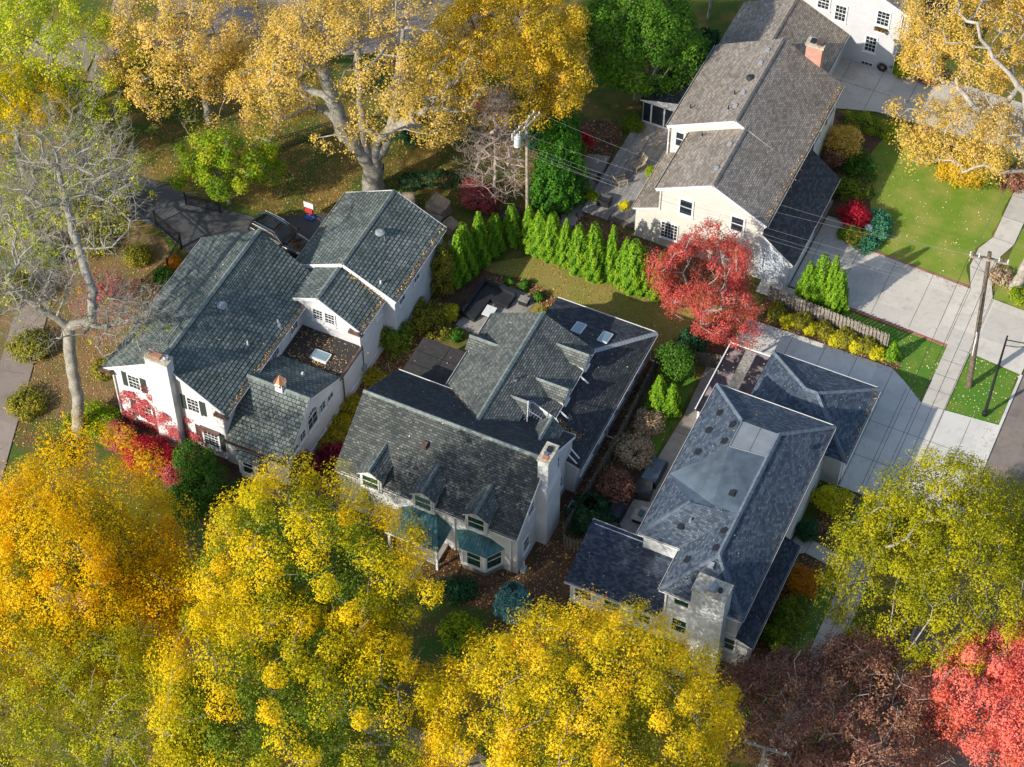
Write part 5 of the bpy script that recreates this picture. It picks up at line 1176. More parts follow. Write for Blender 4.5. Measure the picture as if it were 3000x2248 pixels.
mb = MB(); mb.tube([(-6.1, 13.75, 9.0), (-6.1, 13.75, 9.9), (-6.1, 13.75, 10.0)], [.25, .25, .18], 16, M['trim_grey']); mb.tube([(-6.1, 13.75, 10.0), (-6.1, 13.75, 10.2)], .05, 6, M['trim_grey']); mb.bar((-6.0, 13.9, 9.5), (-5.75, 14.4, 9.5), .08, .2, M['metal']); mb.build('transformer', M['trim'], lp)
mb = MB(); mb.tube([(-6.4, 13.5, 9.7), (-6.4, 13.5, 10.3)], .05, 8, M['trim']); mb.build('fuse_cutout', M['trim'], lp)
bp = pole('utility_pole', 'grey utility pole with a single crossarm, at the bottom edge beside the brown tree', (28.3, -25.4, 0), (28.2, -25.2, 9.2), .16, [((26.9, -25.15, 9.0), (29.5, -24.9, 9.0))], 'pole_light')
mb = MB(); mb.bar((28.2, -25.2, 8.3), (27.7, -25.12, 8.95), .04, .04, M['grey_metal']); mb.bar((28.2, -25.2, 8.3), (28.8, -25.05, 8.95), .04, .04, M['grey_metal']); mb.build('brace', M['grey_metal'], bp)
lm = thing('street_lamp', 'black street lamp with a long arm on the grass strip by the kerb', 'street lamp', (31.54, 11.8, 0))
mb = MB(); mb.tube([(31.54, 11.8, 0), (31.54, 11.8, .35), (31.54, 11.8, .4), (31.56, 11.8, 4), (31.6, 11.8, 8.7)], [.2, .2, .12, .1, .06], 12, M['iron']); mb.build('pole', M['iron'], lm)
mb = MB(); mb.tube([(31.6, 11.8, 8.3), (33.0, 11.8, 8.6), (34.2, 11.8, 8.65)], .04, 8, M['iron']); mb.tube([(31.6, 11.8, 7.7), (32.4, 11.8, 7.95), (33.4, 11.8, 8.5)], .03, 8, M['iron']); mb.build('arm', M['iron'], lm)
mb = MB(); mb.tube([(34.2, 11.8, 8.65), (34.5, 11.8, 8.6), (35.0, 11.8, 8.58)], [.07, .18, .1], 10, M['iron']); mb.build('lamp_head', M['iron'], lm)
def wire(label, p, q, sag, r=.014, mat='wire', grp='overhead wires'):
    mb = MB(); P, Q = Vector(p), Vector(q); n = 14
    mb.tube([P.lerp(Q, k/n)-Vector((0, 0, sag*4*(k/n)*(1-k/n))) for k in range(n+1)], r, 4, M[mat], caps=False)
    o = mb.build('wire', M[mat], loc=p); setp(o, label, 'wire', grp)
W3 = 'thin black service wire strung between the two tall utility poles'
for k, (p, q, s) in enumerate((((-5.3, 15.8, 10.8), (27.6, 13.6, 13.2), 1.2), ((-5.7, 13.4, 10.8), (28.9, 13.9, 13.2), 1.1), ((-5.6, 14.5, 8.2), (29.1, 13.8, 9.6), .9), ((-5.6, 14.5, 7.9), (29.1, 13.8, 9.3), 1.0))): wire(W3, p, q, s, .008, 'wire')
wire('pale service wire from the left utility pole down to the cream house', (-5.6, 14.5, 7.6), (12.2, 17.0, 5.6), .5, .011, 'wire', None)
wire('pale service wire from the left utility pole out past the front of the cream house', (-5.4, 14.6, 8.4), (33.5, 15.2, 9.5), 1.0, .009, 'wire', None)
W4 = 'black power line running over the sidewalk towards the bottom utility pole'
for x, x2 in ((27.6, 26.9), (28.4, 27.7), (29.3, 28.8), (30.1, 29.5)): wire(W4, (x, 13.8, 13.2), (x2, -25.1, 9.15), 1.4, .016, 'black')
for x in (27.7, 30.0): wire('black power line leading from the tall pole away up the street', (x, 14.2, 13.1), (x+1, 60, 13), 1.0, .012)
def picket(name, label, pts, h, mat='wood_grey', pw=.11, gap=.07, board='panel', cat='fence', both=True):
    t = thing(name, label, cat, (*pts[0], 0)); rr = random.Random(len(pts)*7)
    for (xa, ya), (xb, yb) in zip(pts[:-1], pts[1:]):
        L = math.hypot(xb-xa, yb-ya); nseg = max(1, round(L/2.2))
        for s in range(nseg):
            u0, u1 = s/nseg, (s+1)/nseg; A = Vector((xa+(xb-xa)*u0, ya+(yb-ya)*u0, 0)); B = Vector((xa+(xb-xa)*u1, ya+(yb-ya)*u1, 0)); d = (B-A).normalized(); n = Vector((-d.y, d.x, 0)); l = (B-A).length
            mb = MB()
            for z in (.25, h*.5, h*.85): mb.bar(A+Vector((0, 0, z)), B+Vector((0, 0, z)), .05, .08, M[mat])
            k = 0; x = .06
            while x < l:
                sd = 1 if (k % 2 == 0 or not both) else -1; hh = h*(1+rr.uniform(-.03, .03)); c = A+d*x+n*.05*sd
                mb.bar(c+Vector((0, 0, .06)), c+Vector((rr.uniform(-.01, .01), 0, hh)), pw, .02, M[mat], up=n); x += pw+gap if not both else pw*.85+gap*.4; k += 1
            mb.build(board, M[mat], t)
            mb = MB(); mb.box(A.x-.06, A.y-.06, 0, A.x+.06, A.y+.06, h+.05, M[mat]); mb.build('post', M[mat], t)
    return t
picket('fence', 'weathered shadowbox wooden fence between the two concrete driveways', [(13.8, 15.35), (23.2, 14.65)], 1.55, pw=.14, gap=.06)
picket('fence', 'tall dark wooden fence running between the dormered house and the grey patio', [(8.9, 5.6), (9.15, -2.5), (9.0, -10.9)], 1.7, 'wood_fence', .14, .02)
picket('fence', 'short low wooden fence by the blue-grey wing roof, near the air conditioner', [(9.3, -11.35), (11.1, -11.2)], 1.3, 'wood_fence', .13, .05)
picket('fence', 'short wooden fence half hidden beside the dark carport roof', [(10.9, 7.15), (13.3, 7.7)], 1.5, 'wood_fence', .13, .03)
def ironfence(label, pts, h, cat='fence', name='iron_fence'):
    t = thing(name, label, cat, (*pts[0], 0))
    for (xa, ya), (xb, yb) in zip(pts[:-1], pts[1:]):
        A, B = Vector((xa, ya, 0)), Vector((xb, yb, 0)); mb = MB(); L = (B-A).length; d = (B-A)/L
        for z in (.15, h-.25, h-.05): mb.bar(A+Vector((0, 0, z)), B+Vector((0, 0, z)), .04, .045, M['iron'])
        for k in range(int(L/.13)+1): c = A+d*k*.13; mb.bar(c, c+Vector((0, 0, h)), .022, .022, M['iron'], up=(0, 1, 0))
        mb.build('panel', M['iron'], t)
    for (x, y) in pts: mb = MB(); mb.box(x-.05, y-.05, 0, x+.05, y+.05, h+.12, M['iron']); mb.build('post', M['iron'], t)
    return t
ironfence('open black iron gate leaf at the end of the asphalt court', [(-31.2, 2.4), (-28.25, 1.25)], 1.5, 'gate', 'iron_gate')
ironfence('black iron fence angling along the planting beside the left slate roof', [(-28.2, 1.1), (-27.9, -1.2), (-28.5, -3.8)], 1.3)
ironfence('black iron fence in the shade below the big golden elm', [(-27.5, 12.5), (-23.0, 17.8), (-19.8, 19.5), (-17.0, 21)], 1.4)
ironfence('short black iron fence half hidden under the bright green tree', [(-30.2, 5.2), (-27.4, 5.6)], 1.2)

# ------------------------------------------------------------------ SUV
def loft(secs, mat, name, par, sub=2, endcap=True):
    mb = MB(); n = len(secs[0])
    for a, b in zip(secs[:-1], secs[1:]):
        for k in range(n): mb.poly([a[k], b[k], b[(k+1) % n], a[(k+1) % n]], mat)
    if endcap: mb.poly(secs[0][::-1], mat); mb.poly(secs[-1], mat)
    o = mb.build(name, mat, par, smooth=True); weld(o)
    if sub: s = o.modifiers.new('s', 'SUBSURF'); s.levels = sub; s.render_levels = sub
    return o
car = thing('parked_car', 'black SUV parked on the asphalt between the two slate roofs', 'car', (0, 0, 0)); PB = M['paint_black']
sec = lambda x, w, zb, zt, wt: [(x, -w, zb), (x, -w*1.02, (zb+zt)/2), (x, -wt, zt), (x, 0, zt+.03), (x, wt, zt), (x, w*1.02, (zb+zt)/2), (x, w, zb), (x, 0, zb)]
loft([sec(-2.5, .80, .40, .92, .76), sec(-2.45, .93, .32, 1.05, .88), sec(-1.6, .97, .28, 1.1, .93), sec(0, .98, .28, 1.08, .94), sec(1.1, .98, .28, 1.05, .92), sec(1.9, .95, .30, .98, .86), sec(2.4, .86, .36, .86, .74), sec(2.5, .70, .42, .76, .58)], PB, 'body', car)
loft([sec(-2.38, .86, 1.0, 1.15, .78), sec(-2.15, .88, 1.0, 1.66, .68), sec(-1.5, .89, 1.0, 1.74, .71), sec(-.3, .89, 1.0, 1.74, .72), sec(.35, .89, 1.0, 1.66, .70), sec(1.25, .84, 1.0, 1.08, .74)], PB, 'cabin', car)
def strip(name, pts, mat, par=car, off=.0): mb = MB(); mb.poly(pts, mat); return mb.build(name, mat, par)
for s in (-1, 1):
    strip('side_window', [(-2.0, s*.90, 1.17), (.95, s*.90, 1.14), (.3, s*.775, 1.55), (-1.9, s*.775, 1.60)], M['glass'])
    mb = MB(); mb.tube([(-2.05, s*.91, 1.15), (-1.0, s*.925, 1.14), (1.0, s*.915, 1.12)], .018, 6, M['chrome']); mb.tube([(-2.05, s*.9, 1.15), (-1.95, s*.79, 1.6), (-.5, s*.785, 1.62), (.3, s*.785, 1.56), (1.0, s*.9, 1.12)], .018, 6, M['chrome']); mb.build('window_trim', M['chrome'], car)
    mb = MB(); mb.tube([(-1.9, s*.70, 1.72), (-1.8, s*.70, 1.80), (.0, s*.70, 1.80), (.15, s*.70, 1.7)], .028, 8, M['chrome']); mb.build('roof_rail', M['chrome'], car)
    mb = MB(); mb.box(.85, s*.98, 1.08, 1.05, s*1.17, 1.24, PB); mb.build('mirror', PB, car)
    mb = MB(); mb.box(2.2, s*.62, .74, 2.42, s*.84, .86, M['chrome']); mb.build('headlight', M['chrome'], car)
    for x in (-1.55, 1.5):
        mb = MB(); mb.tube([(x, s*.72, .37), (x, s*.97, .37)], .37, 20, M['black']); wl = mb.build('wheel', M['black'], car)
        mb = MB(); mb.tube([(x, s*.96, .37), (x, s*.985, .37)], .23, 14, M['metal']); mb.build('rim', M['metal'], wl)
strip('windscreen', [(1.18, -.74, 1.13), (1.18, .74, 1.13), (.42, .64, 1.66), (.42, -.64, 1.66)], M['glass']); strip('sunroof', [(-1.4, -.5, 1.785), (-.1, -.5, 1.785), (-.1, .5, 1.785), (-1.4, .5, 1.785)], M['glass'])
car.location = (-21.75, 4.95, .02); car.rotation_euler = (0, 0, radians(-9))

# ------------------------------------------------------------------ garden things
def covered(name, label, cat, x, y, w, d, h, rot, mat='cover_tan', back=.35, group=None):
    t = thing(name, label, cat, (0, 0, 0), group); rr = random.Random(int(x*100))
    S = lambda z, s, j: [(a*w/2*s+rr.uniform(-j, j), b*d/2*s+rr.uniform(-j, j), z) for a, b in ((-1, -1), (0, -1.05), (1, -1), (1.05, 0), (1, 1), (0, 1.05), (-1, 1), (-1.05, 0))]
    s1, s2, s3 = S(.02, 1.05, .03), S(h*.6, .98, .04), S(h, .9, .05)
    s3 = [(p[0], p[1], h+(back if p[1] > .1*d else 0)) for p in s3]; s4 = [(p[0]*.6, p[1]*.5, h*.85 + (back*.25 if p[1] > .1*d else 0)) for p in s3]
    o_ = loft([s1, s2, s3, s4], M[mat], 'cover', t, 0); o_.data.polygons.foreach_set('use_smooth', [False]*len(o_.data.polygons)); t.location = (x, y, .02); t.rotation_euler = (0, 0, rot); return t
covered('patio_chair', 'tan covered armchair behind the slate garage, left one', 'chair', -14.6, 12.3, 1.1, 1.2, .8, .5)
covered('patio_sofa', 'wide tan covered loveseat beyond the fire table', 'sofa', -12.4, 13.0, 1.7, 1.2, .8, -.3)
covered('patio_chair', 'low tan covered stool beside the dark fire table', 'stool', -10.6, 11.6, 1.2, 1.0, .75, -.3, back=.1)
covered('patio_chair', 'small pale covered seat closest to the slate eave corner', 'stool', -9.5, 10.0, 1.0, .7, .6, .5, 'stone_patio', back=.05)
t = thing('fire_table', 'grey stone-topped fire table among the tan covered seats', 'table', (-12.3, 11.5, 0))
mb = MB(); mb.box(-13.0, 11.05, 0, -11.6, 11.95, .55, M['black']); mb.build('base', M['black'], t); mb = MB(); mb.box(-13.15, 10.95, .55, -11.45, 12.05, .65, M['stone_patio']); mb.build('table_top', M['stone_patio'], t); mb = MB(); mb.box(-12.7, 11.3, .652, -11.9, 11.7, .67, M['black']); mb.build('burner', M['black'], t)
# L-shaped black outdoor sofa
t = thing('corner_sofa', 'L-shaped black covered outdoor sofa on the stone patio', 'sofa', (-5, 6, 0))
L_ = [(-6.15, 4.2), (-4.95, 4.0), (-4.75, 6.3), (-3.3, 6.2), (-3.2, 7.5), (-5.95, 7.75)]
mb = MB(); mb.prismz(L_, 0, .42, M['cover_black']); mb.build('seat', M['cover_black'], t)
mb = MB(); mb.prismz([(-6.15, 4.2), (-5.9, 4.15), (-5.7, 7.5), (-3.2, 7.25), (-3.2, 7.5), (-5.95, 7.75)], .42, .75, M['cover_black']); mb.build('backrest', M['cover_black'], t)
t = thing('coffee_table', 'small grey table inside the black L-shaped sofa', 'table', (-4.3, 5.2, 0)); mb = MB(); mb.box(-4.7, 4.7, .35, -3.9, 5.7, .42, M['trim_grey']); mb.build('table_top', M['trim_grey'], t)
mb = MB()
for x in (-4.6, -4.0):
    for y in (4.8, 5.6): mb.box(x-.03, y-.03, 0, x+.03, y+.03, .35, M['black'])
mb.build('legs', M['black'], t)
t = thing('storage_box', 'small dark box on the patio near the grey lean roof', 'box', (-2.4, 7.3, 0)); mb = MB(); mb.box(-2.8, 7.0, 0, -2.1, 7.5, .5, M['black']); mb.build('box', M['black'], t); mb = MB(); mb.box(-2.83, 6.97, .5, -2.07, 7.53, .56, M['stone_patio']); mb.build('lid', M['stone_patio'], t)
# air conditioner
def aircon(label, x, y):
    t = thing('air_conditioner', label, 'air conditioner', (x, y, 0)); mb = MB(); mb.box(x-.4, y-.4, .05, x+.4, y+.4, .85, M['grey_metal'])
    for k in range(9): mb.box(x-.41, y-.41, .12+k*.075, x+.41, y+.41, .14+k*.075, M['metal'])
    mb.build('housing', M['grey_metal'], t); mb = MB(); mb.tube([(x, y, .85), (x, y, .87)], .34, 20, M['black']); mb.tube([(x, y, .87), (x, y, .89)], .09, 10, M['metal'])
    for k in range(6): a = k*pi/3; mb.bar((x, y, .88), (x+.32*cos(a), y+.32*sin(a), .88), .03, .01, M['metal'])
    mb.build('fan_grille', M['metal'], t)
aircon('square grey air conditioner beside the white chimney wall', 8.75, -8.5)
aircon('dark air conditioner at the foot of the broad white brick chimney', 20.1, -17.0)
t = thing('gas_meter', 'grey gas meter at the front corner of the dormered house', 'meter', (7.75, -14.6, 0)); mb = MB(); mb.box(7.6, -14.8, .5, 7.95, -14.4, .95, M['grey_metal']); mb.tube([(7.75, -14.5, .1), (7.75, -14.5, 1.5)], .03, 6, M['trim']); mb.build('meter_box', M['grey_metal'], t)
# grey-house patio furniture
P_ = lambda x, y: ((1700+x/1.904)/1.35624, (1200+y/1.904)/1.35624)
t = thing('patio_table', 'dark long patio table with a pale blue top near the hydrangea', 'table', (12.3, -2.9, 0)); mb = MB(); mb.box(11.85, -4.2, .6, 12.9, -2.2, .68, M['membrane']); mb.build('table_top', M['membrane'], t); mb = MB(); mb.box(11.75, -4.3, 0, 13.0, -2.1, .58, M['cover_black']); mb.build('base', M['cover_black'], t)
covered('patio_chair', 'black covered round chair beside the long blue-topped table', 'chair', 12.4, -5.0, 1.1, 1.1, .7, .2, 'cover_black')
covered('patio_sofa', 'long black covered patio sofa left of the small stone table', 'sofa', 11.4, -7.0, 1.0, 2.3, .7, 0, 'cover_black', .1)
covered('patio_chair', 'black covered chair tucked by the wing roof edge', 'chair', 11.7, -9.0, 1.1, .9, .7, .1, 'cover_black', .1)
t = thing('patio_table', 'small pale stone fire table on the grey patio', 'table', (13.1, -6.9, 0)); mb = MB(); mb.box(12.6, -7.5, 0, 13.5, -6.4, .5, M['black']); mb.box(12.5, -7.6, .5, 13.6, -6.3, .58, M['stone_patio']); mb.build('table_top', M['stone_patio'], t); mb = MB(); mb.box(12.85, -7.2, .58, 13.2, -6.7, .66, M['glass_green']); mb.build('burner', M['black'], t)
# deck furniture
def deckchair(label, x, y, rot):
    t = thing('deck_chair', label, 'chair', (0, 0, 0)); mb = MB()
    for k in range(5): mb.bar((-.28, -.3+k*.14, .40), (.28, -.3+k*.14, .40), .1, .03, M['teak'])
    mb.build('seat', M['teak'], t); mb = MB()
    for k in range(5): mb.bar((-.25+k*.125, .35, .42), (-.25+k*.125, .75, 1.1), .09, .03, M['teak'])
    mb.bar((-.3, .52, .72), (.3, .52, .72), .06, .04, M['teak']); mb.bar((-.3, .74, 1.1), (.3, .74, 1.1), .06, .04, M['teak']); mb.build('backrest', M['teak'], t)
    for sx in (-.32, .32):
        mb = MB(); mb.bar((sx, -.4, .62), (sx, .5, .62), .09, .03, M['teak']); mb.build('armrest', M['teak'], t)
        for yy in (-.35, .35): mb = MB(); mb.bar((sx, yy, 0), (sx, yy, .62), .06, .06, M['teak'], up=(0, 1, 0)); mb.build('leg', M['teak'], t)
    t.location = (x, y, .41); t.rotation_euler = (0, 0, rot)
deckchair('pale slatted wooden armchair on the deck, the one farther from the black grill', -.2, 23.3, -.5); deckchair('pale slatted wooden armchair on the deck, the one closer to the black grill', -.7, 21.3, 2.4)
covered('grill', 'black covered grill on the weathered deck', 'grill', -1.1, 18.9, 1.0, .9, .95, .1, 'cover_black', 0)
t = thing('toy_basketball_hoop', 'small red, white and blue plastic hoop by the asphalt edge', 'toy', (-20.9, 8.0, 0))
mb = MB(); mb.box(-21.25, 7.75, 0, -20.55, 8.25, .2, M['plastic_blue']); mb.build('base', M['plastic_blue'], t); mb = MB(); mb.tube([(-20.9, 8.1, .2), (-20.9, 8.1, 1.3)], .05, 8, M['plastic_red']); mb.box(-21.2, 7.9, .75, -20.6, 8.1, 1.15, M['plastic_red']); mb.build('post', M['plastic_red'], t); mb = MB(); mb.box(-21.3, 7.98, 1.25, -20.5, 8.06, 1.75, M['trim']); mb.build('backboard', M['trim'], t)
t = thing('hose_reel', 'coiled garden hose with its wet stain against the white house', 'hose', (13.2, 42.3, 0)); mb = MB()
for r in (.2, .27, .34, .41): mb.tube([(13.2+r*cos(a*pi/8), 42.4, .5+r*sin(a*pi/8)) for a in range(17)], .035, 6, M['cover_black'], caps=False)
mb.box(13.0, 42.42, .3, 13.4, 42.58, .7, M['terracotta']); mb.build('hose', M['cover_black'], t)
sheet('wet_stain', [(13.1+1.0*cos(a*pi/12)*(.9+.1*sin(a*2.3)), 41.3+.95*sin(a*pi/12)) for a in range(24)], 'walk_brown', S4*5)
t = thing('garden_lantern', 'small stone lantern in the blue-green juniper bed', 'lantern', (18.2, 24.9, 0)); mb = MB(); mb.tube([(18.2, 24.9, 0), (18.2, 24.9, .6)], .12, 8, M['stone_patio']); mb.tube([(18.2, 24.9, .6), (18.2, 24.9, .8), (18.2, 24.9, .95)], [.3, .3, .08], 12, M['grey_metal']); mb.build('lantern', M['grey_metal'], t)
t = thing('umbrella', 'closed grey umbrella-like dark cover below the bare tree', 'cover', (-7.5, 14.6, 0)); covered_ = None
mb = MB(); mb.tube([(-7.0, 14.7, 0), (-7.0, 14.7, .6)], .75, 14, M['cover_black']); mb.tube([(-7.0, 14.7, .6), (-7.0, 14.7, .72)], [.82, .7], 14, M['cover_black']); mb.build('cover', M['cover_black'], t)
t['label'] = 'round dark covered fire pit below the bare tree'; t['category'] = 'fire pit'; t.name = 'fire_pit'
# ================================================================== TREES
def cpt(x, y, z): p = at(x, y, z); return (float(p[0]), float(p[1]), float(p[2]))
c = cpt(150, 1245, 8.2)
tree('maple_tree', 'big bright orange-yellow maple at the left edge in front of the ivy-covered house', 'tree', (c[0], c[1], 0), c, (7.7, 7.4, 5.8), 'l_orange', 330, 1.0, 560, .125, 11, elong=1.5, zmin=-.5, twigs=60, lumpy=.2, sep=1.1, core='l_olive', extra=[(cpt(330, 1330, 7), (3.6, 3.4, 3.2), 40)])
c = cpt(668, 1258, 12.0)
tree('maple_tree', 'yellow and green maple in front of the teal copper porch', 'tree', (c[0], c[1], 0), c, (8.8, 6.8, 5.6), 'l_yellow', 220, 1.0, 620, .125, 23, elong=1.25, zmin=-.5, gap=.5, twigs=80, lumpy=.26, sep=1.6, core='l_lime')
c = cpt(640, 1530, 11.0)
tree('maple_tree', 'yellow-green maple at the bottom edge, left of the dense yellow tree', 'tree', (c[0], c[1], 0), c, (9.0, 7.6, 5.8), 'l_yellow', 270, 1.0, 620, .125, 37, elong=1.25, zmin=-.5, gap=.5, twigs=80, lumpy=.26, sep=1.6, core='l_lime')
c = cpt(1285, 1638, 11.5)
tree('maple_tree', 'dense round yellow maple at the bottom, in front of the blue-grey wing roof', 'tree', (c[0], c[1], 0), c, (8.7, 7.8, 6.0), 'l_yellow2', 420, .95, 540, .125, 41, elong=1.2, zmin=-.5, lumpy=.16, sep=1.22, core='l_olive')
c = cpt(200, 1610, 7.4)
tree('locust_tree', 'fine-leaved olive green tree filling the bottom left corner', 'tree', (c[0], c[1], 0), c, (10.6, 8.0, 4.8), 'l_olive3', 420, .9, 330, .12, 53, zmin=-.3, jitter=1.2, twigs=200, lumpy=.16, sep=1.0, core='l_olive', bark='bark_grey')
c = cpt(2058, 1222, 8.3)
tree('linden_tree', 'large olive yellow tree by the street at the right edge', 'tree', (c[0]+.5, c[1]-1, 0), c, (7.7, 6.9, 5.8), 'l_olive2', 400, .85, 360, .13, 61, zmin=-.55, jitter=1.1, twigs=120, lumpy=.2, sep=1.1, core='l_olive', bark='bark_grey')
c = cpt(2305, 1500, 7.6)
tree('maple_tree', 'bright coral red maple in the bottom right corner', 'tree', (c[0], c[1], 0), c, (7.0, 6.8, 5.6), 'l_coral', 330, .95, 520, .13, 71, zmin=-.6, gap=.5, twigs=200, lumpy=.26, bark='bark_grey', elong=1.1, sep=1.1, core='l_red')
c = cpt(1800, 1570, 5.0)
tree('cherry_tree', 'half bare brown and purple tree at the bottom between yellow and coral trees', 'tree', (c[0], c[1], 0), c, (6.4, 5.8, 4.0), 'l_brown', 520, .75, 140, .14, 83, zmin=-.5, gap=.5, twigs=1000, lumpy=.25, bark='twig_purple', jitter=1.2, rb=.25)
c = cpt(1525, 618, 4.5)
tree('maple_tree', 'rounded red maple in front of the cream gabled wall', 'tree', (c[0]+.2, c[1]-.3, 0), c, (4.0, 3.7, 3.7), 'l_red', 300, .52, 200, .115, 97, zmin=-.85, gap=.22, twigs=200, lumpy=.36, sep=.62, bark='bark_pale', rb=.16)
LIM = [[cpt(735, 275, 7.5), cpt(700, 150, 13), cpt(640, 20, 18)], [cpt(848, 280, 7.5), cpt(862, 180, 12), cpt(872, 60, 17)], [cpt(788, 300, 6.5), cpt(775, 180, 12), cpt(770, 60, 17)], [cpt(815, 300, 6.5), cpt(900, 250, 10)]]
c = cpt(760, 110, 15)
tree('elm_tree', 'huge sparse golden elm with a thick forked trunk behind the left slate roof', 'tree', (-17.7, 12.4, 0), c, (8.0, 7.2, 5.0), 'l_goldpale', 360, .72, 85, .15, 101, zmin=-.35, gap=.22, twigs=200, lumpy=.3, bark='bark_grey', rb=.8, forkpts=[(-17.8, 12.6, 2.6)], droop=.5, wig=.1, limbs=LIM, extra=[(cpt(560, 215, 9), (3.6, 3.4, 3.0), 110), (cpt(935, 235, 10), (2.6, 2.6, 2.2), 60)])
c = cpt(1085, 95, 10.5)
tree('maple_tree', 'dense golden yellow tree top centre, left of the dark green tree', 'tree', (c[0], c[1]+1, 0), c, (6.6, 6.0, 5.0), 'l_gold', 430, .72, 150, .15, 111, zmin=-.8, gap=.45, twigs=150, lumpy=.24, droop=.4)
c = cpt(410, 85, 9.5)
tree('hackberry_tree', 'pale gold tree top left, right of the sidewalk', 'tree', (c[0], c[1]+1, 0), c, (6.4, 6.0, 4.6), 'l_goldpale', 350, .7, 95, .15, 121, zmin=-.7, gap=.35, twigs=120, lumpy=.26, bark='bark_grey', droop=.5)
c = cpt(1385, 90, 6.3)
tree('oak_tree', 'dense dark green tree at the top beside the brown-roofed house', 'tree', (c[0], c[1], 0), c, (4.5, 4.4, 5.2), 'l_green2', 400, .65, 120, .17, 131, zmin=-.8, lumpy=.16)
b = at(2192, 622, 0)
tree('sycamore_tree', 'sparse gold tree with a thick pale trunk at the right edge, over the far driveway', 'tree', (b[0], b[1], 0), cpt(2150, 60, 12.5), (6.4, 5.6, 4.0), 'l_goldpale', 330, .75, 110, .145, 141, zmin=-.7, gap=.3, twigs=250, lumpy=.3, bark='bark_pale', rb=.42, forkpts=[(b[0]+1.0, b[1]+.3, 6.5)], droop=.4, limbs=[[cpt(2200, 260, 10), cpt(2080, 230, 11)], [cpt(2212, 200, 12), cpt(2120, 90, 15)]], extra=[(cpt(2060, 290, 8.5), (4.0, 3.2, 2.2), 100), (cpt(2020, 110, 10), (3, 3, 2.4), 60), (cpt(2200, 300, 10), (4, 4, 2.5), 70)])
# bare trees
def baretree(name, label, base, ells, seed, bark, rb, forkpts, n, limbs=None, tip=.022, leaf=None, wig=.2, bias=.22, step=.6, jit=.14):
    t = thing(name, label, 'tree', base); rg = np.random.default_rng(seed); T = []; O = []
    for (cc, rr, k) in ells:
        a, o = clump_centres(cc, rr, int(n*k), seed+len(T), -.55, .55, .3); T.append(a); O.append(o)
    T = np.vstack(T); T = T[T[:, 2] > 1.5]
    A, par, R = skeleton(base, forkpts, T, seed, limbs=limbs, step=step, rbase=rb, r_tip=tip, wig=wig, bias=bias, jit=jit, expo=2.4, bow=.4)
    A, par, R = sprays(A, par, R, T, ells[0][0], seed+3, 2, .8, .006, 1)
    wood('trunk', A, par, R, bark, t)
    if leaf:
        mat, frac, per = leaf; k = rg.random(len(T)) < frac; leaf_cloud('crown', T[k], np.zeros((k.sum(), 3))+[0, 0, 1], .5, per, .16, mat, t, seed+1)
    return t
f1 = cpt(150, 705, 9.5); LB = [[cpt(120, 685, 10.5), cpt(60, 650, 12), cpt(10, 600, 14)], [cpt(195, 690, 10.5), cpt(200, 630, 12), cpt(170, 540, 14), cpt(135, 420, 17), cpt(120, 330, 19)], [cpt(215, 705, 10.5), cpt(300, 690, 11.5)]]
baretree('bare_tree', 'tall leafless grey tree with a crooked forked trunk, left of the ivy-covered house', (-25.6, -17.3, 0),
         [(cpt(135, 390, 17), (5.8, 5.2, 3.8), .42), (cpt(50, 620, 13), (4.6, 4.4, 2.8), .25), (cpt(275, 690, 11.5), (3.9, 3.6, 1.9), .17)],
         151, 'bark_grey', .42, [cpt(168, 870, 3.6), cpt(152, 770, 7.2), f1], 2600, tip=.010, leaf=('l_yelgreen', .02, 20), jit=.05, wig=.08, limbs=LB)
c2 = cpt(190, 300, 6)
baretree('bare_tree', 'lower leafless grey-brown tree behind the tall bare one, near the sidewalk', (c2[0]-2, c2[1]-6, 0), [(cpt(60, 480, 7), (5.5, 5, 3.5), .6), (cpt(200, 400, 6), (4, 3.5, 3), .4)], 163, 'bark_grey', .25, [(c2[0]-2, c2[1]-6, 3)], 1100, tip=.010, leaf=('l_yelgreen', .2, 36), jit=.05, wig=.08)
b = (-8.75, 15.5, 0)
t = thing('bare_tree', 'slim upright leafless tree beside the transformer pole', 'tree', b); rg = np.random.default_rng(5); T = []
for k in range(750):
    z = 1.6+9.6*rg.random()**.9; a = rg.random()*2*pi; r_ = (3.3*(1-(z-3)/9.5)**.8 if z > 3 else 2.6)*(.35+.65*rg.random()); T.append((b[0]+r_*cos(a), b[1]+r_*sin(a), z+.3*r_))
A, par, R = skeleton(b, [(b[0], b[1], 11)], T, 171, step=.45, rbase=.17, r_tip=.009, bias=.0, wig=.08); 
R = np.where((np.arange(len(R)) < 24), np.linspace(.17, .04, len(R))[0]*(1-np.minimum(np.arange(len(R))/26, .8)), R); A, par, R = sprays(A, par, R, T, (b[0], b[1], 3), 9, 2, .7, .007, 1); wood('trunk', A, par, R, 'twig_purple', t)
c = cpt(240, 650, 2.6)
baretree('crabapple_tree', 'small half bare crabapple with pink-red leaves by the left slate roof', (c[0], c[1], 0), [(c, (2.8, 2.6, 1.9), 1)], 181, 'bark_grey', .1, [(c[0], c[1], 1)], 420, tip=.012, leaf=('l_pinkred', .4, 16), step=.35)
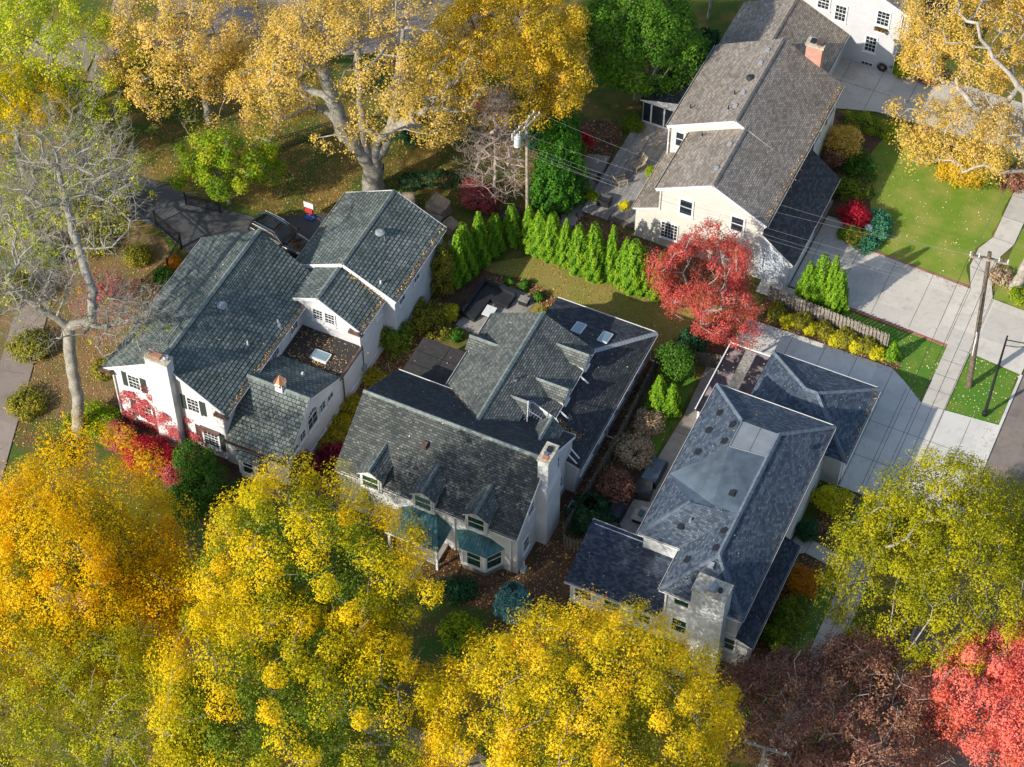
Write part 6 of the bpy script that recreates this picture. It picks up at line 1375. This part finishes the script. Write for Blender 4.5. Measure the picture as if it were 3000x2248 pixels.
# left and upper-left trees
for k, (lab, d, z, rad, mat, n, clr, per, s) in enumerate((
    ('yellow-green tree in the top left corner over the sidewalk', (85, 95), 8, (5.8, 5.2, 4.6), 'l_yelgreen', 190, .85, 130, 201),
    ('pale yellow tree at the left edge below the corner tree', (20, 250), 6.5, (4.2, 4.2, 4.0), 'l_yellow', 110, .8, 120, 203),
    ('small yellow-green tree right of the sidewalk end', (195, 262), 3.6, (2.7, 2.5, 2.6), 'l_yelgreen', 90, .55, 120, 205),
    ('low yellow-green tree under the bare branches at the left edge', (55, 440), 3.0, (3.6, 3.2, 2.4), 'l_yelgreen', 70, .7, 90, 207),
    ('bright green maple overhanging the asphalt court', (485, 362), 3.9, (3.7, 3.0, 2.3), 'l_brightg', 120, .6, 150, 209),
    ('dusky olive tree below the pale gold tree', (345, 185), 3.2, (3.9, 2.9, 2.8), 'l_shrub', 110, .7, 130, 211))):
    c = cpt(*d, z); tree('small_tree' if z < 5 else 'ash_tree', lab, 'tree', (c[0], c[1], 0), c, rad, mat, n, clr, per, .16, s, zmin=-.6, gap=.3, rb=.14 if z < 5 else .25, twigs=120, bark='bark_grey', lumpy=.28)
# conifers
def copy_thing(o, loc, rz=0, s=(1, 1, 1), label=None, group=None):
    n = o.copy(); C.objects.link(n); n.location = loc; n.rotation_euler = (0, 0, rz); n.scale = s
    if label: n['label'] = label
    if group: n['group'] = group
    for ch in list(o.children):
        c = ch.copy(); C.objects.link(c); c.parent = n
    return n
GA = 'arborvitae in the row behind the dormered house'
protos = [conifer('arborvitae', '', 'tree', 0, 0, .8, 6.0, 'l_arb', 301+k, n=8000, size=.15, power=[.7, .55, .85][k], lump_=.16, group=GA) for k in range(3)]
row = [(-7.9, 6.9, 6.2), (-7.35, 7.9, 6.6), (-7.2, 9.3, 6.0), (-6.8, 10.9, 4.8), (-5.7, 12.3, 4.6), (-4.5, 12.6, 4.5), (-3.5, 12.4, 4.7), (-2.5, 12.1, 5.4), (-1.5, 12.1, 5.8), (.0, 11.95, 5.9), (1.35, 11.75, 6.1), (2.35, 12.1, 5.8), (3.3, 12.0, 5.4), (4.3, 12.0, 6.2), (5.3, 12.1, 5.6), (6.25, 12.0, 5.2)]
ORD = ['first', 'second', 'third', 'fourth', 'fifth', 'sixth', 'seventh', 'eighth', 'ninth', 'tenth', 'eleventh', 'twelfth', 'thirteenth', 'fourteenth', 'fifteenth', 'sixteenth']
for i, (x, y, h) in enumerate(row):
    lab = 'bright green arborvitae, %s from the left in the curved row round the brown lawn' % ORD[i]; s = (1.0+.1*sin(i*2.1), 1.0+.1*sin(i*2.1), h/6)
    wv = [1.1, .9, 1.15, 1.0, .85, 1.05, 1.2, .95, .88, 1.1, 1.02, .9, .84, 1.16, 1.0, .92][i]; s = (wv, wv*1.05, h/6*(1+.05*sin(i*5.3)))
    if i < 3: o = protos[i]; o.location = (x, y, 0); o.scale = s; o['label'] = lab
    else: o = copy_thing(protos[i % 3], (x, y, 0), i*1.3, s, lab)
    o.rotation_euler = (radians(3*sin(i*3.7)), radians(3*cos(i*2.9)), i*1.3)
GC = 'arborvitae clump between house and driveway'
for i, (x, y, h, lab) in enumerate(((16.3, 16.45, 4.5, 'leftmost and shorter arborvitae of the clump by the wooden fence'), (17.15, 16.75, 5.6, 'second arborvitae from the left in the clump by the wooden fence'), (18.0, 16.75, 5.9, 'tallest arborvitae of the clump by the wooden fence'), (18.65, 16.45, 4.9, 'rightmost arborvitae of the clump by the wooden fence'))):
    copy_thing(protos[i % 3], (x, y, 0), i*2.0, (.98, .98, h/6), lab, GC)
conifer('arborvitae', 'taller of two small pointed evergreens left of the grey patio', 'tree', 10.4, 2.2, .8, 4.2, 'l_arb', 321, n=5000); conifer('arborvitae', 'shorter of two small pointed evergreens left of the grey patio', 'tree', 11.35, 2.4, .75, 3.5, 'l_arb', 323, n=4500)
conifer('arborvitae', 'small pointed evergreen at the right end of the wooden fence', 'tree', 23.9, 13.9, .55, 2.0, 'l_arb', 325, n=2200, size=.12)
conifer('blue_spruce', 'round blue spruce in front of the bay window corner', 'tree', 8.35, -17.5, 1.2, 3.2, 'l_spruce', 327, n=8000, size=.15, power=.5, lump_=.06)
conifer('pine_tree', 'dark green pine at the front corner of the blue-roofed house', 'tree', 24.9, -17.3, 1.9, 3.8, 'l_green', 329, n=8000, size=.2, power=.55, lump_=.15)
conifer('juniper', 'dark teal juniper beside the long black patio sofa', 'shrub', 9.95, -8.6, 1.6, 2.3, 'l_dark', 331, n=6500, size=.16, power=.5)
for k, (d, r, h, lab) in enumerate(((( 1190, 448), 1.6, 6.6, 'tall dark hedge evergreen nearest the transformer pole'), ((1222, 430), 1.5, 7.2, 'tall hedge evergreen right of the transformer pole, beside the stepping stones'), ((1205, 385), 1.6, 7.0, 'tall dark hedge evergreen behind the transformer pole'), ((1215, 345), 1.5, 6.4, 'farthest tall hedge evergreen behind the transformer pole'))):
    p = at(*d, 0); conifer('evergreen', lab, 'tree', p[0], p[1], r, h, 'l_arbdark', 341+k, n=9000, size=.17, power=.45, lump_=.16)
for k, (d, r, h, lab) in enumerate((((880, 290), 1.7, 5.5, 'dark evergreen right of the big elm trunk'), ((920, 282), 1.6, 5.0, 'second dark evergreen right of the big elm trunk'), ((1165, 300), 1.8, 5.6, 'dark evergreen under the golden tree, left of the crimson bush'), ((1520, 130), 1.8, 3.2, 'dark evergreen between the green tree and brown roof'))):
    p = at(*d, 0); conifer('evergreen', lab, 'tree', p[0], p[1], r, h, 'l_dark', 351+k, n=7500, size=.18, power=.5, lump_=.16)
b_ = at(1530, 40, 0); baretree('bare_tree', 'leafless pale tree at the top edge left of the brown roof', (b_[0], b_[1], 0), [((b_[0], b_[1], 5), (2.6, 2.6, 2.8), 1)], 361, 'bark_pale', .12, [(b_[0], b_[1], 2)], 380, tip=.014)
# ================================================================== SHRUBS
SH = [  # d, r, ry, h, mat, name, label
 ((850, 752), 1.2, 1.2, 2.5, 'l_lime', 'shrub', 'yellow-green shrub against the long white wall'),
 ((920, 705), 1.7, 1.4, 2.0, 'l_shrub', 'shrub', 'broad olive shrub between the slate house and the black sofa'),
 ((890, 672), 1.0, 1.0, 2.4, 'l_shrub', 'shrub', 'loose olive shrub close to the white garage wall'),
 ((960, 630), .95, .95, 4.4, 'l_shrub', 'shrub', 'tall olive shrub at the corner of the slate garage'),
 ((970, 685), .7, .7, 1.0, 'l_yelshrub', 'shrub', 'small yellow shrub beside the black sofa'),
 ((815, 828), 1.0, 1.0, .8, 'l_hosta', 'hosta', 'yellow hosta next to the flat black roof'),
 ((762, 888), 1.1, 1.0, .9, 'l_hosta', 'hosta', 'yellow hosta in the narrow bed, second from the top'),
 ((742, 925), 1.1, 1.0, .9, 'l_hosta', 'hosta', 'green-yellow hosta in the narrow bed, third from the top'),
 ((722, 962), 1.1, 1.0, .9, 'l_hosta', 'hosta', 'yellow hosta in the narrow bed nearest the burgundy maple'),
 ((655, 1032), 1.6, 1.3, 2.5, 'l_burg', 'japanese_maple', 'dark burgundy maple at the corner of the slate-roofed house'),
 ((765, 1045), 1.5, 1.3, 2.6, 'l_crimson', 'japanese_maple', 'crimson maple at the corner of the dormered roof'),
 ((730, 1000), 1.3, 1.0, 1.7, 'l_burg', 'japanese_maple', 'low burgundy shrub between the two white houses'),
 ((440, 1045), 2.1, 1.7, 2.7, 'l_green', 'shrub', 'big rounded green shrub before the slate house window'),
 ((400, 1090), 1.8, 1.3, 1.2, 'l_green', 'shrub', 'low green ground shrub beside the orange maple'),
 ((318, 1000), 2.0, 1.5, 2.2, 'l_crimson', 'shrub', 'large crimson shrub under the ivy wall'),
 ((380, 1035), 1.6, 1.2, 1.6, 'l_pinkred', 'shrub', 'pinkish red shrub right of the crimson one'),
 ((262, 955), 1.2, 1.0, 1.6, 'l_pinkred', 'shrub', 'dusty red shrub at the left corner of the ivy wall'),
 ((215, 915), 1.5, 1.3, 1.5, 'l_brightg', 'shrub', 'green shrub beside the bare tree trunk'),
 ((165, 930), 1.1, 1.0, 1.0, 'l_lime', 'shrub', 'small green shrub left of the bare trunk'),
 ((120, 985), 1.5, 1.2, 1.0, 'l_shrub', 'shrub', 'olive shrub by the orange maple top'),
 ((1370, 985), 1.65, 1.4, 1.8, 'l_hydr', 'hydrangea', 'large faded pink hydrangea by the wooden fence'),
 ((1395, 925), 1.15, 1.0, 1.5, 'l_hydr', 'hydrangea', 'smaller faded hydrangea next to the pair of evergreens'),
 ((1335, 1065), 1.5, 1.4, 1.6, 'l_brown', 'barberry', 'dark red-brown barberry between hydrangea and juniper'),
 ((1460, 820), 1.55, 1.3, 3.6, 'l_green', 'holly', 'dark green holly below the red maple'),
 ((1490, 760), 1.2, 1.2, 2.0, 'l_dark', 'shrub', 'shaded green shrub just under the red maple crown'),
 ((1420, 895), .9, 1.4, .4, 'l_brightg', 'ground_shrub', 'low bright green carpet plant at the foot of the evergreen pair'),
 ((1812, 335), 1.7, 1.5, 2.6, 'l_goldpale', 'shrub', 'golden brown shrub against the cream house'),
 ((1800, 355), 1.1, 1.0, 1.6, 'l_brown', 'shrub', 'brown shrub under the golden one by the cream house'),
 ((1858, 370), 1.4, 1.2, 1.5, 'l_green', 'shrub', 'green perennial clump at the lawn edge'),
 ((1835, 420), 1.5, 1.2, 1.3, 'l_lime', 'shrub', 'yellow-green mound by the dark porch roof'),
 ((1785, 290), .8, 1.0, 1.4, 'l_brown', 'shrub', 'small brown shrub at the end of the clipped hedge'),
 ((1848, 480), 1.15, 1.1, 1.5, 'l_crimson', 'japanese_maple', 'round magenta maple beside the red brick landing'),
 ((1828, 510), .8, .7, .8, 'l_lime', 'shrub', 'light green shrub beside the brick landing'),
 ((1850, 520), 1.0, .8, .8, 'l_shrub', 'shrub', 'olive shrub between the magenta maple and driveway'),
 ((1897, 482), .95, 1.0, .9, 'l_juniper', 'juniper', 'upper blue-green juniper mound on the lawn edge'),
 ((1897, 508), 1.0, .9, .8, 'l_juniper', 'juniper', 'middle blue-green juniper mound on the lawn edge'),
 ((1873, 532), 1.0, .8, .8, 'l_juniper', 'juniper', 'lower blue-green juniper mound beside the driveway'),
 ((1942, 158), .9, .8, 1.3, 'l_brightg', 'shrub', 'bright green shrub at the corner of the top white house'),
 ((2005, 175), 1.0, .8, 1.0, 'l_brown', 'shrub', 'dark red shrub beside the top driveway'),
 ((1978, 140), .9, .8, 1.4, 'l_green', 'shrub', 'dark green shrub at the white porch column'),
 ((2075, 385), 2.0, 1.4, 1.7, 'l_gold', 'shrub', 'golden shrub on the far edge of the sunny lawn'),
 ((2135, 388), 1.6, 1.2, 1.4, 'l_lime', 'shrub', 'yellow-green shrub on the far edge of the sunny lawn'),
 ((2185, 400), 1.6, 1.2, 1.4, 'l_brown', 'shrub', 'brown shrub at the right end of the lawn border'),
 ((2025, 345), 1.3, 1.1, 1.4, 'l_shrub', 'shrub', 'olive shrub where the clipped hedge ends'),
 ((1795, 1092), 1.3, 1.1, 1.5, 'l_yelshrub', 'shrub', 'round yellow shrub right of the blue roof'),
 ((1735, 1268), 1.3, 1.2, 1.4, 'l_orangeshrub', 'shrub', 'round orange shrub in the bed by the sidewalk'),
 ((1742, 1155), .75, .7, 1.2, 'l_dark', 'shrub', 'dark green shrub by the side door path'),
 ((1705, 1345), 1.2, 1.6, 1.4, 'l_lime', 'shrub', 'yellow-green shrub by the dark lean-to roof'),
 ((1680, 1385), 1.0, 1.0, 1.2, 'l_lime', 'shrub', 'lower yellow-green shrub next to the pine'),
 ((1245, 318), 1.5, 1.2, 1.7, 'l_crimson', 'burning_bush', 'solid crimson bush behind the hedge evergreens'),
 ((1058, 262), 1.6, 1.3, 3.4, 'l_pinkred', 'burning_bush', 'tall red bush behind the slim bare tree'),
 ((1035, 440), 1.6, 1.3, 1.9, 'l_pinkred', 'burning_bush', 'red bush beside the tan covered seats'),
 ((1362, 275), 1.1, 1.0, 1.2, 'l_lime', 'shrub', 'yellow-green shrub at the sunroom corner'),
 ((1275, 430), .6, .6, .8, 'l_brightg', 'fern', 'bright green fern beside the deck corner'),
 ((1405, 390), .45, .45, 1.0, 'l_brightg', 'potted_fern', 'potted green fern against the cream wall on the deck'),
 ((1349, 458), .35, .35, .7, 'l_yelshrub', 'potted_plant', 'small yellow potted plant at the near edge of the deck'),
 ((1100, 612), .35, .35, .5, 'l_green', 'boxwood', 'tiny round boxwood nearest the black sofa'),
 ((1131, 620), .4, .4, .55, 'l_green', 'boxwood', 'tiny round boxwood in the orange leaf bed, middle one'),
 ((1162, 645), .4, .4, .55, 'l_green', 'boxwood', 'tiny round boxwood in the orange leaf bed by the brown lawn'),
 ((1175, 682), .45, .45, .6, 'l_shrub', 'boxwood', 'small shrub at the grey roof corner of the patio'),
 ((985, 730), .5, .5, .7, 'l_green', 'boxwood', 'small green shrub left of the black sofa end'),
 ((725, 1175), 1.3, 1.2, 1.6, 'l_green', 'shrub', 'green shrub before the dormered house, half hidden by the maple'),
 ((990, 1280), 1.3, 1.1, 1.1, 'l_dark', 'shrub', 'dark green shrub by the bay window bed'),
 ((1000, 1370), 1.7, 1.4, 1.0, 'l_brightg', 'shrub', 'green shrub left of the blue spruce'),
 ((30, 640), 1.8, 1.6, 2.0, 'l_shrub', 'shrub', 'olive thicket under bare branches at the left edge'),
 ((110, 560), 1.6, 1.4, 1.8, 'l_lime', 'shrub', 'yellow-green thicket beside the left sidewalk'),
 ((250, 470), 1.4, 1.2, 1.5, 'l_shrub', 'shrub', 'olive shrub beside the asphalt court'),
 ((300, 560), 1.3, 1.1, .9, 'l_shrub', 'shrub', 'low olive plants by the iron fence'),
 ((372, 575), .5, .9, .5, 'l_orangeshrub', 'shrub', 'orange plants between iron fence and slate roof'),
 ((355, 600), .8, .8, .8, 'l_green', 'shrub', 'dark green plant at the end of the iron fence'),
 ((70, 760), 1.8, 1.5, 1.2, 'l_shrub', 'shrub', 'dry olive brush left of the crooked trunk'), ((60, 880), 1.6, 1.4, .9, 'l_shrub', 'shrub', 'low dry brush beside the left sidewalk'), ((230, 800), 1.3, 1.2, .9, 'l_shrub', 'shrub', 'low brush between trunk and slate house'), ((200, 540), 1.5, 1.3, 1.3, 'l_shrub', 'shrub', 'olive brush at the left end of the asphalt court'),
 ((1640, 540), .4, .4, 2.2, 'l_green', 'sapling', 'thin green sapling against the cream wall'),
 ((1668, 552), .4, .4, 2.1, 'l_green', 'sapling', 'second thin green sapling at the porch corner'),
 ((2160, 600), 1.0, .8, .5, 'l_hydr', 'ground_shrub', 'pale dry groundcover round the thick pale trunk'),
 ((2212, 650), 1.2, .8, .9, 'l_brightg', 'shrub', 'green shrub at the right edge by the driveway')]
for i, (d, r, ry, h, m_, nm, lab) in enumerate(SH):
    p = at(*d, 0); shrub(nm, lab, 'shrub' if nm not in ('japanese_maple', 'sapling') else 'tree', float(p[0]), float(p[1]), r, h, m_, 400+i*3, ry=ry, size=.13 if r > .6 else .1, per=48, clr=max(.16, min(.42, r*.3)), z=.4 if nm.startswith('potted') else 0)
# hosta and grass border along the fence
for i, dx in enumerate((1705, 1752, 1806, 1850, 1893)):
    p = at(dx, 700+(dx-1705)*.36, 0); shrub('hosta', ['bright yellow-green hosta nearest the red maple, fence border', 'bright yellow hosta, second along the fence border', 'bright yellow hosta, middle of the fence border', 'yellow hosta, fourth along the fence border', 'yellow hosta nearest the small evergreen, fence border'][i], 'plant', float(p[0]), float(p[1]), .62, .6, 'l_yelshrub', 700+i, size=.15, per=40)
for i, dx in enumerate((1680, 1730, 1780, 1828, 1872)):
    p = at(dx, 684+(dx-1680)*.36, 0); shrub('ornamental_grass', ['olive grass clump nearest the red maple, fence border', 'olive grass clump, second along the fence border', 'olive grass clump, middle of the fence border', 'olive grass clump, fourth along the fence border', 'olive grass clump beside the small evergreen'][i], 'plant', float(p[0]), float(p[1]), .75, .9, 'l_shrub', 720+i, size=.12, per=50)
pa, pb, pc = at(1822, 262, 0), at(1900, 285, 0), at(1985, 322, 0)
hedge('hedge', 'long clipped green hedge below the top driveway', [(pa[0], pa[1]), (pb[0], pb[1]), (pc[0], pc[1])], 1.5, 1.1, 'l_brightg', 801)
pa, pb, pc = at(862, 405, 0), at(930, 392, 0), at(1010, 398, 0)
hedge('hedge', 'low dark hedge curving behind the tan covered seats', [(pa[0], pa[1]), (pb[0], pb[1]), (pc[0], pc[1])], 1.4, .8, 'l_dark', 803)
# red ivy on the stucco gable
rg = np.random.default_rng(77); iv = thing('ivy', 'red ivy spreading over the white stucco gable wall', 'vine', (-20.5, -14.72, 0))
P = []; Rr = []
for k in range(26000):
    x = -23.4+6.9*rg.random(); z = 5.2*rg.random(); q = sin(x*2.1+z*1.3)+sin(x*3.7-z*2.9+1)+sin(z*4.1+x*1.7)*.7+sin(x*8.3+z*6.1)*.6
    lim = 4.3-.28*abs(x+20.6)**1.2+(.9 if -21.3 < x < -20.7 else 0)
    if z < lim and q+rg.normal()*1.0 > .75+z*.14-.6*(x < -20.5)-(.4 if z < 1.8 else 0): P.append((x, -14.74-.10*rg.random()-(.75 if -20.05 < x < -18.2 else 0), z)); Rr.append(.5+.25*q)
P = np.array(P); quads('foliage', P, np.array([[0, -1, .25]])+rg.normal(size=(len(P), 3))*.45, .10, 'l_pinkred', iv, rg.random(len(P)), np.clip(np.array(Rr), 0, 1), .8, rg)
# ================================================================== FALLEN LEAVES
rg = np.random.default_rng(99)
def litter(name, polys, mat, size=.09):
    P = np.vstack([scatter(p, d, rg, z) for p, d, z in polys]); P[:, 2] += rg.random(len(P))*.02
    o = quads(name, P, rg.normal(size=(len(P), 3))*.3+[0, 0, 1], size, mat, None, rg.random(len(P)), rg.random(len(P)), .7, rg, loc=(float(P[:, 0].mean()), float(P[:, 1].mean()), 0)); o['kind'] = 'stuff'; return o
litter('fallen_leaves', [([(-24, 7), (-17, 9.2), (-12, 14), (-3, 14.5), (-6, 24), (-20, 26), (-36, 22), (-37, 7)], 40, .02), ([(-36, 7), (-17, 9), (-17, 12), (-30, 12)], 35, .02), ([(-38, 1), (-24.5, -2), (-24.6, -17), (-31, -22)], 50, .03),
  ([(-5.6, 6.4), (9.5, 7.2), (12, 9), (10.5, 12.6), (-3.5, 12.2), (-6.8, 9.5)], 30, .02), ([(-30, -28), (24, -28), (24, -17.5), (-26, -16.2)], 9, .02), ([(-56, 40), (-45, 10), (-38, 6), (-36, 22), (-28, 40)], 8, .02), ([(29, 1), (32.7, 1), (32.7, -28), (29, -28)], 14, .03), ([(32.95, 8), (35.5, 8), (35.5, -12), (32.95, -12)], 30, .03)], 'l_fallen')
litter('fallen_leaves', [([(-9.8, -14.5), (-6.1, -15), (-6.1, -6), (-6.6, -1), (-6.2, 3), (-9, 6), (-9.8, -1)], 60, .03), ([(-6.8, 8.2), (-2.5, 8.4), (.6, 6.3), (1.5, 8.2), (-3, 9.6)], 75, .03), ([(7.3, -17.6), (11.2, -16), (11.2, -11.2), (8.9, 6.8), (8.0, 6.1), (8.0, -7)], 35, .03), ([(13, 13), (24.3, 13.05), (24.9, 13.4), (23.2, 14.7), (13.6, 15.6)], 45, .03), ([(24.0, 1.6), (26.0, 1.6), (25.9, -15.6), (23.7, -15.6)], 40, .03), ([(-1.5, -14.7), (7.3, -14.7), (9, -17.5), (5, -18.6), (-3, -18)], 40, .03), ([(-5.5, 13.2), (12, 13), (12.5, 16.6), (-2.2, 17.2), (-3, 28), (-6.5, 27)], 30, .03), ([(9.5, 12), (13, 9), (14, 13.5), (12, 14)], 60, .03)], 'l_fallen', .11)
litter('fallen_leaves', [([(17.5, 16.9), (18.5, 14.9), (24.5, 13.2), (27.15, 10.85), (27.15, 16.8)], 9, .02), ([(28.85, 10.95), (32.7, 11.3), (32.7, 16.35), (28.85, 17.1)], 10, .02), ([(16.2, 24.5), (27, 22.9), (26.8, 28.6), (26.9, 36), (16, 36.4)], 3, .02), ([(25.9, 1.6), (27.2, 1.6), (27.2, -13), (25.9, -13)], 18, .02), ([(9.7, -2.5), (11.8, -3), (12.0, 5.8), (9.2, 6.4)], 2, .02)], 'l_fallenpale', .10)
litter('fallen_leaves', [([(14.8, 22.6), (27, 22.2), (27, 22.9), (14.8, 23.3)], 10, .08), ([(13, 12.6), (24, 12.6), (24, 13.3), (13, 13.3)], 16, .08), ([(31.8, 1.5), (32.8, 1.5), (32.8, 11), (31.8, 11)], 8, .08), ([(14.6, 17.3), (33, 16.4), (33, 22.3), (14.6, 23.2)], .5, .03), ([(13, 8.4), (32.8, 11), (32.8, 1.5), (24.5, 1.5), (24.5, 8.4)], .9, .03), ([(27.2, 1), (28.8, 1), (28.8, -28), (27.2, -28)], 4, .03), ([(9, 37), (33, 38.3), (33, 43), (9, 42.5)], .7, .03), ([(-38, 5.9), (-17, 9), (-17, -.8), (-39, 1.5)], 3, .03), ([(12, -8), (15, -11), (15, 1), (12.5, 2)], 6, .03), ([(-6, 3.2), (-2.4, 4), (-1.6, 8.3), (-5.7, 8.2)], 4, .03), ([(-2.3, 17.5), (1.9, 18), (1.9, 28), (-2.3, 28)], 1, .42)], 'l_fallen', .09)
# leaves lying on the roofs
P = []; Nn = []
for pts, n, k in ROOFS:
    p0 = pts[0]
    for i in range(1, len(pts)-1):
        a, b = pts[i]-p0, pts[i+1]-p0; area = a.cross(b).length/2; m = int(area*.33*k+rg.random())
        for _ in range(m):
            u, v = rg.random(), rg.random()
            if u+v > 1: u, v = 1-u, 1-v
            q = p0+a*u+b*v+n*.02; P.append(tuple(q)); Nn.append(tuple(n))
P = np.array(P); Nn = np.array(Nn)
o = quads('fallen_leaves', P, Nn+rg.normal(size=P.shape)*.25, .10, 'l_fallenpale', None, rg.random(len(P)), rg.random(len(P)), .6, rg, loc=(0, 0, 6)); o['kind'] = 'stuff'
# drifts of brown leaves caught in gutters and valleys
P = []
for (a, b, w_, n_) in (((-14.5, -14.5, 5.62), (-14.5, -1.6, 5.62), .35, 700), ((-8.95, -.5, 5.58), (-8.95, 7, 5.58), .3, 450), ((-9.95, -3.8, 5.12), (-9.95, -.7, 5.12), .3, 200), ((-16.7, 0, 5.58), (-16.7, 7, 5.58), .2, 160), ((12.2, 17.2, 6.02), (12.2, 33.2, 6.02), .4, 900), ((3.9, 17.1, 6.08), (3.9, 23.3, 6.08), .2, 150), ((-14.5, -7.35, 3.4), (-9.9, -7.35, 3.4), .4, 260), ((-12.2, -.75, 6.9), (-9.6, -.75, 5.35), .35, 320), ((5.8, -4.6, 4.05), (7.6, -4.9, 3.4), .3, 260), ((24.35, 1.5, 3.1), (24.35, 8.2, 3.1), .2, 260), ((-14.2, -6.9, 3.36), (-11.5, -7.1, 3.36), .8, 500), ((-14.0, -4.5, 3.36), (-10.3, -6.8, 3.36), 1.6, 700), ((-14.6, -14.9, 2.95), (-10, -14.9, 2.95), .15, 160), ((-2.2, -5.6, 4.65), (1.2, -8.4, 6.35), .2, 200), ((2.1, 17.2, 3.12), (2.1, 23.3, 3.12), .15, 120)):
    t_ = rg.random(n_); A_0, B_0 = np.array(a), np.array(b); n_ = n_//2; t_ = t_[:n_]; q = A_0+(B_0-A_0)*t_[:, None]+rg.normal(size=(n_, 3))*[w_*.5, w_*.5, .01]*np.array([1, 1, 1]); P.append(q)
P = np.vstack(P); o = quads('leaf_drift', P, rg.normal(size=P.shape)*.4+[0, 0, 1], .10, 'l_fallen', None, rg.random(len(P)), rg.random(len(P)), .7, rg, loc=(0, 0, 5)); o['kind'] = 'stuff'
